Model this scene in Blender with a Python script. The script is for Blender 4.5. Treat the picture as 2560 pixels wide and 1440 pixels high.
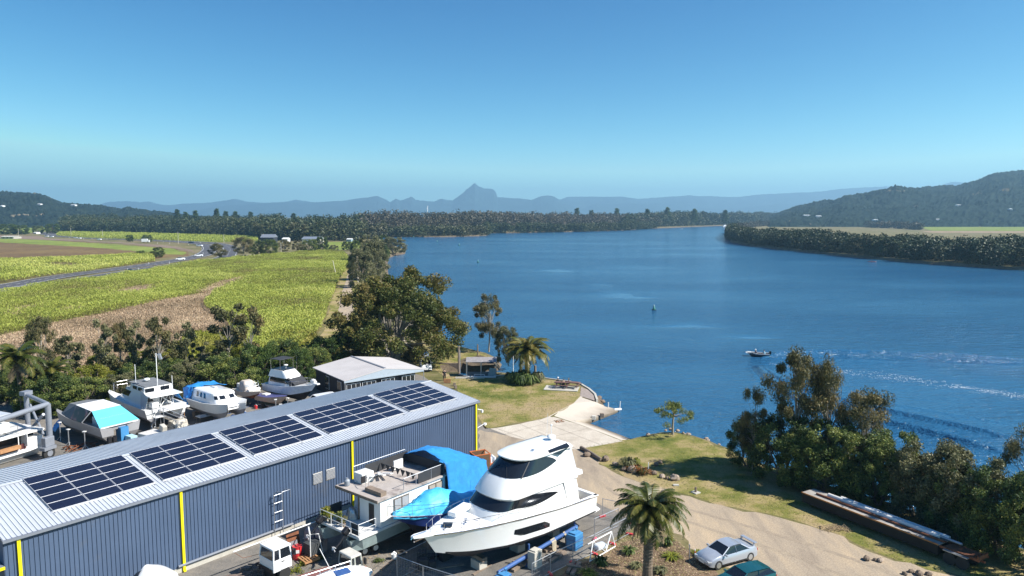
import bpy, math, random
import numpy as np
from mathutils import Vector, Matrix, geometry
R = math.radians
rnd = random.Random(7)
for o in list(bpy.data.objects): bpy.data.objects.remove(o)
SC = bpy.context.scene
COL = SC.collection

# ------------------------------------------------------------------ camera
HC, FPX, PITCH = 23.5, 1800.0, R(5.742)
cam_d = bpy.data.cameras.new('camera'); cam_d.sensor_width = 36; cam_d.lens = 36*FPX/2560
cam_d.clip_start = 0.5; cam_d.clip_end = 60000
cam = bpy.data.objects.new('camera', cam_d); COL.objects.link(cam)
cam.location = (0, 0, HC); cam.rotation_euler = (R(90)-PITCH, 0, 0)
SC.camera = cam
# ------------------------------------------------------------------ light
SUN_AZ, SUN_EL = R(103), R(43)          # azimuth clockwise from the view direction
sdir = Vector((math.sin(SUN_AZ)*math.cos(SUN_EL), math.cos(SUN_AZ)*math.cos(SUN_EL), math.sin(SUN_EL)))
W = bpy.data.worlds.new('World'); SC.world = W; W.use_nodes = True
nt = W.node_tree; nt.nodes.clear()
sky = nt.nodes.new('ShaderNodeTexSky'); sky.sky_type = 'NISHITA'; sky.sun_disc = False
sky.sun_elevation = SUN_EL; sky.sun_rotation = SUN_AZ
sky.altitude = 0; sky.air_density = 0.6; sky.dust_density = 0.0; sky.ozone_density = 10.0
bg = nt.nodes.new('ShaderNodeBackground'); bg.inputs[1].default_value = 0.095
wo = nt.nodes.new('ShaderNodeOutputWorld')
sp = nt.nodes.new('ShaderNodeSeparateColor'); cb = nt.nodes.new('ShaderNodeCombineColor'); nt.links.new(sky.outputs[0], sp.inputs[0])
for i, (ex, k, cap) in enumerate(((2.15, .84, 3.5), (1.5, .85, 6.6), (1.0, .96, 6.6))):   # a deeper, clearer blue overhead than the standard air gives
    p_ = nt.nodes.new('ShaderNodeMath'); p_.operation = 'POWER'; p_.inputs[1].default_value = ex
    q_ = nt.nodes.new('ShaderNodeMath'); q_.operation = 'MULTIPLY'; q_.inputs[1].default_value = k
    nt.links.new(sp.outputs[i], p_.inputs[0]); nt.links.new(p_.outputs[0], q_.inputs[0]); c_ = nt.nodes.new('ShaderNodeMath'); c_.operation = 'MINIMUM'; c_.inputs[1].default_value = cap; nt.links.new(q_.outputs[0], c_.inputs[0]); nt.links.new(c_.outputs[0], cb.inputs[i])
nt.links.new(cb.outputs[0], bg.inputs[0]); nt.links.new(bg.outputs[0], wo.inputs[0])
sl = bpy.data.lights.new('sun', 'SUN'); sl.energy = 5.0; sl.angle = R(0.53); sl.color = (1.0, 0.95, 0.87)
so = bpy.data.objects.new('sun', sl); COL.objects.link(so)
so.rotation_euler = sdir.to_track_quat('Z', 'Y').to_euler()
SC.view_settings.view_transform = 'Standard'; SC.view_settings.look = 'None'
SC.view_settings.exposure = 0.85; SC.view_settings.gamma = 1.0
SC.cycles.max_bounces = 6; SC.cycles.transparent_max_bounces = 8; SC.cycles.volume_bounces = 0

# ------------------------------------------------------------------ helpers
def P(u, v, z=0.0):
    """point of the plane at height z seen at pixel (u,v) of the 2560x1440 photograph"""
    x = (u-1280)/FPX; y = -(v-720)/FPX
    c, s = math.cos(PITCH), math.sin(PITCH)
    d = (x, c+y*s, -s+y*c); t = (z-HC)/d[2]
    return Vector((d[0]*t, d[1]*t, z))
def PD(u, v, D):
    """point at forward distance D seen at pixel (u,v)"""
    x = (u-1280)/FPX; y = -(v-720)/FPX
    c, s = math.cos(PITCH), math.sin(PITCH)
    d = (x, c+y*s, -s+y*c); t = D/d[1]
    return Vector((d[0]*t, D, HC+d[2]*t))
def link(o, parent=None):
    COL.objects.link(o)
    if parent is not None: o.parent = parent
    return o
def tag(o, label=None, cat=None, group=None, kind=None):
    if label: o['label'] = label
    if cat: o['category'] = cat
    if group: o['group'] = group
    if kind: o['kind'] = kind
    return o
def thing(name, label, cat, loc=(0, 0, 0), rz=0, group=None):
    o = bpy.data.objects.new(name, None); o.empty_display_size = .3
    o.location = loc; o.rotation_euler = (0, 0, rz)
    return tag(link(o), label, cat, group)
def copy_tree(o, parent=None):
    c = o.copy(); COL.objects.link(c); c.parent = parent
    for ch in [q for q in bpy.data.objects if q.parent == o and q != c]: copy_tree(ch, c)
    return c
class MB:
    def __init__(s): s.v = []; s.f = []
    def add(s, vs, fs):
        n = len(s.v); s.v += [tuple(v) for v in vs]; s.f += [tuple(i+n for i in f) for f in fs]; return s
    def box(s, c, d, rz=0, ry=0, rx=0, taper=1.0):
        m = Matrix.Rotation(rz, 3, 'Z') @ Matrix.Rotation(ry, 3, 'Y') @ Matrix.Rotation(rx, 3, 'X')
        vs = []
        for k in (-1, 1):
            t = taper if k > 0 else 1
            for i, j in ((-1, -1), (1, -1), (1, 1), (-1, 1)):
                vs.append(Vector(c)+m @ Vector((i*d[0]/2*t, j*d[1]/2*t, k*d[2]/2)))
        return s.add(vs, [(3, 2, 1, 0), (4, 5, 6, 7), (0, 1, 5, 4), (1, 2, 6, 5), (2, 3, 7, 6), (3, 0, 4, 7)])
    def tube(s, a, b, r, n=8, r2=None):
        return s.path([a, b], [r, r if r2 is None else r2], n)
    def path(s, pts, r, n=8, cap=True):
        pts = [Vector(p) for p in pts]
        if not hasattr(r, '__len__'): r = [r]*len(pts)
        vs = []; up = None
        for i, p in enumerate(pts):
            d = (pts[min(i+1, len(pts)-1)]-pts[max(i-1, 0)])
            d = d.normalized() if d.length > 1e-9 else Vector((0, 0, 1))
            if up is None: up = Vector((0, 0, 1)) if abs(d.z) < .9 else Vector((1, 0, 0))
            x = d.cross(up).normalized(); y = x.cross(d).normalized(); up = y
            for k in range(n):
                a = 2*math.pi*k/n; vs.append(p+(x*math.cos(a)+y*math.sin(a))*r[i])
        fs = []
        for i in range(len(pts)-1):
            for k in range(n):
                k2 = (k+1) % n; fs.append((i*n+k, i*n+k2, (i+1)*n+k2, (i+1)*n+k))
        if cap: fs += [tuple(range(n))[::-1], tuple(range((len(pts)-1)*n, len(pts)*n))]
        return s.add(vs, fs)
    def loft(s, secs, closed=False, caps=False, flip=False):
        n = len(secs[0]); vs = [p for q in secs for p in q]; fs = []
        for i in range(len(secs)-1):
            for k in range(n if closed else n-1):
                k2 = (k+1) % n; f = (i*n+k, i*n+k2, (i+1)*n+k2, (i+1)*n+k)
                fs.append(f[::-1] if flip else f)
        if caps: fs += [tuple(range(n))[::-1], tuple(range((len(secs)-1)*n, len(secs)*n))]
        return s.add(vs, fs)
    def prism(s, poly, off):
        """polygon of 3-D points extruded by vector off"""
        n = len(poly); off = Vector(off); a = [Vector(p) for p in poly]; b = [p+off for p in a]
        return s.add(a+b, [tuple(range(n))[::-1], tuple(range(n, 2*n))]+[(i, (i+1) % n, n+(i+1) % n, n+i) for i in range(n)])
    def ball(s, c, r, nu=10, nv=6, jit=0, seed=0, zmin=-1):
        q = random.Random(seed); c = Vector(c)
        if not hasattr(r, '__len__'): r = (r, r, r)
        secs = []
        for j in range(nv+1):
            ph = -math.pi/2+math.pi*j/nv; row = []
            for i in range(nu):
                a = 2*math.pi*i/nu; k = 1+q.uniform(-jit, jit)
                row.append(c+Vector((r[0]*math.cos(ph)*math.cos(a)*k, r[1]*math.cos(ph)*math.sin(a)*k, r[2]*max(zmin, math.sin(ph))*k)))
            secs.append(row)
        return s.loft(secs, closed=True, caps=True)
    def build(s, name, mat, parent=None, smooth=False, bevel=0, solid=0, loc=None, rz=0):
        me = bpy.data.meshes.new(name); me.from_pydata(s.v, [], s.f); me.validate()
        me.materials.append(mat)
        import bmesh
        b = bmesh.new(); b.from_mesh(me)
        bmesh.ops.remove_doubles(b, verts=b.verts, dist=1e-4)
        bmesh.ops.recalc_face_normals(b, faces=b.faces); b.to_mesh(me); b.free()
        if smooth:
            me.shade_smooth()
            me.set_sharp_from_angle(angle=R(38))
        o = bpy.data.objects.new(name, me); link(o, parent)
        if loc is not None: o.location = loc
        if rz: o.rotation_euler = (0, 0, rz)
        if solid:
            m = o.modifiers.new('t', 'SOLIDIFY'); m.thickness = solid; m.offset = 0
        if bevel:
            m = o.modifiers.new('b', 'BEVEL'); m.width = bevel; m.segments = 2; m.limit_method = 'ANGLE'
        return o
# ---- materials
MATS = {}
def N(t, k, **kw):
    n = t.nodes.new(k)
    for a, b in kw.items(): setattr(n, a, b)
    return n
def base(name):
    m = bpy.data.materials.new(name); m.use_nodes = True; t = m.node_tree
    return m, t, t.nodes['Principled BSDF'], t.nodes['Material Output']
def noise(t, scale, detail=4, rough=.55, coord='Object', vec=None, stretch=None):
    n = N(t, 'ShaderNodeTexNoise'); n.inputs['Scale'].default_value = scale
    n.inputs['Detail'].default_value = detail; n.inputs['Roughness'].default_value = rough
    if vec is None:
        tc = N(t, 'ShaderNodeTexCoord'); vec = tc.outputs[coord]
    if stretch:
        mp = N(t, 'ShaderNodeMapping'); mp.inputs['Scale'].default_value = stretch[:3]
        if len(stretch) > 3: mp.inputs['Rotation'].default_value = (0, 0, stretch[3])
        t.links.new(vec, mp.inputs[0]); vec = mp.outputs[0]
    t.links.new(vec, n.inputs['Vector']); return n.outputs['Fac']
def ramp(t, fac, stops, interp='LINEAR'):
    r = N(t, 'ShaderNodeValToRGB'); r.color_ramp.interpolation = interp
    e = r.color_ramp.elements
    while len(e) < len(stops): e.new(0.5)
    for q, (p, c) in zip(e, stops):
        q.position = p; q.color = (*c, 1) if len(c) == 3 else c
    t.links.new(fac, r.inputs[0]); return r.outputs[0]
def mix(t, fac, a, b, mode='MIX'):
    m = N(t, 'ShaderNodeMix', data_type='RGBA', blend_type=mode)
    for s, v in ((m.inputs[0], fac), (m.inputs[6], a), (m.inputs[7], b)):
        if hasattr(v, 'is_linked') or hasattr(v, 'links'): t.links.new(v, s)
        elif isinstance(v, (int, float)): s.default_value = v
        else: s.default_value = (*v, 1)
    return m.outputs[2]
def bump(t, bs, h, strength=.3, dist=.05):
    b = N(t, 'ShaderNodeBump'); b.inputs['Strength'].default_value = strength; b.inputs['Distance'].default_value = dist
    t.links.new(h, b.inputs['Height']); t.links.new(b.outputs[0], bs.inputs['Normal'])
def mat(name, col, rough=.5, metal=0, var=.12, vs=3.0, dirt=None, bmp=0, bs_=20, coat=0, spec=.5, stretch=None):
    """painted / plain surface with mottling and optional dirt colour"""
    if name in MATS: return MATS[name]
    m, t, b, o = base(name)
    f = noise(t, vs, 5, .6, stretch=stretch)
    c0 = tuple(max(0, x*(1-var)) for x in col); c1 = tuple(min(1, x*(1+var)) for x in col)
    c = ramp(t, f, [(.3, c0), (.7, c1)])
    if dirt:
        f2 = noise(t, dirt[1], 6, .7)
        k = ramp(t, f2, [(dirt[2], (0, 0, 0)), (dirt[2]+.18, (1, 1, 1))])
        c = mix(t, k, c, dirt[0])
    t.links.new(c, b.inputs['Base Color'])
    b.inputs['Roughness'].default_value = rough; b.inputs['Metallic'].default_value = metal
    b.inputs['Specular IOR Level'].default_value = spec
    if coat: b.inputs['Coat Weight'].default_value = coat; b.inputs['Coat Roughness'].default_value = .05
    if bmp: bump(t, b, noise(t, bs_, 4, .6), bmp, .03)
    MATS[name] = m; return m
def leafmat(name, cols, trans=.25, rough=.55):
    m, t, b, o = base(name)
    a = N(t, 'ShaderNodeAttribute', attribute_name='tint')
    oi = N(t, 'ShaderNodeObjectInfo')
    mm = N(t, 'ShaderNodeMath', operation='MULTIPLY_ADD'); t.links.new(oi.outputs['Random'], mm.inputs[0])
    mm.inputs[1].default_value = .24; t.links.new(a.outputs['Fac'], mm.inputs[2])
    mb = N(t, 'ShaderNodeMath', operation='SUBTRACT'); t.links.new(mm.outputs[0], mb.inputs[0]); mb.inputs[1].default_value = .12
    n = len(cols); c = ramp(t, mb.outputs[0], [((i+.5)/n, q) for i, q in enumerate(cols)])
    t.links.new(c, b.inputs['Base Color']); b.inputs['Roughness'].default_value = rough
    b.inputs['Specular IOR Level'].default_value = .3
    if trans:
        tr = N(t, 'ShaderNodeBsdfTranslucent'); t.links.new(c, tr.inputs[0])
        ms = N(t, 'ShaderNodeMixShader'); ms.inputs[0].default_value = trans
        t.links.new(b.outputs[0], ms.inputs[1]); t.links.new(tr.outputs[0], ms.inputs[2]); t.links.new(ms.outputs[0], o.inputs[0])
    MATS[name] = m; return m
def quads_mesh(name, V, tint, m):
    """V: (n,4,3) array of quads, tint: (n,)"""
    n = len(V); me = bpy.data.meshes.new(name)
    me.vertices.add(n*4); me.vertices.foreach_set('co', V.astype(np.float32).ravel())
    me.loops.add(n*4); me.loops.foreach_set('vertex_index', np.arange(n*4, dtype=np.int32))
    me.polygons.add(n); me.polygons.foreach_set('loop_start', np.arange(0, n*4, 4, dtype=np.int32))
    me.polygons.foreach_set('loop_total', np.full(n, 4, dtype=np.int32))
    me.update(calc_edges=True)
    at = me.attributes.new('tint', 'FLOAT', 'FACE'); at.data.foreach_set('value', np.clip(tint, 0, 1).astype(np.float32))
    me.materials.append(m); return me
def leaves(C, size, g, asp=.55, up=.0, jit=.35, droop=None, hz=1.0):
    """random leaf quads round centres C (n,3)"""
    n = len(C); a = g.normal(size=(n, 3)); a[:, 2] += up
    if droop is not None: a = a*.45+np.array(droop)
    a[:, 2] *= hz; a /= np.linalg.norm(a, axis=1)[:, None]
    b = g.normal(size=(n, 3)); b[:, 2] *= hz; b -= (b*a).sum(1)[:, None]*a; b /= np.linalg.norm(b, axis=1)[:, None]+1e-9
    s = size*(1+jit*g.uniform(-1, 1, n)); L = a*s[:, None]; Wd = b*(s*asp)[:, None]
    return np.stack([C-L, C+Wd*.9-L*.1, C+L, C-Wd*.9+L*.15], 1)
# ------------------------------------------------------------------ sheets of ground
def rough_edge(pts, amp, step, g, closed=True):
    out = []; n = len(pts)
    for i in range(n if closed else n-1):
        a, b = pts[i], pts[(i+1) % n]; L = (b-a).length; k = max(1, min(60, int(L/step)))
        d = (b-a); nr = Vector((-d.y, d.x, 0)); nr = nr.normalized() if nr.length > 1e-6 else nr
        for j in range(k):
            q = a+d*(j/k)
            out.append(q+nr*(g.gauss(0, amp) if (j or amp) else 0))
    if not closed: out.append(pts[-1])
    return out
def tess(pts):
    return [tuple(t) for t in geometry.tessellate_polygon([[Vector((p[0], p[1], 0)) for p in pts]])]
def sheet(name, pts, z, m, amp=0, step=2.0, px=True, kind='structure', seed=1):
    w = [P(u, v, 0) for u, v in pts] if px else [Vector((a, b, 0)) for a, b in pts]
    if amp: w = rough_edge(w, amp, step, random.Random(seed))
    vs = [(p.x, p.y, z) for p in w]
    me = bpy.data.meshes.new(name); me.from_pydata(vs, [], tess(vs)); me.materials.append(m)
    import bmesh
    b = bmesh.new(); b.from_mesh(me)
    for f in b.faces:
        if f.normal.z < 0: f.normal_flip()
    b.to_mesh(me); b.free()
    o = link(bpy.data.objects.new(name, me)); tag(o, kind=kind); return o
def inpoly(X, Y, poly):
    poly = np.array([(p[0], p[1]) for p in poly]); ins = np.zeros(len(X), bool); j = len(poly)-1
    for i in range(len(poly)):
        xi, yi = poly[i]; xj, yj = poly[j]
        c = ((yi > Y) != (yj > Y)) & (X < (xj-xi)*(Y-yi)/(yj-yi+1e-12)+xi); ins ^= c; j = i
    return ins
def vnoise(X, Y, s, seed=0):
    """smooth value noise in 0..1"""
    x = np.asarray(X)/s; y = np.asarray(Y)/s; xi = np.floor(x).astype(np.int64); yi = np.floor(y).astype(np.int64)
    fx = x-xi; fy = y-yi; fx = fx*fx*(3-2*fx); fy = fy*fy*(3-2*fy)
    def h(a, b):
        q = (a*374761393+b*668265263+seed*1442695041) & 0x7fffffff
        q = ((q ^ (q >> 13))*1274126177) & 0x7fffffff; return ((q ^ (q >> 16)) & 0xffff)/65535.
    return (h(xi, yi)*(1-fx)+h(xi+1, yi)*fx)*(1-fy)+(h(xi, yi+1)*(1-fx)+h(xi+1, yi+1)*fx)*fy
WZ = -1.3
def wpt(u, v): return P(u, v, WZ)

# ---- ground materials
def groundmat(name, stops, s1=.05, s2=.8, fine=6., b=.25, stretch=None, rough=.95, fmix=.5, rocks=None):
    m, t, bs, o = base(name)
    tc = N(t, 'ShaderNodeTexCoord').outputs['Object']
    a = noise(t, s1, 5, .62, vec=tc, stretch=stretch); c = noise(t, s2, 5, .65, vec=tc, stretch=stretch)
    mm = N(t, 'ShaderNodeMath', operation='MULTIPLY_ADD'); t.links.new(c, mm.inputs[0]); mm.inputs[1].default_value = fmix
    m2 = N(t, 'ShaderNodeMath', operation='MULTIPLY'); t.links.new(a, m2.inputs[0]); m2.inputs[1].default_value = 1-fmix
    t.links.new(m2.outputs[0], mm.inputs[2])
    col = ramp(t, mm.outputs[0], stops)
    f = noise(t, fine, 3, .7, vec=tc)
    k = ramp(t, f, [(.3, (.72, .72, .72)), (.7, (1.18, 1.18, 1.18))])
    col = mix(t, 1.0, col, k, 'MULTIPLY')
    t.links.new(col, bs.inputs['Base Color']); bs.inputs['Roughness'].default_value = rough
    bs.inputs['Specular IOR Level'].default_value = .15
    if b: bump(t, bs, f, b, .08)
    MATS[name] = m; return m
G_land = groundmat('land_grass', [(.36, (.085, .085, .03)), (.46, (.15, .14, .055)), (.55, (.22, .18, .10)), (.66, (.28, .22, .14))], .03, .25, 3.)
G_lawn = groundmat('lawn', [(.38, (.10, .125, .025)), (.46, (.19, .185, .05)), (.52, (.30, .245, .105)), (.6, (.36, .275, .155))], .09, .33, 7., .5, fmix=.55)
G_yard = groundmat('yard_gravel', [(.35, (.13, .125, .115)), (.5, (.20, .185, .165)), (.65, (.27, .24, .205))], .12, 1.2, 11., .3)
G_dirt = groundmat('dirt_track', [(.36, (.245, .20, .155)), (.48, (.36, .295, .22)), (.6, (.46, .36, .245))], .10, .7, 9., .25, stretch=(1, .22, 1, R(-40)))
G_conc = groundmat('concrete_slab', [(.35, (.40, .35, .285)), (.5, (.53, .47, .39)), (.65, (.60, .545, .46))], .12, .7, 9., .1, rough=.85)
G_mulch = groundmat('mulch', [(.35, (.06, .045, .025)), (.47, (.16, .11, .07)), (.6, (.25, .175, .115))], .4, 2.2, 10., .6)
G_mud = groundmat('bank_mud', [(.35, (.06, .05, .035)), (.5, (.13, .10, .07)), (.65, (.2, .16, .11))], .3, 1.5, 6., .6)
G_cane = groundmat('cane_soil', [(.38, (.10, .085, .03)), (.5, (.18, .15, .06)), (.65, (.26, .2, .11))], .05, .4, 3.)
G_dry = groundmat('dry_grass', [(.36, (.20, .165, .085)), (.5, (.34, .25, .16)), (.62, (.42, .31, .21))], .06, .5, 3.)
G_brown = groundmat('brown_stubble', [(.36, (.11, .075, .035)), (.5, (.17, .11, .055)), (.62, (.22, .16, .06))], .02, .2, 1.5)
G_fallow = groundmat('fallow', [(.36, (.19, .135, .10)), (.6, (.26, .20, .15))], .02, .2, 1.5)
G_green = groundmat('green_field', [(.36, (.12, .17, .03)), (.6, (.25, .29, .06))], .02, .15, 1.)
G_asph = groundmat('asphalt', [(.36, (.075, .075, .085)), (.6, (.115, .115, .125))], .1, 1., 10., .1, rough=.8)
G_sand = groundmat('sand_lot', [(.36, (.42, .35, .27)), (.6, (.55, .47, .38))], .1, .6, 4., .1)

# ------------------------------------------------------------------ water
def watermat():
    m, t, b, o = base('river_water')
    tc = N(t, 'ShaderNodeTexCoord').outputs['Object']
    b.inputs['Base Color'].default_value = (.004, .028, .06, 1)
    b.inputs['Roughness'].default_value = .12; b.inputs['IOR'].default_value = 1.33
    n1 = noise(t, .55, 4, .62, vec=tc, stretch=(.5, 1.3, 1, R(8)))
    n2 = noise(t, 2.6, 3, .6, vec=tc, stretch=(.7, 1.2, 1, R(-12)))
    ad = N(t, 'ShaderNodeMath', operation='MULTIPLY_ADD'); t.links.new(n2, ad.inputs[0]); ad.inputs[1].default_value = .28; t.links.new(n1, ad.inputs[2])
    # calm slicks: the ripples die down where this mask is high
    big = noise(t, .018, 4, .6, vec=tc, stretch=(.35, 1, 1, R(15)))
    for cu, cv, au, av in ((1395, 678, 45, 9), (1590, 668, 95, 7), (1510, 713, 40, 8), (1560, 738, 75, 16), (1330, 600, 70, 3.5), (1620, 605, 70, 4), (1730, 815, 110, 10), (1890, 845, 90, 6)):
        c_ = wpt(cu, cv); ra = (wpt(cu+au, cv)-c_).length; rb_ = (wpt(cu, cv-av)-wpt(cu, cv+av)).length/2
        mp = N(t, 'ShaderNodeMapping'); mp.vector_type = 'TEXTURE'; mp.inputs['Location'].default_value = (c_.x, c_.y, 0); mp.inputs['Scale'].default_value = (ra, rb_, 1e6)
        wv = noise(t, .13, 5, .7, vec=tc, stretch=(.45, 1, 1, R(10))); t.links.new(tc, mp.inputs[0])
        ln = N(t, 'ShaderNodeVectorMath', operation='LENGTH'); t.links.new(mp.outputs[0], ln.inputs[0])
        mm = N(t, 'ShaderNodeMath', operation='MULTIPLY_ADD'); t.links.new(wv, mm.inputs[0]); mm.inputs[1].default_value = 3.0; t.links.new(ln.outputs['Value'], mm.inputs[2])
        mr = N(t, 'ShaderNodeMapRange'); mr.inputs[1].default_value = 2.7; mr.inputs[2].default_value = 1.5; mr.inputs[3].default_value = 0; mr.inputs[4].default_value = .26; t.links.new(mm.outputs[0], mr.inputs[0])
        ad2 = N(t, 'ShaderNodeMath', operation='ADD'); t.links.new(big, ad2.inputs[0]); t.links.new(mr.outputs[0], ad2.inputs[1]); big = ad2.outputs[0]
    k = ramp(t, big, [(.40, (1, 1, 1)), (.58, (.6, .6, .6)), (.74, (.12, .12, .12))])
    mu = N(t, 'ShaderNodeMath', operation='MULTIPLY'); t.links.new(ad.outputs[0], mu.inputs[0]); t.links.new(k, mu.inputs[1])
    bump(t, b, mu.outputs[0], .9, 1.15)
    c = ramp(t, big, [(.35, (.016, .092, .20)), (.6, (.026, .118, .23))])  # slicks also painted paler, adding to the sky they reflect
    t.links.new(c, b.inputs['Base Color'])
    MATS['water'] = m; return m
M_water = watermat()
me = bpy.data.meshes.new('river'); xs = 12000
me.from_pydata([(-xs, -200, WZ), (xs, -200, WZ), (xs, 13000, WZ), (-xs, 13000, WZ)], [], [(0, 1, 2, 3)]); me.materials.append(M_water)
river = link(bpy.data.objects.new('river', me)); tag(river, kind='structure')

# ------------------------------------------------------------------ land: one sheet with the river cut out
near_bank = [(3600, 1560), (2750, 1440), (2560, 1375), (2450, 1335), (2330, 1295), (2200, 1250), (2080, 1215), (1960, 1180), (1870, 1150), (1820, 1122), (1775, 1102), (1735, 1090), (1690, 1080), (1655, 1080), (1620, 1086), (1590, 1094)]
ramp_top = [(1560, 1103), (1500, 1080), (1440, 1058), (1385, 1040)]
west_bank = [(1440, 990), (1480, 1000), (1490, 992), (1472, 975), (1452, 962), (1420, 954), (1380, 948), (1340, 943), (1300, 938), (1262, 932), (1238, 930), (1236, 944), (1160, 944), (1143, 930), (1105, 930), (1098, 912), (1150, 908), (1230, 905), (1236, 893), (1215, 882), (1180, 874), (1150, 866), (1120, 856), (1095, 838), (1060, 800), (1020, 750), (985, 715), (965, 690), (962, 660), (966, 640), (985, 633), (1008, 630), (1010, 622), (985, 614), (960, 604), (945, 594), (950, 589), (1000, 590), (1100, 590), (1190, 588), (1216, 586), (1222, 581), (1300, 580), (1450, 577), (1560, 574), (1620, 570), (1700, 567), (1780, 564), (1840, 562), (1900, 559), (1990, 556)]
right_bank = [(2010, 558), (1930, 562), (1870, 568), (1835, 580), (1824, 594), (1830, 602), (1870, 610), (1960, 620), (2100, 634), (2200, 643), (2300, 652), (2430, 660), (2560, 669), (2900, 692), (3600, 740)]
g0 = random.Random(3)
def W0(l): return [P(u, v, 0) for u, v in l]
nb = rough_edge(W0(near_bank), .12, 1.2, g0, False)
rt = W0(ramp_top)
wb = rough_edge(W0(west_bank), .12, 2.5, g0, False)
rb = rough_edge(W0(right_bank), .5, 6, g0, False)
shore = nb+rt+wb+rb
outer = [(12000, rb[-1].y), (12000, 13000), (-12000, 13000), (-12000, -150), (nb[0].x, -150)]
outl = [(p.x, p.y) for p in shore]+outer
fs = tess(outl); vs = [(x, y, 0) for x, y in outl]
# bank skirt
n = len(shore); off = len(vs)
for i, p in enumerate(shore):
    d = shore[min(i+1, n-1)]-shore[max(i-1, 0)]; nr = Vector((d.y, -d.x, 0)).normalized()
    # water lies to the right of the walk along the shore
    vs.append((p.x+nr.x*.9, p.y+nr.y*.9, -1.0)); vs.append((p.x+nr.x*2.4, p.y+nr.y*2.4, -2.6))
me = bpy.data.meshes.new('ground')
sk = []
for i in range(n-1):
    if len(nb) <= i+1 <= len(nb)+len(rt): continue
    sk += [(i, i+1, off+2*i+2, off+2*i), (off+2*i, off+2*i+2, off+2*i+3, off+2*i+1)]
me.from_pydata(vs, [], fs+sk); me.materials.append(G_land); me.materials.append(G_mud)
for k, p in enumerate(me.polygons): p.material_index = 1 if k >= len(fs) else 0
import bmesh
b = bmesh.new(); b.from_mesh(me); 
for f in b.faces:
    if f.normal.z < 0: f.normal_flip()
b.to_mesh(me); b.free()
ground = link(bpy.data.objects.new('ground', me)); tag(ground, kind='structure')
# ------------------------------------------------------------------ sheets laid on the land
lawn_a = [(1215, 1072), (1135, 962), (1090, 925), (1040, 870), (1090, 840), (1115, 856), (1150, 868), (1230, 893), (1232, 903), (1100, 912), (1108, 932), (1160, 946), (1240, 946), (1264, 934), (1340, 945), (1420, 957), (1450, 966), (1453, 990), (1432, 1008), (1410, 1025), (1372, 1040), (1330, 1052), (1280, 1058)]
lawn_o = sheet('lawn', lawn_a, .004, G_lawn, .08, 1.)
lawn_b = [(1462, 1118), (1530, 1104), (1600, 1094), (1655, 1083), (1690, 1083), (1735, 1093), (1775, 1105), (1820, 1125), (1870, 1153), (1960, 1183), (2200, 1253), (2450, 1340), (2700, 1430), (2560, 1500), (2420, 1445), (2200, 1390), (2080, 1330), (1950, 1290), (1800, 1262), (1700, 1232), (1620, 1215), (1560, 1190), (1500, 1160), (1475, 1140)]
sheet('lawn_point', lawn_b, .004, G_lawn, .15, 1., seed=2)
yard = [(1215, 1070), (1240, 1075), (1440, 1110), (1452, 1140), (1600, 1230), (1640, 1290), (1560, 1330), (1400, 1420), (1280, 1520), (-900, 1700), (-900, 1150), (0, 1000), (300, 950), (600, 935), (800, 935), (1000, 925), (1060, 940)]
sheet('yard_ground', yard, .004, G_yard, .1, 2.)
road_d = [(1440, 1108), (1472, 1128), (1500, 1160), (1560, 1192), (1620, 1215), (1700, 1234), (1800, 1265), (1950, 1292), (2080, 1332), (2200, 1392), (2400, 1442), (2700, 1540), (2300, 1700), (1960, 1500), (1920, 1450), (1760, 1400), (1700, 1340), (1560, 1290), (1440, 1230), (1380, 1180), (1200, 1130), (1200, 1075), (1260, 1088), (1360, 1100)]
sheet('dirt_road', road_d, .008, G_dirt, .18, .8, seed=4)
mulch = [(1660, 1335), (1740, 1385), (1780, 1420), (1800, 1450), (1700, 1560), (1300, 1560), (1340, 1470), (1420, 1420), (1500, 1390), (1580, 1350)]
sheet('garden_bed', mulch, .012, G_mulch, .12, .7, seed=5)
conc = [(1236, 1068), (1300, 1060), (1372, 1043), (1412, 1028), (1434, 1010), (1453, 992), (1480, 1000), (1440, 990), (1385, 1040), (1440, 1058), (1500, 1080), (1560, 1103), (1464, 1119), (1440, 1122), (1380, 1118), (1300, 1100), (1250, 1085)]
conc = [(1226, 1072), (1300, 1060), (1345, 1050), (1385, 1042), (1440, 1059), (1500, 1081), (1558, 1103), (1466, 1119), (1436, 1124), (1360, 1112), (1280, 1092)]
sheet('concrete_apron', conc, .012, G_conc, .05, 1.2, seed=6)
# boat ramp slopes down from the apron to below the water
mb = MB()
top = [(1372, 1036), (1385, 1040), (1440, 1058), (1500, 1080), (1560, 1103), (1580, 1108)]
bot = [(1425, 1028), (1442, 1034), (1500, 1062), (1560, 1085), (1625, 1110), (1640, 1114)]
rows = []
for k in range(7):
    t = k/6; row = []
    for a, b_ in zip(top, bot):
        pa = P(*a, 0); pb = P(*b_, -2.0); row.append(pa.lerp(pb, t)+Vector((0, 0, .01)))
    rows.append(row)
mb.loft(rows)
m, t, bs, o = base('ramp_concrete')
tc = N(t, 'ShaderNodeTexCoord').outputs['Object']
sx = N(t, 'ShaderNodeSeparateXYZ'); t.links.new(tc, sx.inputs[0])
wn = noise(t, .8, 4, .6, vec=tc)
ma = N(t, 'ShaderNodeMath', operation='MULTIPLY_ADD'); t.links.new(wn, ma.inputs[0]); ma.inputs[1].default_value = .5; t.links.new(sx.outputs[2], ma.inputs[2])
mr = N(t, 'ShaderNodeMapRange'); mr.inputs[1].default_value = -1.1; mr.inputs[2].default_value = -.1; t.links.new(ma.outputs[0], mr.inputs[0])
c = ramp(t, mr.outputs[0], [(0, (.09, .07, .05)), (.35, (.22, .175, .125)), (.6, (.36, .31, .25)), (1, (.52, .46, .38))])
t.links.new(c, bs.inputs['Base Color']); bs.inputs['Roughness'].default_value = .7
MATS['ramp'] = m
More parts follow.
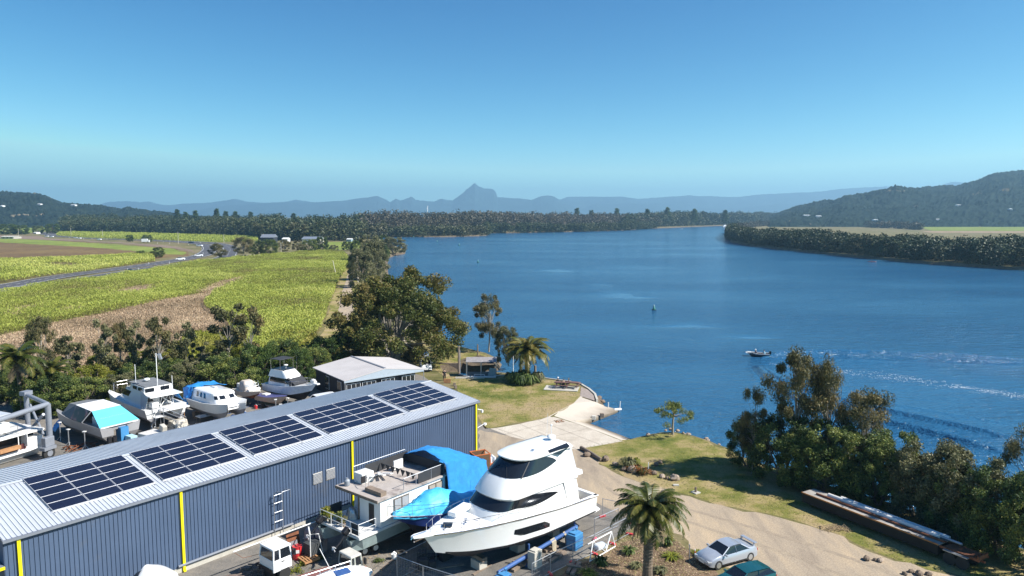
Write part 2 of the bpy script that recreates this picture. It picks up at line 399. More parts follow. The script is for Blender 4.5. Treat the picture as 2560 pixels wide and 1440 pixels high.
ramp_o = mb.build('boat_ramp', m); tag(ramp_o, kind='structure')
# apron arm running out to the end of the slip wall
mb = MB()
arm_t = [(1345, 1050), (1372, 1043), (1412, 1028), (1434, 1010), (1453, 992), (1478, 1002)]
arm = [P(1372, 1050, .0), P(1434, 1008, .02), P(1453, 988, .02), P(1484, 1003, -.1), P(1515, 1016, -.7), P(1547, 1024, -1.25), P(1541, 1031, -1.3), P(1490, 1042, -.9), P(1430, 1056, -.35), P(1390, 1050, 0)]
arm = [P(1345, 1051, .02), P(1372, 1041, .02), P(1434, 1008, .02), P(1453, 988, .02), P(1484, 1003, -.1), P(1515, 1016, -.6), P(1547, 1024, -1.05), P(1541, 1029, -1.1), P(1490, 1042, -.75), P(1440, 1052, -.35), P(1392, 1046, .0)]
mb.add(arm+[p-Vector((0, 0, 1.6)) for p in arm], [tuple(t) for t in geometry.tessellate_polygon([[Vector((p.x, p.y, 0)) for p in arm]])]+[(i, (i+1) % len(arm), len(arm)+(i+1) % len(arm), len(arm)+i) for i in range(len(arm))])
arm_o = mb.build('ramp_side_slab', m); tag(arm_o, kind='structure')

# ---- fields and roads on the plain
cane1 = [(860, 636), (880, 660), (850, 700), (832, 745), (815, 800), (790, 850), (720, 905), (650, 905), (600, 855), (560, 805), (510, 770), (530, 745), (545, 732), (480, 742), (375, 763), (250, 793), (140, 813), (0, 850), (-500, 950), (-700, 830), (-100, 765), (0, 742), (120, 722), (330, 690), (520, 658), (620, 648), (720, 640), (790, 632)]
field_dry = [(-500, 940), (0, 846), (140, 810), (250, 789), (375, 759), (480, 740), (550, 728), (575, 740), (530, 772), (600, 840), (620, 880), (560, 905), (430, 915), (300, 930), (0, 960), (-500, 1100)]
sheet('dry_field', field_dry, .01, G_dry, .5, 3)
sheet('cane_field_soil', cane1, .02, G_cane, .3, 3)
track = [(852, 760), (868, 720), (880, 690), (888, 665), (893, 634), (886, 634), (876, 650), (866, 675), (852, 700), (836, 735), (838, 760)]
sheet('track_verge', [(800, 850), (815, 800), (832, 745), (850, 700), (868, 660), (880, 634), (900, 634), (930, 660), (930, 700), (940, 760), (900, 850)], .03, G_lawn, .3, 3)
sheet('river_track', [(842, 800), (852, 740), (862, 712), (868, 690), (884, 660), (890, 636), (894, 636), (893, 655), (884, 680), (882, 700), (880, 730), (884, 800)], .045, G_dirt, .15, 2)
# far fields left
fz = .06
sheet('brown_field', [(-400, 600), (0, 598), (200, 604), (420, 620), (475, 630), (470, 640), (400, 645), (380, 650), (0, 660), (-400, 665)], fz, G_brown, 1, 8)
sheet('green_strip', [(-400, 592), (0, 596), (100, 600), (300, 612), (430, 622), (470, 632), (455, 638), (420, 636), (250, 620), (0, 606), (-400, 598)], fz+.03, G_green, 1, 8)
sheet('fallow_strip', [(-300, 585), (30, 597), (120, 600), (300, 608), (440, 622), (480, 630), (492, 636), (480, 625), (420, 614), (300, 606), (120, 596), (100, 590)], fz+.05, G_fallow, .5, 8)
sheet('cane_plot_soil', [(-400, 655), (0, 655), (120, 652), (380, 640), (388, 655), (300, 668), (220, 680), (100, 695), (0, 708), (-400, 735)], fz+.08, G_cane, .5, 5)
sheet('far_cane_strip', [(140, 590), (150, 582), (300, 584), (440, 588), (560, 592), (645, 592), (645, 604), (560, 606), (480, 604), (330, 600), (200, 594)], fz+.1, G_green, .5, 8)
sheet('left_far_field', [(-600, 575), (60, 566), (240, 562), (180, 572), (60, 584), (-600, 590)], fz, G_green, 1, 20)
sheet('sand_lot', [(612, 638), (700, 635), (745, 637), (735, 640), (700, 646), (640, 647), (600, 645)], fz+.1, G_sand, .5, 5)
sheet('far_lot_field', [(800, 605), (910, 604), (930, 612), (930, 622), (810, 626)], fz, G_green, .5, 5)
# highway
def roadstrip(name, c, wl, z, m):
    """c: pixel centre line, wl: half width in metres"""
    w = [P(u, v, 0) for u, v in c]; sm = []
    for i in range(len(w)-1):
        p0 = w[max(i-1, 0)]; p1 = w[i]; p2 = w[i+1]; p3 = w[min(i+2, len(w)-1)]
        for k in range(6):
            t_ = k/6; sm.append(.5*((2*p1)+(p2-p0)*t_+(2*p0-5*p1+4*p2-p3)*t_**2+(3*p1-p0-3*p2+p3)*t_**3))
    sm.append(w[-1]); L = []; Rr = []
    for i, p in enumerate(sm):
        d = (sm[min(i+1, len(sm)-1)]-sm[max(i-1, 0)]).normalized(); nr = Vector((-d.y, d.x, 0))
        L.append(p+nr*(wl[0] if hasattr(wl, '__len__') else wl)); Rr.append(p+nr*(wl[1] if hasattr(wl, '__len__') else -wl))
    mb = MB(); mb.loft([[Vector((a.x, a.y, z)), Vector((b_.x, b_.y, z))] for a, b_ in zip(L, Rr)])
    return mb, sm
hw1 = [(-500, 795), (-150, 745), (40, 712), (150, 692), (300, 672), (420, 655), (500, 640), (522, 628), (524, 619), (510, 612), (470, 607), (400, 603), (300, 599), (220, 596), (160, 592), (120, 587), (100, 582)]
hw2 = [(-500, 845), (-200, 780), (0, 733), (120, 712), (260, 690), (400, 668), (500, 655), (560, 645), (572, 633), (575, 622), (560, 613), (520, 607), (440, 603), (360, 599), (250, 594), (180, 590), (140, 586), (115, 581)]
M_line = mat('road_paint', (.75, .75, .72), .6)
for i, h in enumerate((hw1, hw2)):
    mb, sm = roadstrip('highway', h, 5.2, .2+.03*i, G_asph)
    tag(mb.build('highway', G_asph), kind='structure')
    mk = MB()
    for s_ in (-4.4, 4.4):
        q, _ = roadstrip('x', h, (s_-.12, s_+.12), .26+.03*i, None); mk.add(q.v, q.f)
    acc = 0
    for a, b_ in zip(sm[:-1], sm[1:]):
        L_ = (b_-a).length; d = (b_-a).normalized(); nn_ = Vector((-d.y, d.x, 0)); s_ = 0
        while s_ < L_-3 and a.y < 700:
            p = a+d*s_; mk.add([p+nn_*.1+Vector((0, 0, .262+.03*i)), p-nn_*.1+Vector((0, 0, .262+.03*i)), p-nn_*.1+d*3+Vector((0, 0, .262+.03*i)), p+nn_*.1+d*3+Vector((0, 0, .262+.03*i))], [(0, 1, 2, 3)]); s_ += 12
    tag(mk.build('lane_marking', M_line), kind='structure')
# right bank fields
sheet('right_far_field', [(2120, 548), (2300, 544), (2900, 544), (2900, 552), (2300, 552)], fz, G_green, 2, 30)
sheet('right_fallow_field', [(1960, 553), (2300, 552.5), (2900, 553), (2900, 565), (2280, 563), (2000, 560)], fz+.05, G_fallow, 2, 20)
sheet('right_green_field', [(2290, 566), (2400, 565), (2900, 567), (2900, 578), (2330, 577)], fz+.1, G_green, 1, 15)
sheet('right_path', [(2300, 578), (2900, 579), (2900, 583), (2330, 582)], fz+.1, G_dry, .5, 15)
sheet('mid_track', [(560, 636), (620, 632), (612, 650), (540, 655)], fz+.1, G_land, .5, 15)

# ------------------------------------------------------------------ hills and mountains
def hillmat(name, c0, c1, clear, s=.012, thr=.62):
    m, t, b, o = base(name)
    tc = N(t, 'ShaderNodeTexCoord').outputs['Object']
    f = noise(t, s*4, 6, .7, vec=tc); c = ramp(t, f, [(.35, c0), (.65, c1)])
    k = ramp(t, noise(t, s, 5, .6, vec=tc), [(thr, (0, 0, 0)), (thr+.03, (1, 1, 1))])
    c = mix(t, k, c, clear); t.links.new(c, b.inputs['Base Color']); b.inputs['Roughness'].default_value = 1
    b.inputs['Specular IOR Level'].default_value = .05
    return m
from mathutils.bvhtree import BVHTree
BVHS = []
def onhill(u, v):
    d = (PD(u, v, 100)-Vector((0, 0, HC))).normalized(); best = None
    for b in BVHS[:2]:
        h_ = b.ray_cast(Vector((0, 0, HC)), d)
        if h_[0] is not None and (best is None or h_[3] < best[1]): best = (h_[0], h_[3])
    return best[0] if best else None
def ridge(name, prof, D, depth, m, nx=260, ny=40, rough=6., tree=3., seed=1, back=400, gully=.25):
    """terrain whose crest, D metres ahead, follows the height profile prof (pixels), sloping down to the plain in front and behind"""
    us = np.linspace(prof[0][0], prof[-1][0], nx); vs_ = np.interp(us, [p[0] for p in prof], [p[1] for p in prof])
    top = np.array([PD(u, v, D) for u, v in zip(us, vs_)]); top[:, 2] = np.maximum(top[:, 2]-tree*.95, 1); T = np.concatenate([np.linspace(0, 1, ny), 1+np.linspace(0, 1, 8)[1:]])
    V = []
    for t_ in T:
        y = D-depth*(1-t_) if t_ <= 1 else D+back*(t_-1)
        x = top[:, 0]*(y/D if t_ <= 1 else 1)
        wig = 1+gully*(vnoise(x+seed*999, y*.6, D*.045, seed)-.5)*2*math.sin(math.pi*min(t_, 1))
        h = top[:, 2]*((math.sin(t_*math.pi/2)**1.25)*wig if t_ <= 1 else (2-t_)**1.5)
        k = 1-.0*t_
        amp = rough*math.sin(math.pi*min(t_, 1.))
        z = h+amp*(vnoise(x, y, D*.012, seed+1)-.5)*2+tree*(vnoise(x, y, max(5, D*.0022), seed+2)**1.5)*(1 if 0 < t_ < 1.9 else 0)
        z += tree*.6*(vnoise(x, y, D*.0045, seed+5)-.5)
        V.append(np.stack([x, np.full(nx, y)+depth/ny*.4*(vnoise(x, y, D*.003, seed+9)-.5), np.maximum(z, -1 if t_ in (0,) else .2)], 1))
    V[0][:, 2] = -1; V[-1][:, 2] = -1
    V = np.array(V).reshape(-1, 3); F = []
    for j in range(len(T)-1):
        for i in range(nx-1): a = j*nx+i; F.append((a, a+1, a+nx+1, a+nx))
    BVHS.append(BVHTree.FromPolygons([tuple(p) for p in V], F))
    me = bpy.data.meshes.new(name); me.from_pydata(V.tolist(), [], F); me.materials.append(m)
    return tag(link(bpy.data.objects.new(name, me)), kind='structure')
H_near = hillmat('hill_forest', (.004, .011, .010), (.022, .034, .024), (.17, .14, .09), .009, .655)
H_far = hillmat('hazy_mountain_forest', (.015, .035, .045), (.03, .06, .065), (.2, .19, .12), .0012, .80)  # blue and paleness of distant haze partly put into the forest colour
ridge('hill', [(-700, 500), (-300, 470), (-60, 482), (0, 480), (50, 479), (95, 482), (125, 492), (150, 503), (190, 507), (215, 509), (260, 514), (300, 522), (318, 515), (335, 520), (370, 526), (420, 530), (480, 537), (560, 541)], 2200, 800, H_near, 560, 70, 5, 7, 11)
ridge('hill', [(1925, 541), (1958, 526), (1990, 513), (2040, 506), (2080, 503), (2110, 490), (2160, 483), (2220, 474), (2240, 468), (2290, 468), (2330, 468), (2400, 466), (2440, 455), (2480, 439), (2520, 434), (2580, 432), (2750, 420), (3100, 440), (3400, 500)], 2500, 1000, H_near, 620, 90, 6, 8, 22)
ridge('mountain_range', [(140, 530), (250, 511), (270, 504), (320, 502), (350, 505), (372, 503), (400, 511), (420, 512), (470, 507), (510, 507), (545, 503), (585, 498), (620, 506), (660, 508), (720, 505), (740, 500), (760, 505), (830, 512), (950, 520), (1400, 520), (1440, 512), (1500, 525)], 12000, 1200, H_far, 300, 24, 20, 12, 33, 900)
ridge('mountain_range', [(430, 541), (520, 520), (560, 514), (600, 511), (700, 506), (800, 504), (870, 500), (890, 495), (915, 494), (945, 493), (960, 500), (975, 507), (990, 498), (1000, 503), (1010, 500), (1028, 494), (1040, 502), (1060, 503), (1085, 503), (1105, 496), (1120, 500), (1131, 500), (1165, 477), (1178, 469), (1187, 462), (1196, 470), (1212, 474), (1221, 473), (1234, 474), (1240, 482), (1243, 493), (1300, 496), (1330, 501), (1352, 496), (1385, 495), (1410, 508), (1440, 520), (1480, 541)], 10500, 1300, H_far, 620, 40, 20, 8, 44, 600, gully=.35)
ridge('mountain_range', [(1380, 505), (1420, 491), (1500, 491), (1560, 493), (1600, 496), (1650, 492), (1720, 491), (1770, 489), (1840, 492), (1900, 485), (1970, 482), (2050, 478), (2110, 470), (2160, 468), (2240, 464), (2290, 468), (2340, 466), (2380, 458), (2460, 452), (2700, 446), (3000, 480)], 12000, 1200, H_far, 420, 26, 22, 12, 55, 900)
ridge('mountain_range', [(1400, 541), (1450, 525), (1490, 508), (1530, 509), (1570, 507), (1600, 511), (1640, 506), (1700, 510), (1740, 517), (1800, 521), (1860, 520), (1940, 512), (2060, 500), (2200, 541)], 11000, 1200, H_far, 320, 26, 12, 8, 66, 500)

# ------------------------------------------------------------------ haze
mb = MB(); mb.box((0, 6450, 240), (24200, 13400, 520))
hz = bpy.data.materials.new('haze'); hz.use_nodes = True; t = hz.node_tree; t.nodes.clear()
vo = N(t, 'ShaderNodeVolumePrincipled'); vo.inputs['Color'].default_value = (.42, .74, 1, 1); vo.inputs['Density'].default_value = .00014
vo.inputs['Anisotropy'].default_value = .2
om = N(t, 'ShaderNodeOutputMaterial'); t.links.new(vo.outputs[0], om.inputs['Volume'])
hazeo = mb.build('haze', hz); tag(hazeo, kind='stuff', label='pale blue haze in the air over the valley')
hazeo.location.z = 0
# ------------------------------------------------------------------ marina shed
SO = Vector((-31.26, 44.48, 0)); SA = R(90-39.55)      # foot of the ridge at the first solar array; local x runs along the shed
sd = Vector((math.cos(SA), math.sin(SA), 0)); sn = Vector((-math.sin(SA), math.cos(SA), 0))
RZ, EZ, HWD, SLP = 6.69, 5.72, 6.68, R(8.29)
X0, X1 = -2.95, 36.03
M_roof = mat('zinc_roof', (.60, .63, .67), .42, .25, .05, .4, dirt=((.50, .52, .55), .5, .56), spec=.5)
M_wall = mat('blue_grey_cladding', (.074, .110, .182), .5, 0, .07, .5, dirt=((.11, .125, .155), .35, .6), spec=.35)
M_trim = mat('grey_gutter', (.20, .22, .26), .45, .1, .05)
M_yel = mat('yellow_paint', (.85, .70, .01), .4, 0, .04)
M_white = mat('white_paint', (.80, .80, .79), .35, 0, .03)
M_gel = mat('gelcoat_white', (.86, .86, .85), .18, 0, .02, .6, coat=.6)
M_gelb = mat('weathered_white', (.70, .70, .68), .4, 0, .06, 1.2, dirt=((.45, .41, .34), 1.6, .62))
M_cream = mat('cream_gelcoat', (.62, .58, .50), .4, 0, .06, 1.2)
M_black = mat('black_trim', (.015, .015, .018), .35)
M_rub = mat('rubber', (.025, .025, .025), .8)
M_glass = mat('tinted_glass', (.012, .015, .02), .06, 0, .05, spec=.8)
M_curt = mat('curtain_glass', (.35, .36, .37), .15, 0, .1, 3)
M_steel = mat('galvanised_steel', (.42, .44, .47), .38, .6, .1, 4)
M_chrome = mat('stainless', (.7, .7, .72), .15, 1, .03)
M_antif = mat('shaded_antifouling', (.018, .018, .026), .7, 0, .3, 1.5)  # darkened further so the shade under the hulls sits in the colour
M_antib = mat('blue_antifouling', (.02, .045, .12), .7, 0, .3, 1.5)
M_tarp = mat('blue_tarp', (.03, .25, .62), .55, 0, .16, 1.6, bmp=.6, bs_=5)
M_tarpl = mat('light_blue_tarp', (.06, .42, .70), .5, 0, .16, 1.6, bmp=.6, bs_=5)
M_grayc = mat('grey_canvas', (.17, .18, .19), .8, 0, .1, 2)
M_dkc = mat('dark_canvas', (.035, .037, .042), .75, 0, .15, 2)
M_rust = mat('rusty_steel', (.20, .075, .035), .85, .1, .35, 3)
M_wood = mat('weathered_timber', (.22, .17, .13), .85, 0, .25, 3)
M_wood2 = mat('orange_timber', (.42, .22, .10), .7, 0, .2, 3)
M_alu = mat('aluminium', (.52, .54, .57), .35, .7, .06, 2)
M_pv = mat('solar_cells', (.012, .014, .030), .16, 0, .15, .7, spec=.6)
M_red = mat('red_paint', (.55, .03, .035), .45, 0, .12, 3)
M_orange = mat('orange_mesh', (.55, .16, .05), .6, 0, .15)
M_bluep = mat('blue_paint', (.045, .11, .30), .45, 0, .12, 2)
M_blued = mat('blue_plastic', (.05, .22, .45), .5, 0, .12, 2)
M_block = mat('concrete_block', (.45, .43, .38), .9, 0, .12, 2)

def ribbed(a, b, up, pitch=.25, depth=.045, nrm=None):
    """trapezoid-ribbed sheet from a to b (base line) rising by vector up"""
    a = Vector(a); b = Vector(b); up = Vector(up); L = (b-a).length; d = (b-a)/L
    nrm = Vector(nrm) if nrm else d.cross(up).normalized()
    prof = []; x = 0
    while x < L:
        for q, h in ((0, 0), (.78, 0), (.80, 1), (.90, 1), (.92, 0)):
            if x+q*pitch <= L: prof.append((x+q*pitch, h*depth))
        x += pitch
    prof.append((L, 0))
    mb = MB(); mb.loft([[a+d*x+nrm*h for x, h in prof], [a+d*x+nrm*h+up for x, h in prof]])
    return mb
shed = thing('marina_shed', 'long blue-grey ribbed metal shed with pale roof, solar arrays and yellow downpipes', 'shed', (SO.x, SO.y, 0), SA)
YW = HWD-.12
ribbed((X0+.05, -YW, .35), (X1-.1, -YW, .35), (0, 0, EZ-.42), nrm=(0, -1, 0)).build('wall', M_wall, shed)
ribbed((X0+.05, YW, .02), (X1-.1, YW, .02), (0, 0, EZ-.1), nrm=(0, 1, 0)).build('wall', M_wall, shed)
for X in (X0+.06, X1-.11):
    mb = MB(); mb.add([(X, -YW, .02), (X, YW, .02), (X, YW, EZ-.06), (X, 0, RZ-.06), (X, -YW, EZ-.06)], [(0, 1, 2, 3, 4)])
    mb.build('end_wall', M_wall, shed, solid=.05)
MB().box(((X0+X1)/2, -YW+.03, .17), (X1-X0-.2, .1, .36)).build('base_plinth', M_block, shed)
for s in (-1, 1):
    sl_ = (RZ-EZ)/HWD
    ribbed((X0, 0, RZ), (X1, 0, RZ), (0, s*HWD, -(RZ-EZ)), nrm=(0, 0, 1)).build('roof', M_roof, shed)
    g_ = MB(); g_.box(((X0+X1)/2, s*(HWD+.05), EZ-.07), (X1-X0+.04, .16, .15)); g_.build('gutter', M_trim, shed)
mb = MB(); mb.prism([(X0-.01, -.22, RZ+.015), (X0-.01, 0, RZ+.05), (X0-.01, .22, RZ+.015), (X0-.01, 0, RZ+.07)], (X1-X0+.02, 0, 0)); mb.build('ridge_cap', M_roof, shed)
for X in (X0, X1):
    mb = MB()
    for s in (-1, 1): mb.prism([(X-.03, 0, RZ-.13), (X+.03, 0, RZ-.13), (X+.03, s*(HWD+.1), EZ-.13), (X-.03, s*(HWD+.1), EZ-.13)], (0, 0, .16))
    mb.build('barge_board', M_trim, shed)
for X in (-2.2, 6.95, 20.85, 35.62):
    mb = MB(); mb.box((X, -YW-.09, (EZ-.16)/2), (.17, .11, EZ-.18)); mb.box((X, -YW-.11, .1), (.17, .2, .1))
    mb.build('downpipe', M_yel, shed)
def shedpt(x, z, y=-YW): return SO+sd*x+sn*y+Vector((0, 0, z))
for X, w_ in ((17.55, .82), (18.75, .82)):
    mb = MB(); mb.box((X, -YW-.045, 3.35), (w_, .03, .85)); mb.build('vent', M_cream, shed)
    mv = MB()
    for k in range(8): mv.box((X, -YW-.075, 3.0+k*.1), (w_, .05, .035), rx=.5)
    mv.build('vent_louvre', M_trim, shed)
mb = MB(); mb.tube((X1-.1, -YW+.1, 4.9), (X1+.35, -YW-.05, 4.75), .045); mb.box((X1+.42, -YW-.1, 4.62), (.18, .18, .26)); mb.build('security_camera', M_white, shed)
mb = MB(); mb.tube((X1-.1, -YW+.1, 3.0), (X1+.95, -YW+.1, 3.2), .03); mb.box((X1+1.05, -YW+.1, 3.15), (.28, .22, .2)); mb.build('wall_lamp', M_white, shed)
mb = MB(); mb.tube((X0+9.5, -YW-.12, .52), (15.2, -YW-.12, .52), .09); mb.build('drain_pipe', M_trim, shed)
# awning at the near end
mb = MB(); mb.box((X0-.9, -YW+1.0, 4.2), (1.8, 2.4, .12)); mb.build('awning', M_trim, shed)
mb = MB(); mb.box((X0-.9, -YW-.24, 4.2), (1.8, .06, .16)); mb.build('awning_edge', M_yel, shed)

ARR = [(0, 3, 'nearest camera at the left'), (6.52, 3, 'second from the left'), (13.17, 3, 'third from the left, above the wall vents'), (19.78, 4, 'four panels wide, the widest of them'), (28.46, 3, 'at the far gable')]
for off_, nc_, lab in ARR:
    a = thing('solar_array', f'dark solar array on the shed roof, {lab}', 'solar array', tuple(SO+sd*off_+Vector((0, 0, RZ-.03))), SA, 'solar arrays along the shed roof')
    cs, sn_ = math.cos(SLP), math.sin(SLP)
    def sp_(x, s, h): return (x, -s*cs-h*sn_*0, -s*sn_+h)
    pw, ph = 2.0, 1.037; fr = MB()
    for i in range(nc_):
        for j in range(5):
            x0, s0 = i*pw+.03, .08+j*ph
            mb = MB(); mb.prism([sp_(x0+.02, s0+.02, .13), sp_(x0+pw-.08, s0+.02, .13), sp_(x0+pw-.08, s0+ph-.05, .13), sp_(x0+.02, s0+ph-.05, .13)], (0, 0, .035))
            mb.build('solar_panel', M_pv, a)
            for k in range(1, 6):   # busbar lines
                pass
            q0, q1, r0, r1 = x0, x0+pw-.06, s0, s0+ph-.03
            for A, B in (((q0, r0), (q1, r0)), ((q0, r1), (q1, r1)), ((q0, r0), (q0, r1)), ((q1, r0), (q1, r1))):
                fr.path([sp_(*A, .15), sp_(*B, .15)], .018, 4)
    fr.build('panel_frames', mat('frame_alu', (.62, .63, .66), .4), a)
    ra = MB()
    for s0 in (.5, 2.6, 4.7, 5.2):
        ra.path([sp_(-.05, s0, .07), sp_(nc_*pw+.02, s0, .07)], .03, 4)
    for i in range(nc_+1): ra.path([sp_(i*pw*.97+.1, 5.15, .06), sp_(i*pw*.97+.1, 5.42, .06)], .02, 4)
    ra.build('mounting_rail', M_alu, a)

# ------------------------------------------------------------------ vegetation
G = np.random.default_rng(11)
L_fig = leafmat('leaf_fig', [(.05, .07, .016), (.085, .105, .024), (.125, .13, .028), (.17, .135, .04)])
L_dark = leafmat('leaf_dark', [(0.0261, 0.0508, 0.0145), (0.0508, 0.087, 0.0203), (0.0798, 0.1305, 0.0261), (0.1305, 0.174, 0.0362)])
L_cas = leafmat('leaf_casuarina', [(0.0565, 0.0603, 0.0264), (0.1037, 0.1037, 0.0415), (0.1602, 0.147, 0.0565), (0.2168, 0.1659, 0.0716)], .2)
L_mang = leafmat('leaf_mangrove', [(0.0363, 0.0635, 0.0217), (0.0725, 0.1087, 0.029), (0.1269, 0.1721, 0.0399), (0.2356, 0.2538, 0.0635)], .2)
L_brown = leafmat('leaf_brownish', [(0.0684, 0.0736, 0.0367), (0.1231, 0.1275, 0.0584), (0.1778, 0.1797, 0.0751), (0.2325, 0.2125, 0.1167)], .2)
L_yel = leafmat('leaf_yellow_green', [(.09, .12, .015), (.17, .20, .02), (.25, .26, .03), (.30, .28, .06)], .3)
L_cane = leafmat('leaf_cane', [(.26, .20, .08), (.26, .28, .055), (.37, .42, .07), (.50, .51, .13)], .3)
L_palm = leafmat('leaf_palm', [(.022, .036, .007), (.05, .07, .012), (.10, .105, .02), (.18, .14, .03)], .15, .4)
L_dryg = leafmat('leaf_dry', [(.30, .22, .13), (.46, .34, .22), (.58, .44, .30), (.42, .38, .16)], .3)
L_wood = leafmat('leaf_woodland', [(0.0256, 0.0408, 0.0139), (0.0425, 0.0585, 0.0191), (0.0592, 0.0683, 0.0219), (0.0647, 0.0615, 0.0259)], 0)
L_woodb = leafmat('leaf_woodland_brown', [(0.0447, 0.0447, 0.0247), (0.0679, 0.0615, 0.0327), (0.0855, 0.0715, 0.0428), (0.0622, 0.0498, 0.0331)], 0)
L_red = leafmat('leaf_bromeliad', [(.05, .06, .015), (.10, .09, .02), (.25, .07, .015), (.40, .13, .02)], .2)
M_bark = mat('bark_grey', (.16, .13, .10), .9, 0, .3, 4, bmp=.4)
M_barkp = mat('bark_pale', (.30, .27, .23), .85, 0, .25, 4, bmp=.3)

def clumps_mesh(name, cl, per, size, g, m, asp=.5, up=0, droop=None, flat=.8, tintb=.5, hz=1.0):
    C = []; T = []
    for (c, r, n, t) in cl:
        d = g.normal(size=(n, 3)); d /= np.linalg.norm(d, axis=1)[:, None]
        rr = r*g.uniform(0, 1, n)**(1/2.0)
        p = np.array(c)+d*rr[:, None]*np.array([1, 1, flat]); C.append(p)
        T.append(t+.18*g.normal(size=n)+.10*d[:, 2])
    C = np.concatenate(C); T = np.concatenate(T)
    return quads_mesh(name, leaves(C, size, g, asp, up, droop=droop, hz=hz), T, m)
def branch_wood(name, m, H, cl, g, tr, fork=.3, ntr=1, maxb=26):
    mb = MB(); idx = list(range(len(cl))); g.shuffle(idx)
    tops = []
    for k in range(ntr):
        a = 2*math.pi*k/ntr; sp_ = .0 if ntr == 1 else tr*1.2
        b0 = Vector((math.cos(a)*sp_, math.sin(a)*sp_, -.1)); b1 = b0+Vector((math.cos(a)*H*.06*(ntr > 1)+g.normal()*.02*H, math.sin(a)*H*.06*(ntr > 1)+g.normal()*.02*H, H*fork))
        mb.path([b0, b0.lerp(b1, .5)+Vector((g.normal()*.01*H, g.normal()*.01*H, 0)), b1], [tr, tr*.82, tr*.66], 7); tops.append(b1)
    for i in idx[:maxb]:
        c = Vector(cl[i][0]); t0 = min(tops, key=lambda q: (q-c).length)
        s_ = t0.lerp(Vector((t0.x, t0.y, c.z)), .35*g.uniform(0, 1)) if c.z > t0.z else t0.copy(); s_ = Vector((t0.x, t0.y, min(s_.z, c.z)))
        mid = s_.lerp(c, .5)+Vector((g.normal()*.02*H, g.normal()*.02*H, .04*H))
        mb.path([s_, mid, c], [tr*.36, tr*.2, tr*.05], 5)
    # leader
    hi = max(cl, key=lambda q: q[0][2])[0]
    mb.path([tops[0], tops[0].lerp(Vector(hi), .5)+Vector((g.normal()*.03*H, g.normal()*.03*H, 0)), Vector(hi)], [tr*.6, tr*.35, tr*.06], 6)
    o = mb.build(name, m, smooth=True); me = o.data; bpy.data.objects.remove(o); return me
TPL = {}
def template(kind, seed):
    key = (kind, seed)
    if key in TPL: return TPL[key]
    g = np.random.default_rng(seed*77+sum(ord(c)*(i+3) for i, c in enumerate(kind)) % 9973)
    # every template is built 10 m tall
    cl = []
    if kind == 'casuarina':
        for k in range(40):
            z = g.uniform(2.6, 9.7); R_ = 2.9*math.sin(math.pi*min(1, (z-1.6)/9.2))**.7
            a = g.uniform(0, 6.28); r = R_*g.uniform(.25, 1)**.6
            cl.append(((r*math.cos(a), r*math.sin(a), z), g.uniform(.4, 1.1), 330, g.uniform(.15, .85)))
        lm = clumps_mesh('crown', cl, 0, .16, g, L_cas, .26, droop=(0, 0, .4), flat=1)
        wm = branch_wood('trunk', M_barkp, 10, cl, g, .16, .35, 1, 30)
    elif kind == 'scrubtree':
        for k in range(22):
            z = g.uniform(3.6, 9.6); a = g.uniform(0, 6.28); r = 2.3*math.sin(math.pi*min(1, (z-2.4)/8.2))**.6*g.uniform(.2, 1)**.6
            cl.append(((r*math.cos(a), r*math.sin(a), z), g.uniform(.5, 1.0), 190, g.uniform(.2, .8)))
        lm = clumps_mesh('crown', cl, 0, .22, g, L_brown if seed % 2 else L_cas, .4)
        wm = branch_wood('trunk', M_barkp, 10, cl, g, .13, .38, 1, 22)
    elif kind in ('mangrove', 'mangrove_brown', 'dense', 'bush', 'bush_yellow', 'bush_brown'):
        low = .6; nC = 95
        for k in range(nC):
            z = g.uniform(low, 9.3); u = (z-.2)/9.6; R_ = 5.0*math.sqrt(max(.02, 1-(abs(u-.42)/.62)**2.3)); a = g.uniform(0, 6.28); r = R_*g.uniform(.45, 1)**.5
            cl.append(((r*math.cos(a), r*math.sin(a), z), g.uniform(.6, 1.35), 260, g.uniform(.15, .85)))
        m_ = {'mangrove': L_mang, 'mangrove_brown': L_brown, 'dense': L_dark, 'bush': L_mang, 'bush_yellow': L_yel, 'bush_brown': L_brown}[kind]
        lm = clumps_mesh('crown', cl, 0, .17, g, m_, .5, hz=.7)
        wm = branch_wood('trunk', M_bark, 10, cl, g, .3, .12, 3, 26)
    elif kind == 'pine':
        for k in range(26):
            z = 2.5+7.4*k/26; R_ = 1.5*(1-(z/10.6)**3)+.15; a = k*2.4
            cl.append(((R_*.6*math.cos(a), R_*.6*math.sin(a), z), .65, 60, g.uniform(.1, .5)))
        lm = clumps_mesh('crown', cl, 0, .3, g, L_dark, .5); wm = branch_wood('trunk', M_bark, 10, cl, g, .14, .3, 1, 0)
    elif kind == 'weeping':
        for k in range(26):
            a = g.uniform(0, 6.28); r = g.uniform(.5, 6.3); z = 9.2-r*r*.11+g.uniform(-1, .4)
            cl.append(((r*math.cos(a), r*math.sin(a), z), g.uniform(.8, 1.4), 160, g.uniform(.4, .9)))
        lm = clumps_mesh('crown', cl, 0, .26, g, L_mang, .3, droop=(0, 0, 1.)); wm = branch_wood('trunk', M_barkp, 10, cl, g, .4, .55, 1, 15)
    elif kind == 'fig':
        for k in range(240):
            a = g.uniform(0, 6.28); ph = g.uniform(-.45, 1.45); k_ = g.uniform(.55, 1)
            r = 8.0*math.cos(ph)*k_; z = 3.6+5.2*math.sin(ph)*k_
            if math.cos(a)*r > 2 and math.sin(a) > -.2 and z > 6: z += 1.2
            cl.append(((r*math.cos(a), r*math.sin(a), max(1.0, z)), g.uniform(.6, 1.2), 300, .5+.35*math.sin(a*2+1)*g.uniform(0, 1)+g.uniform(-.2, .2)))
        lm = clumps_mesh('crown', cl, 0, .15, g, L_fig, .5, hz=.7); wm = branch_wood('trunk', M_barkp, 10, cl, g, .3, .22, 5, 60)
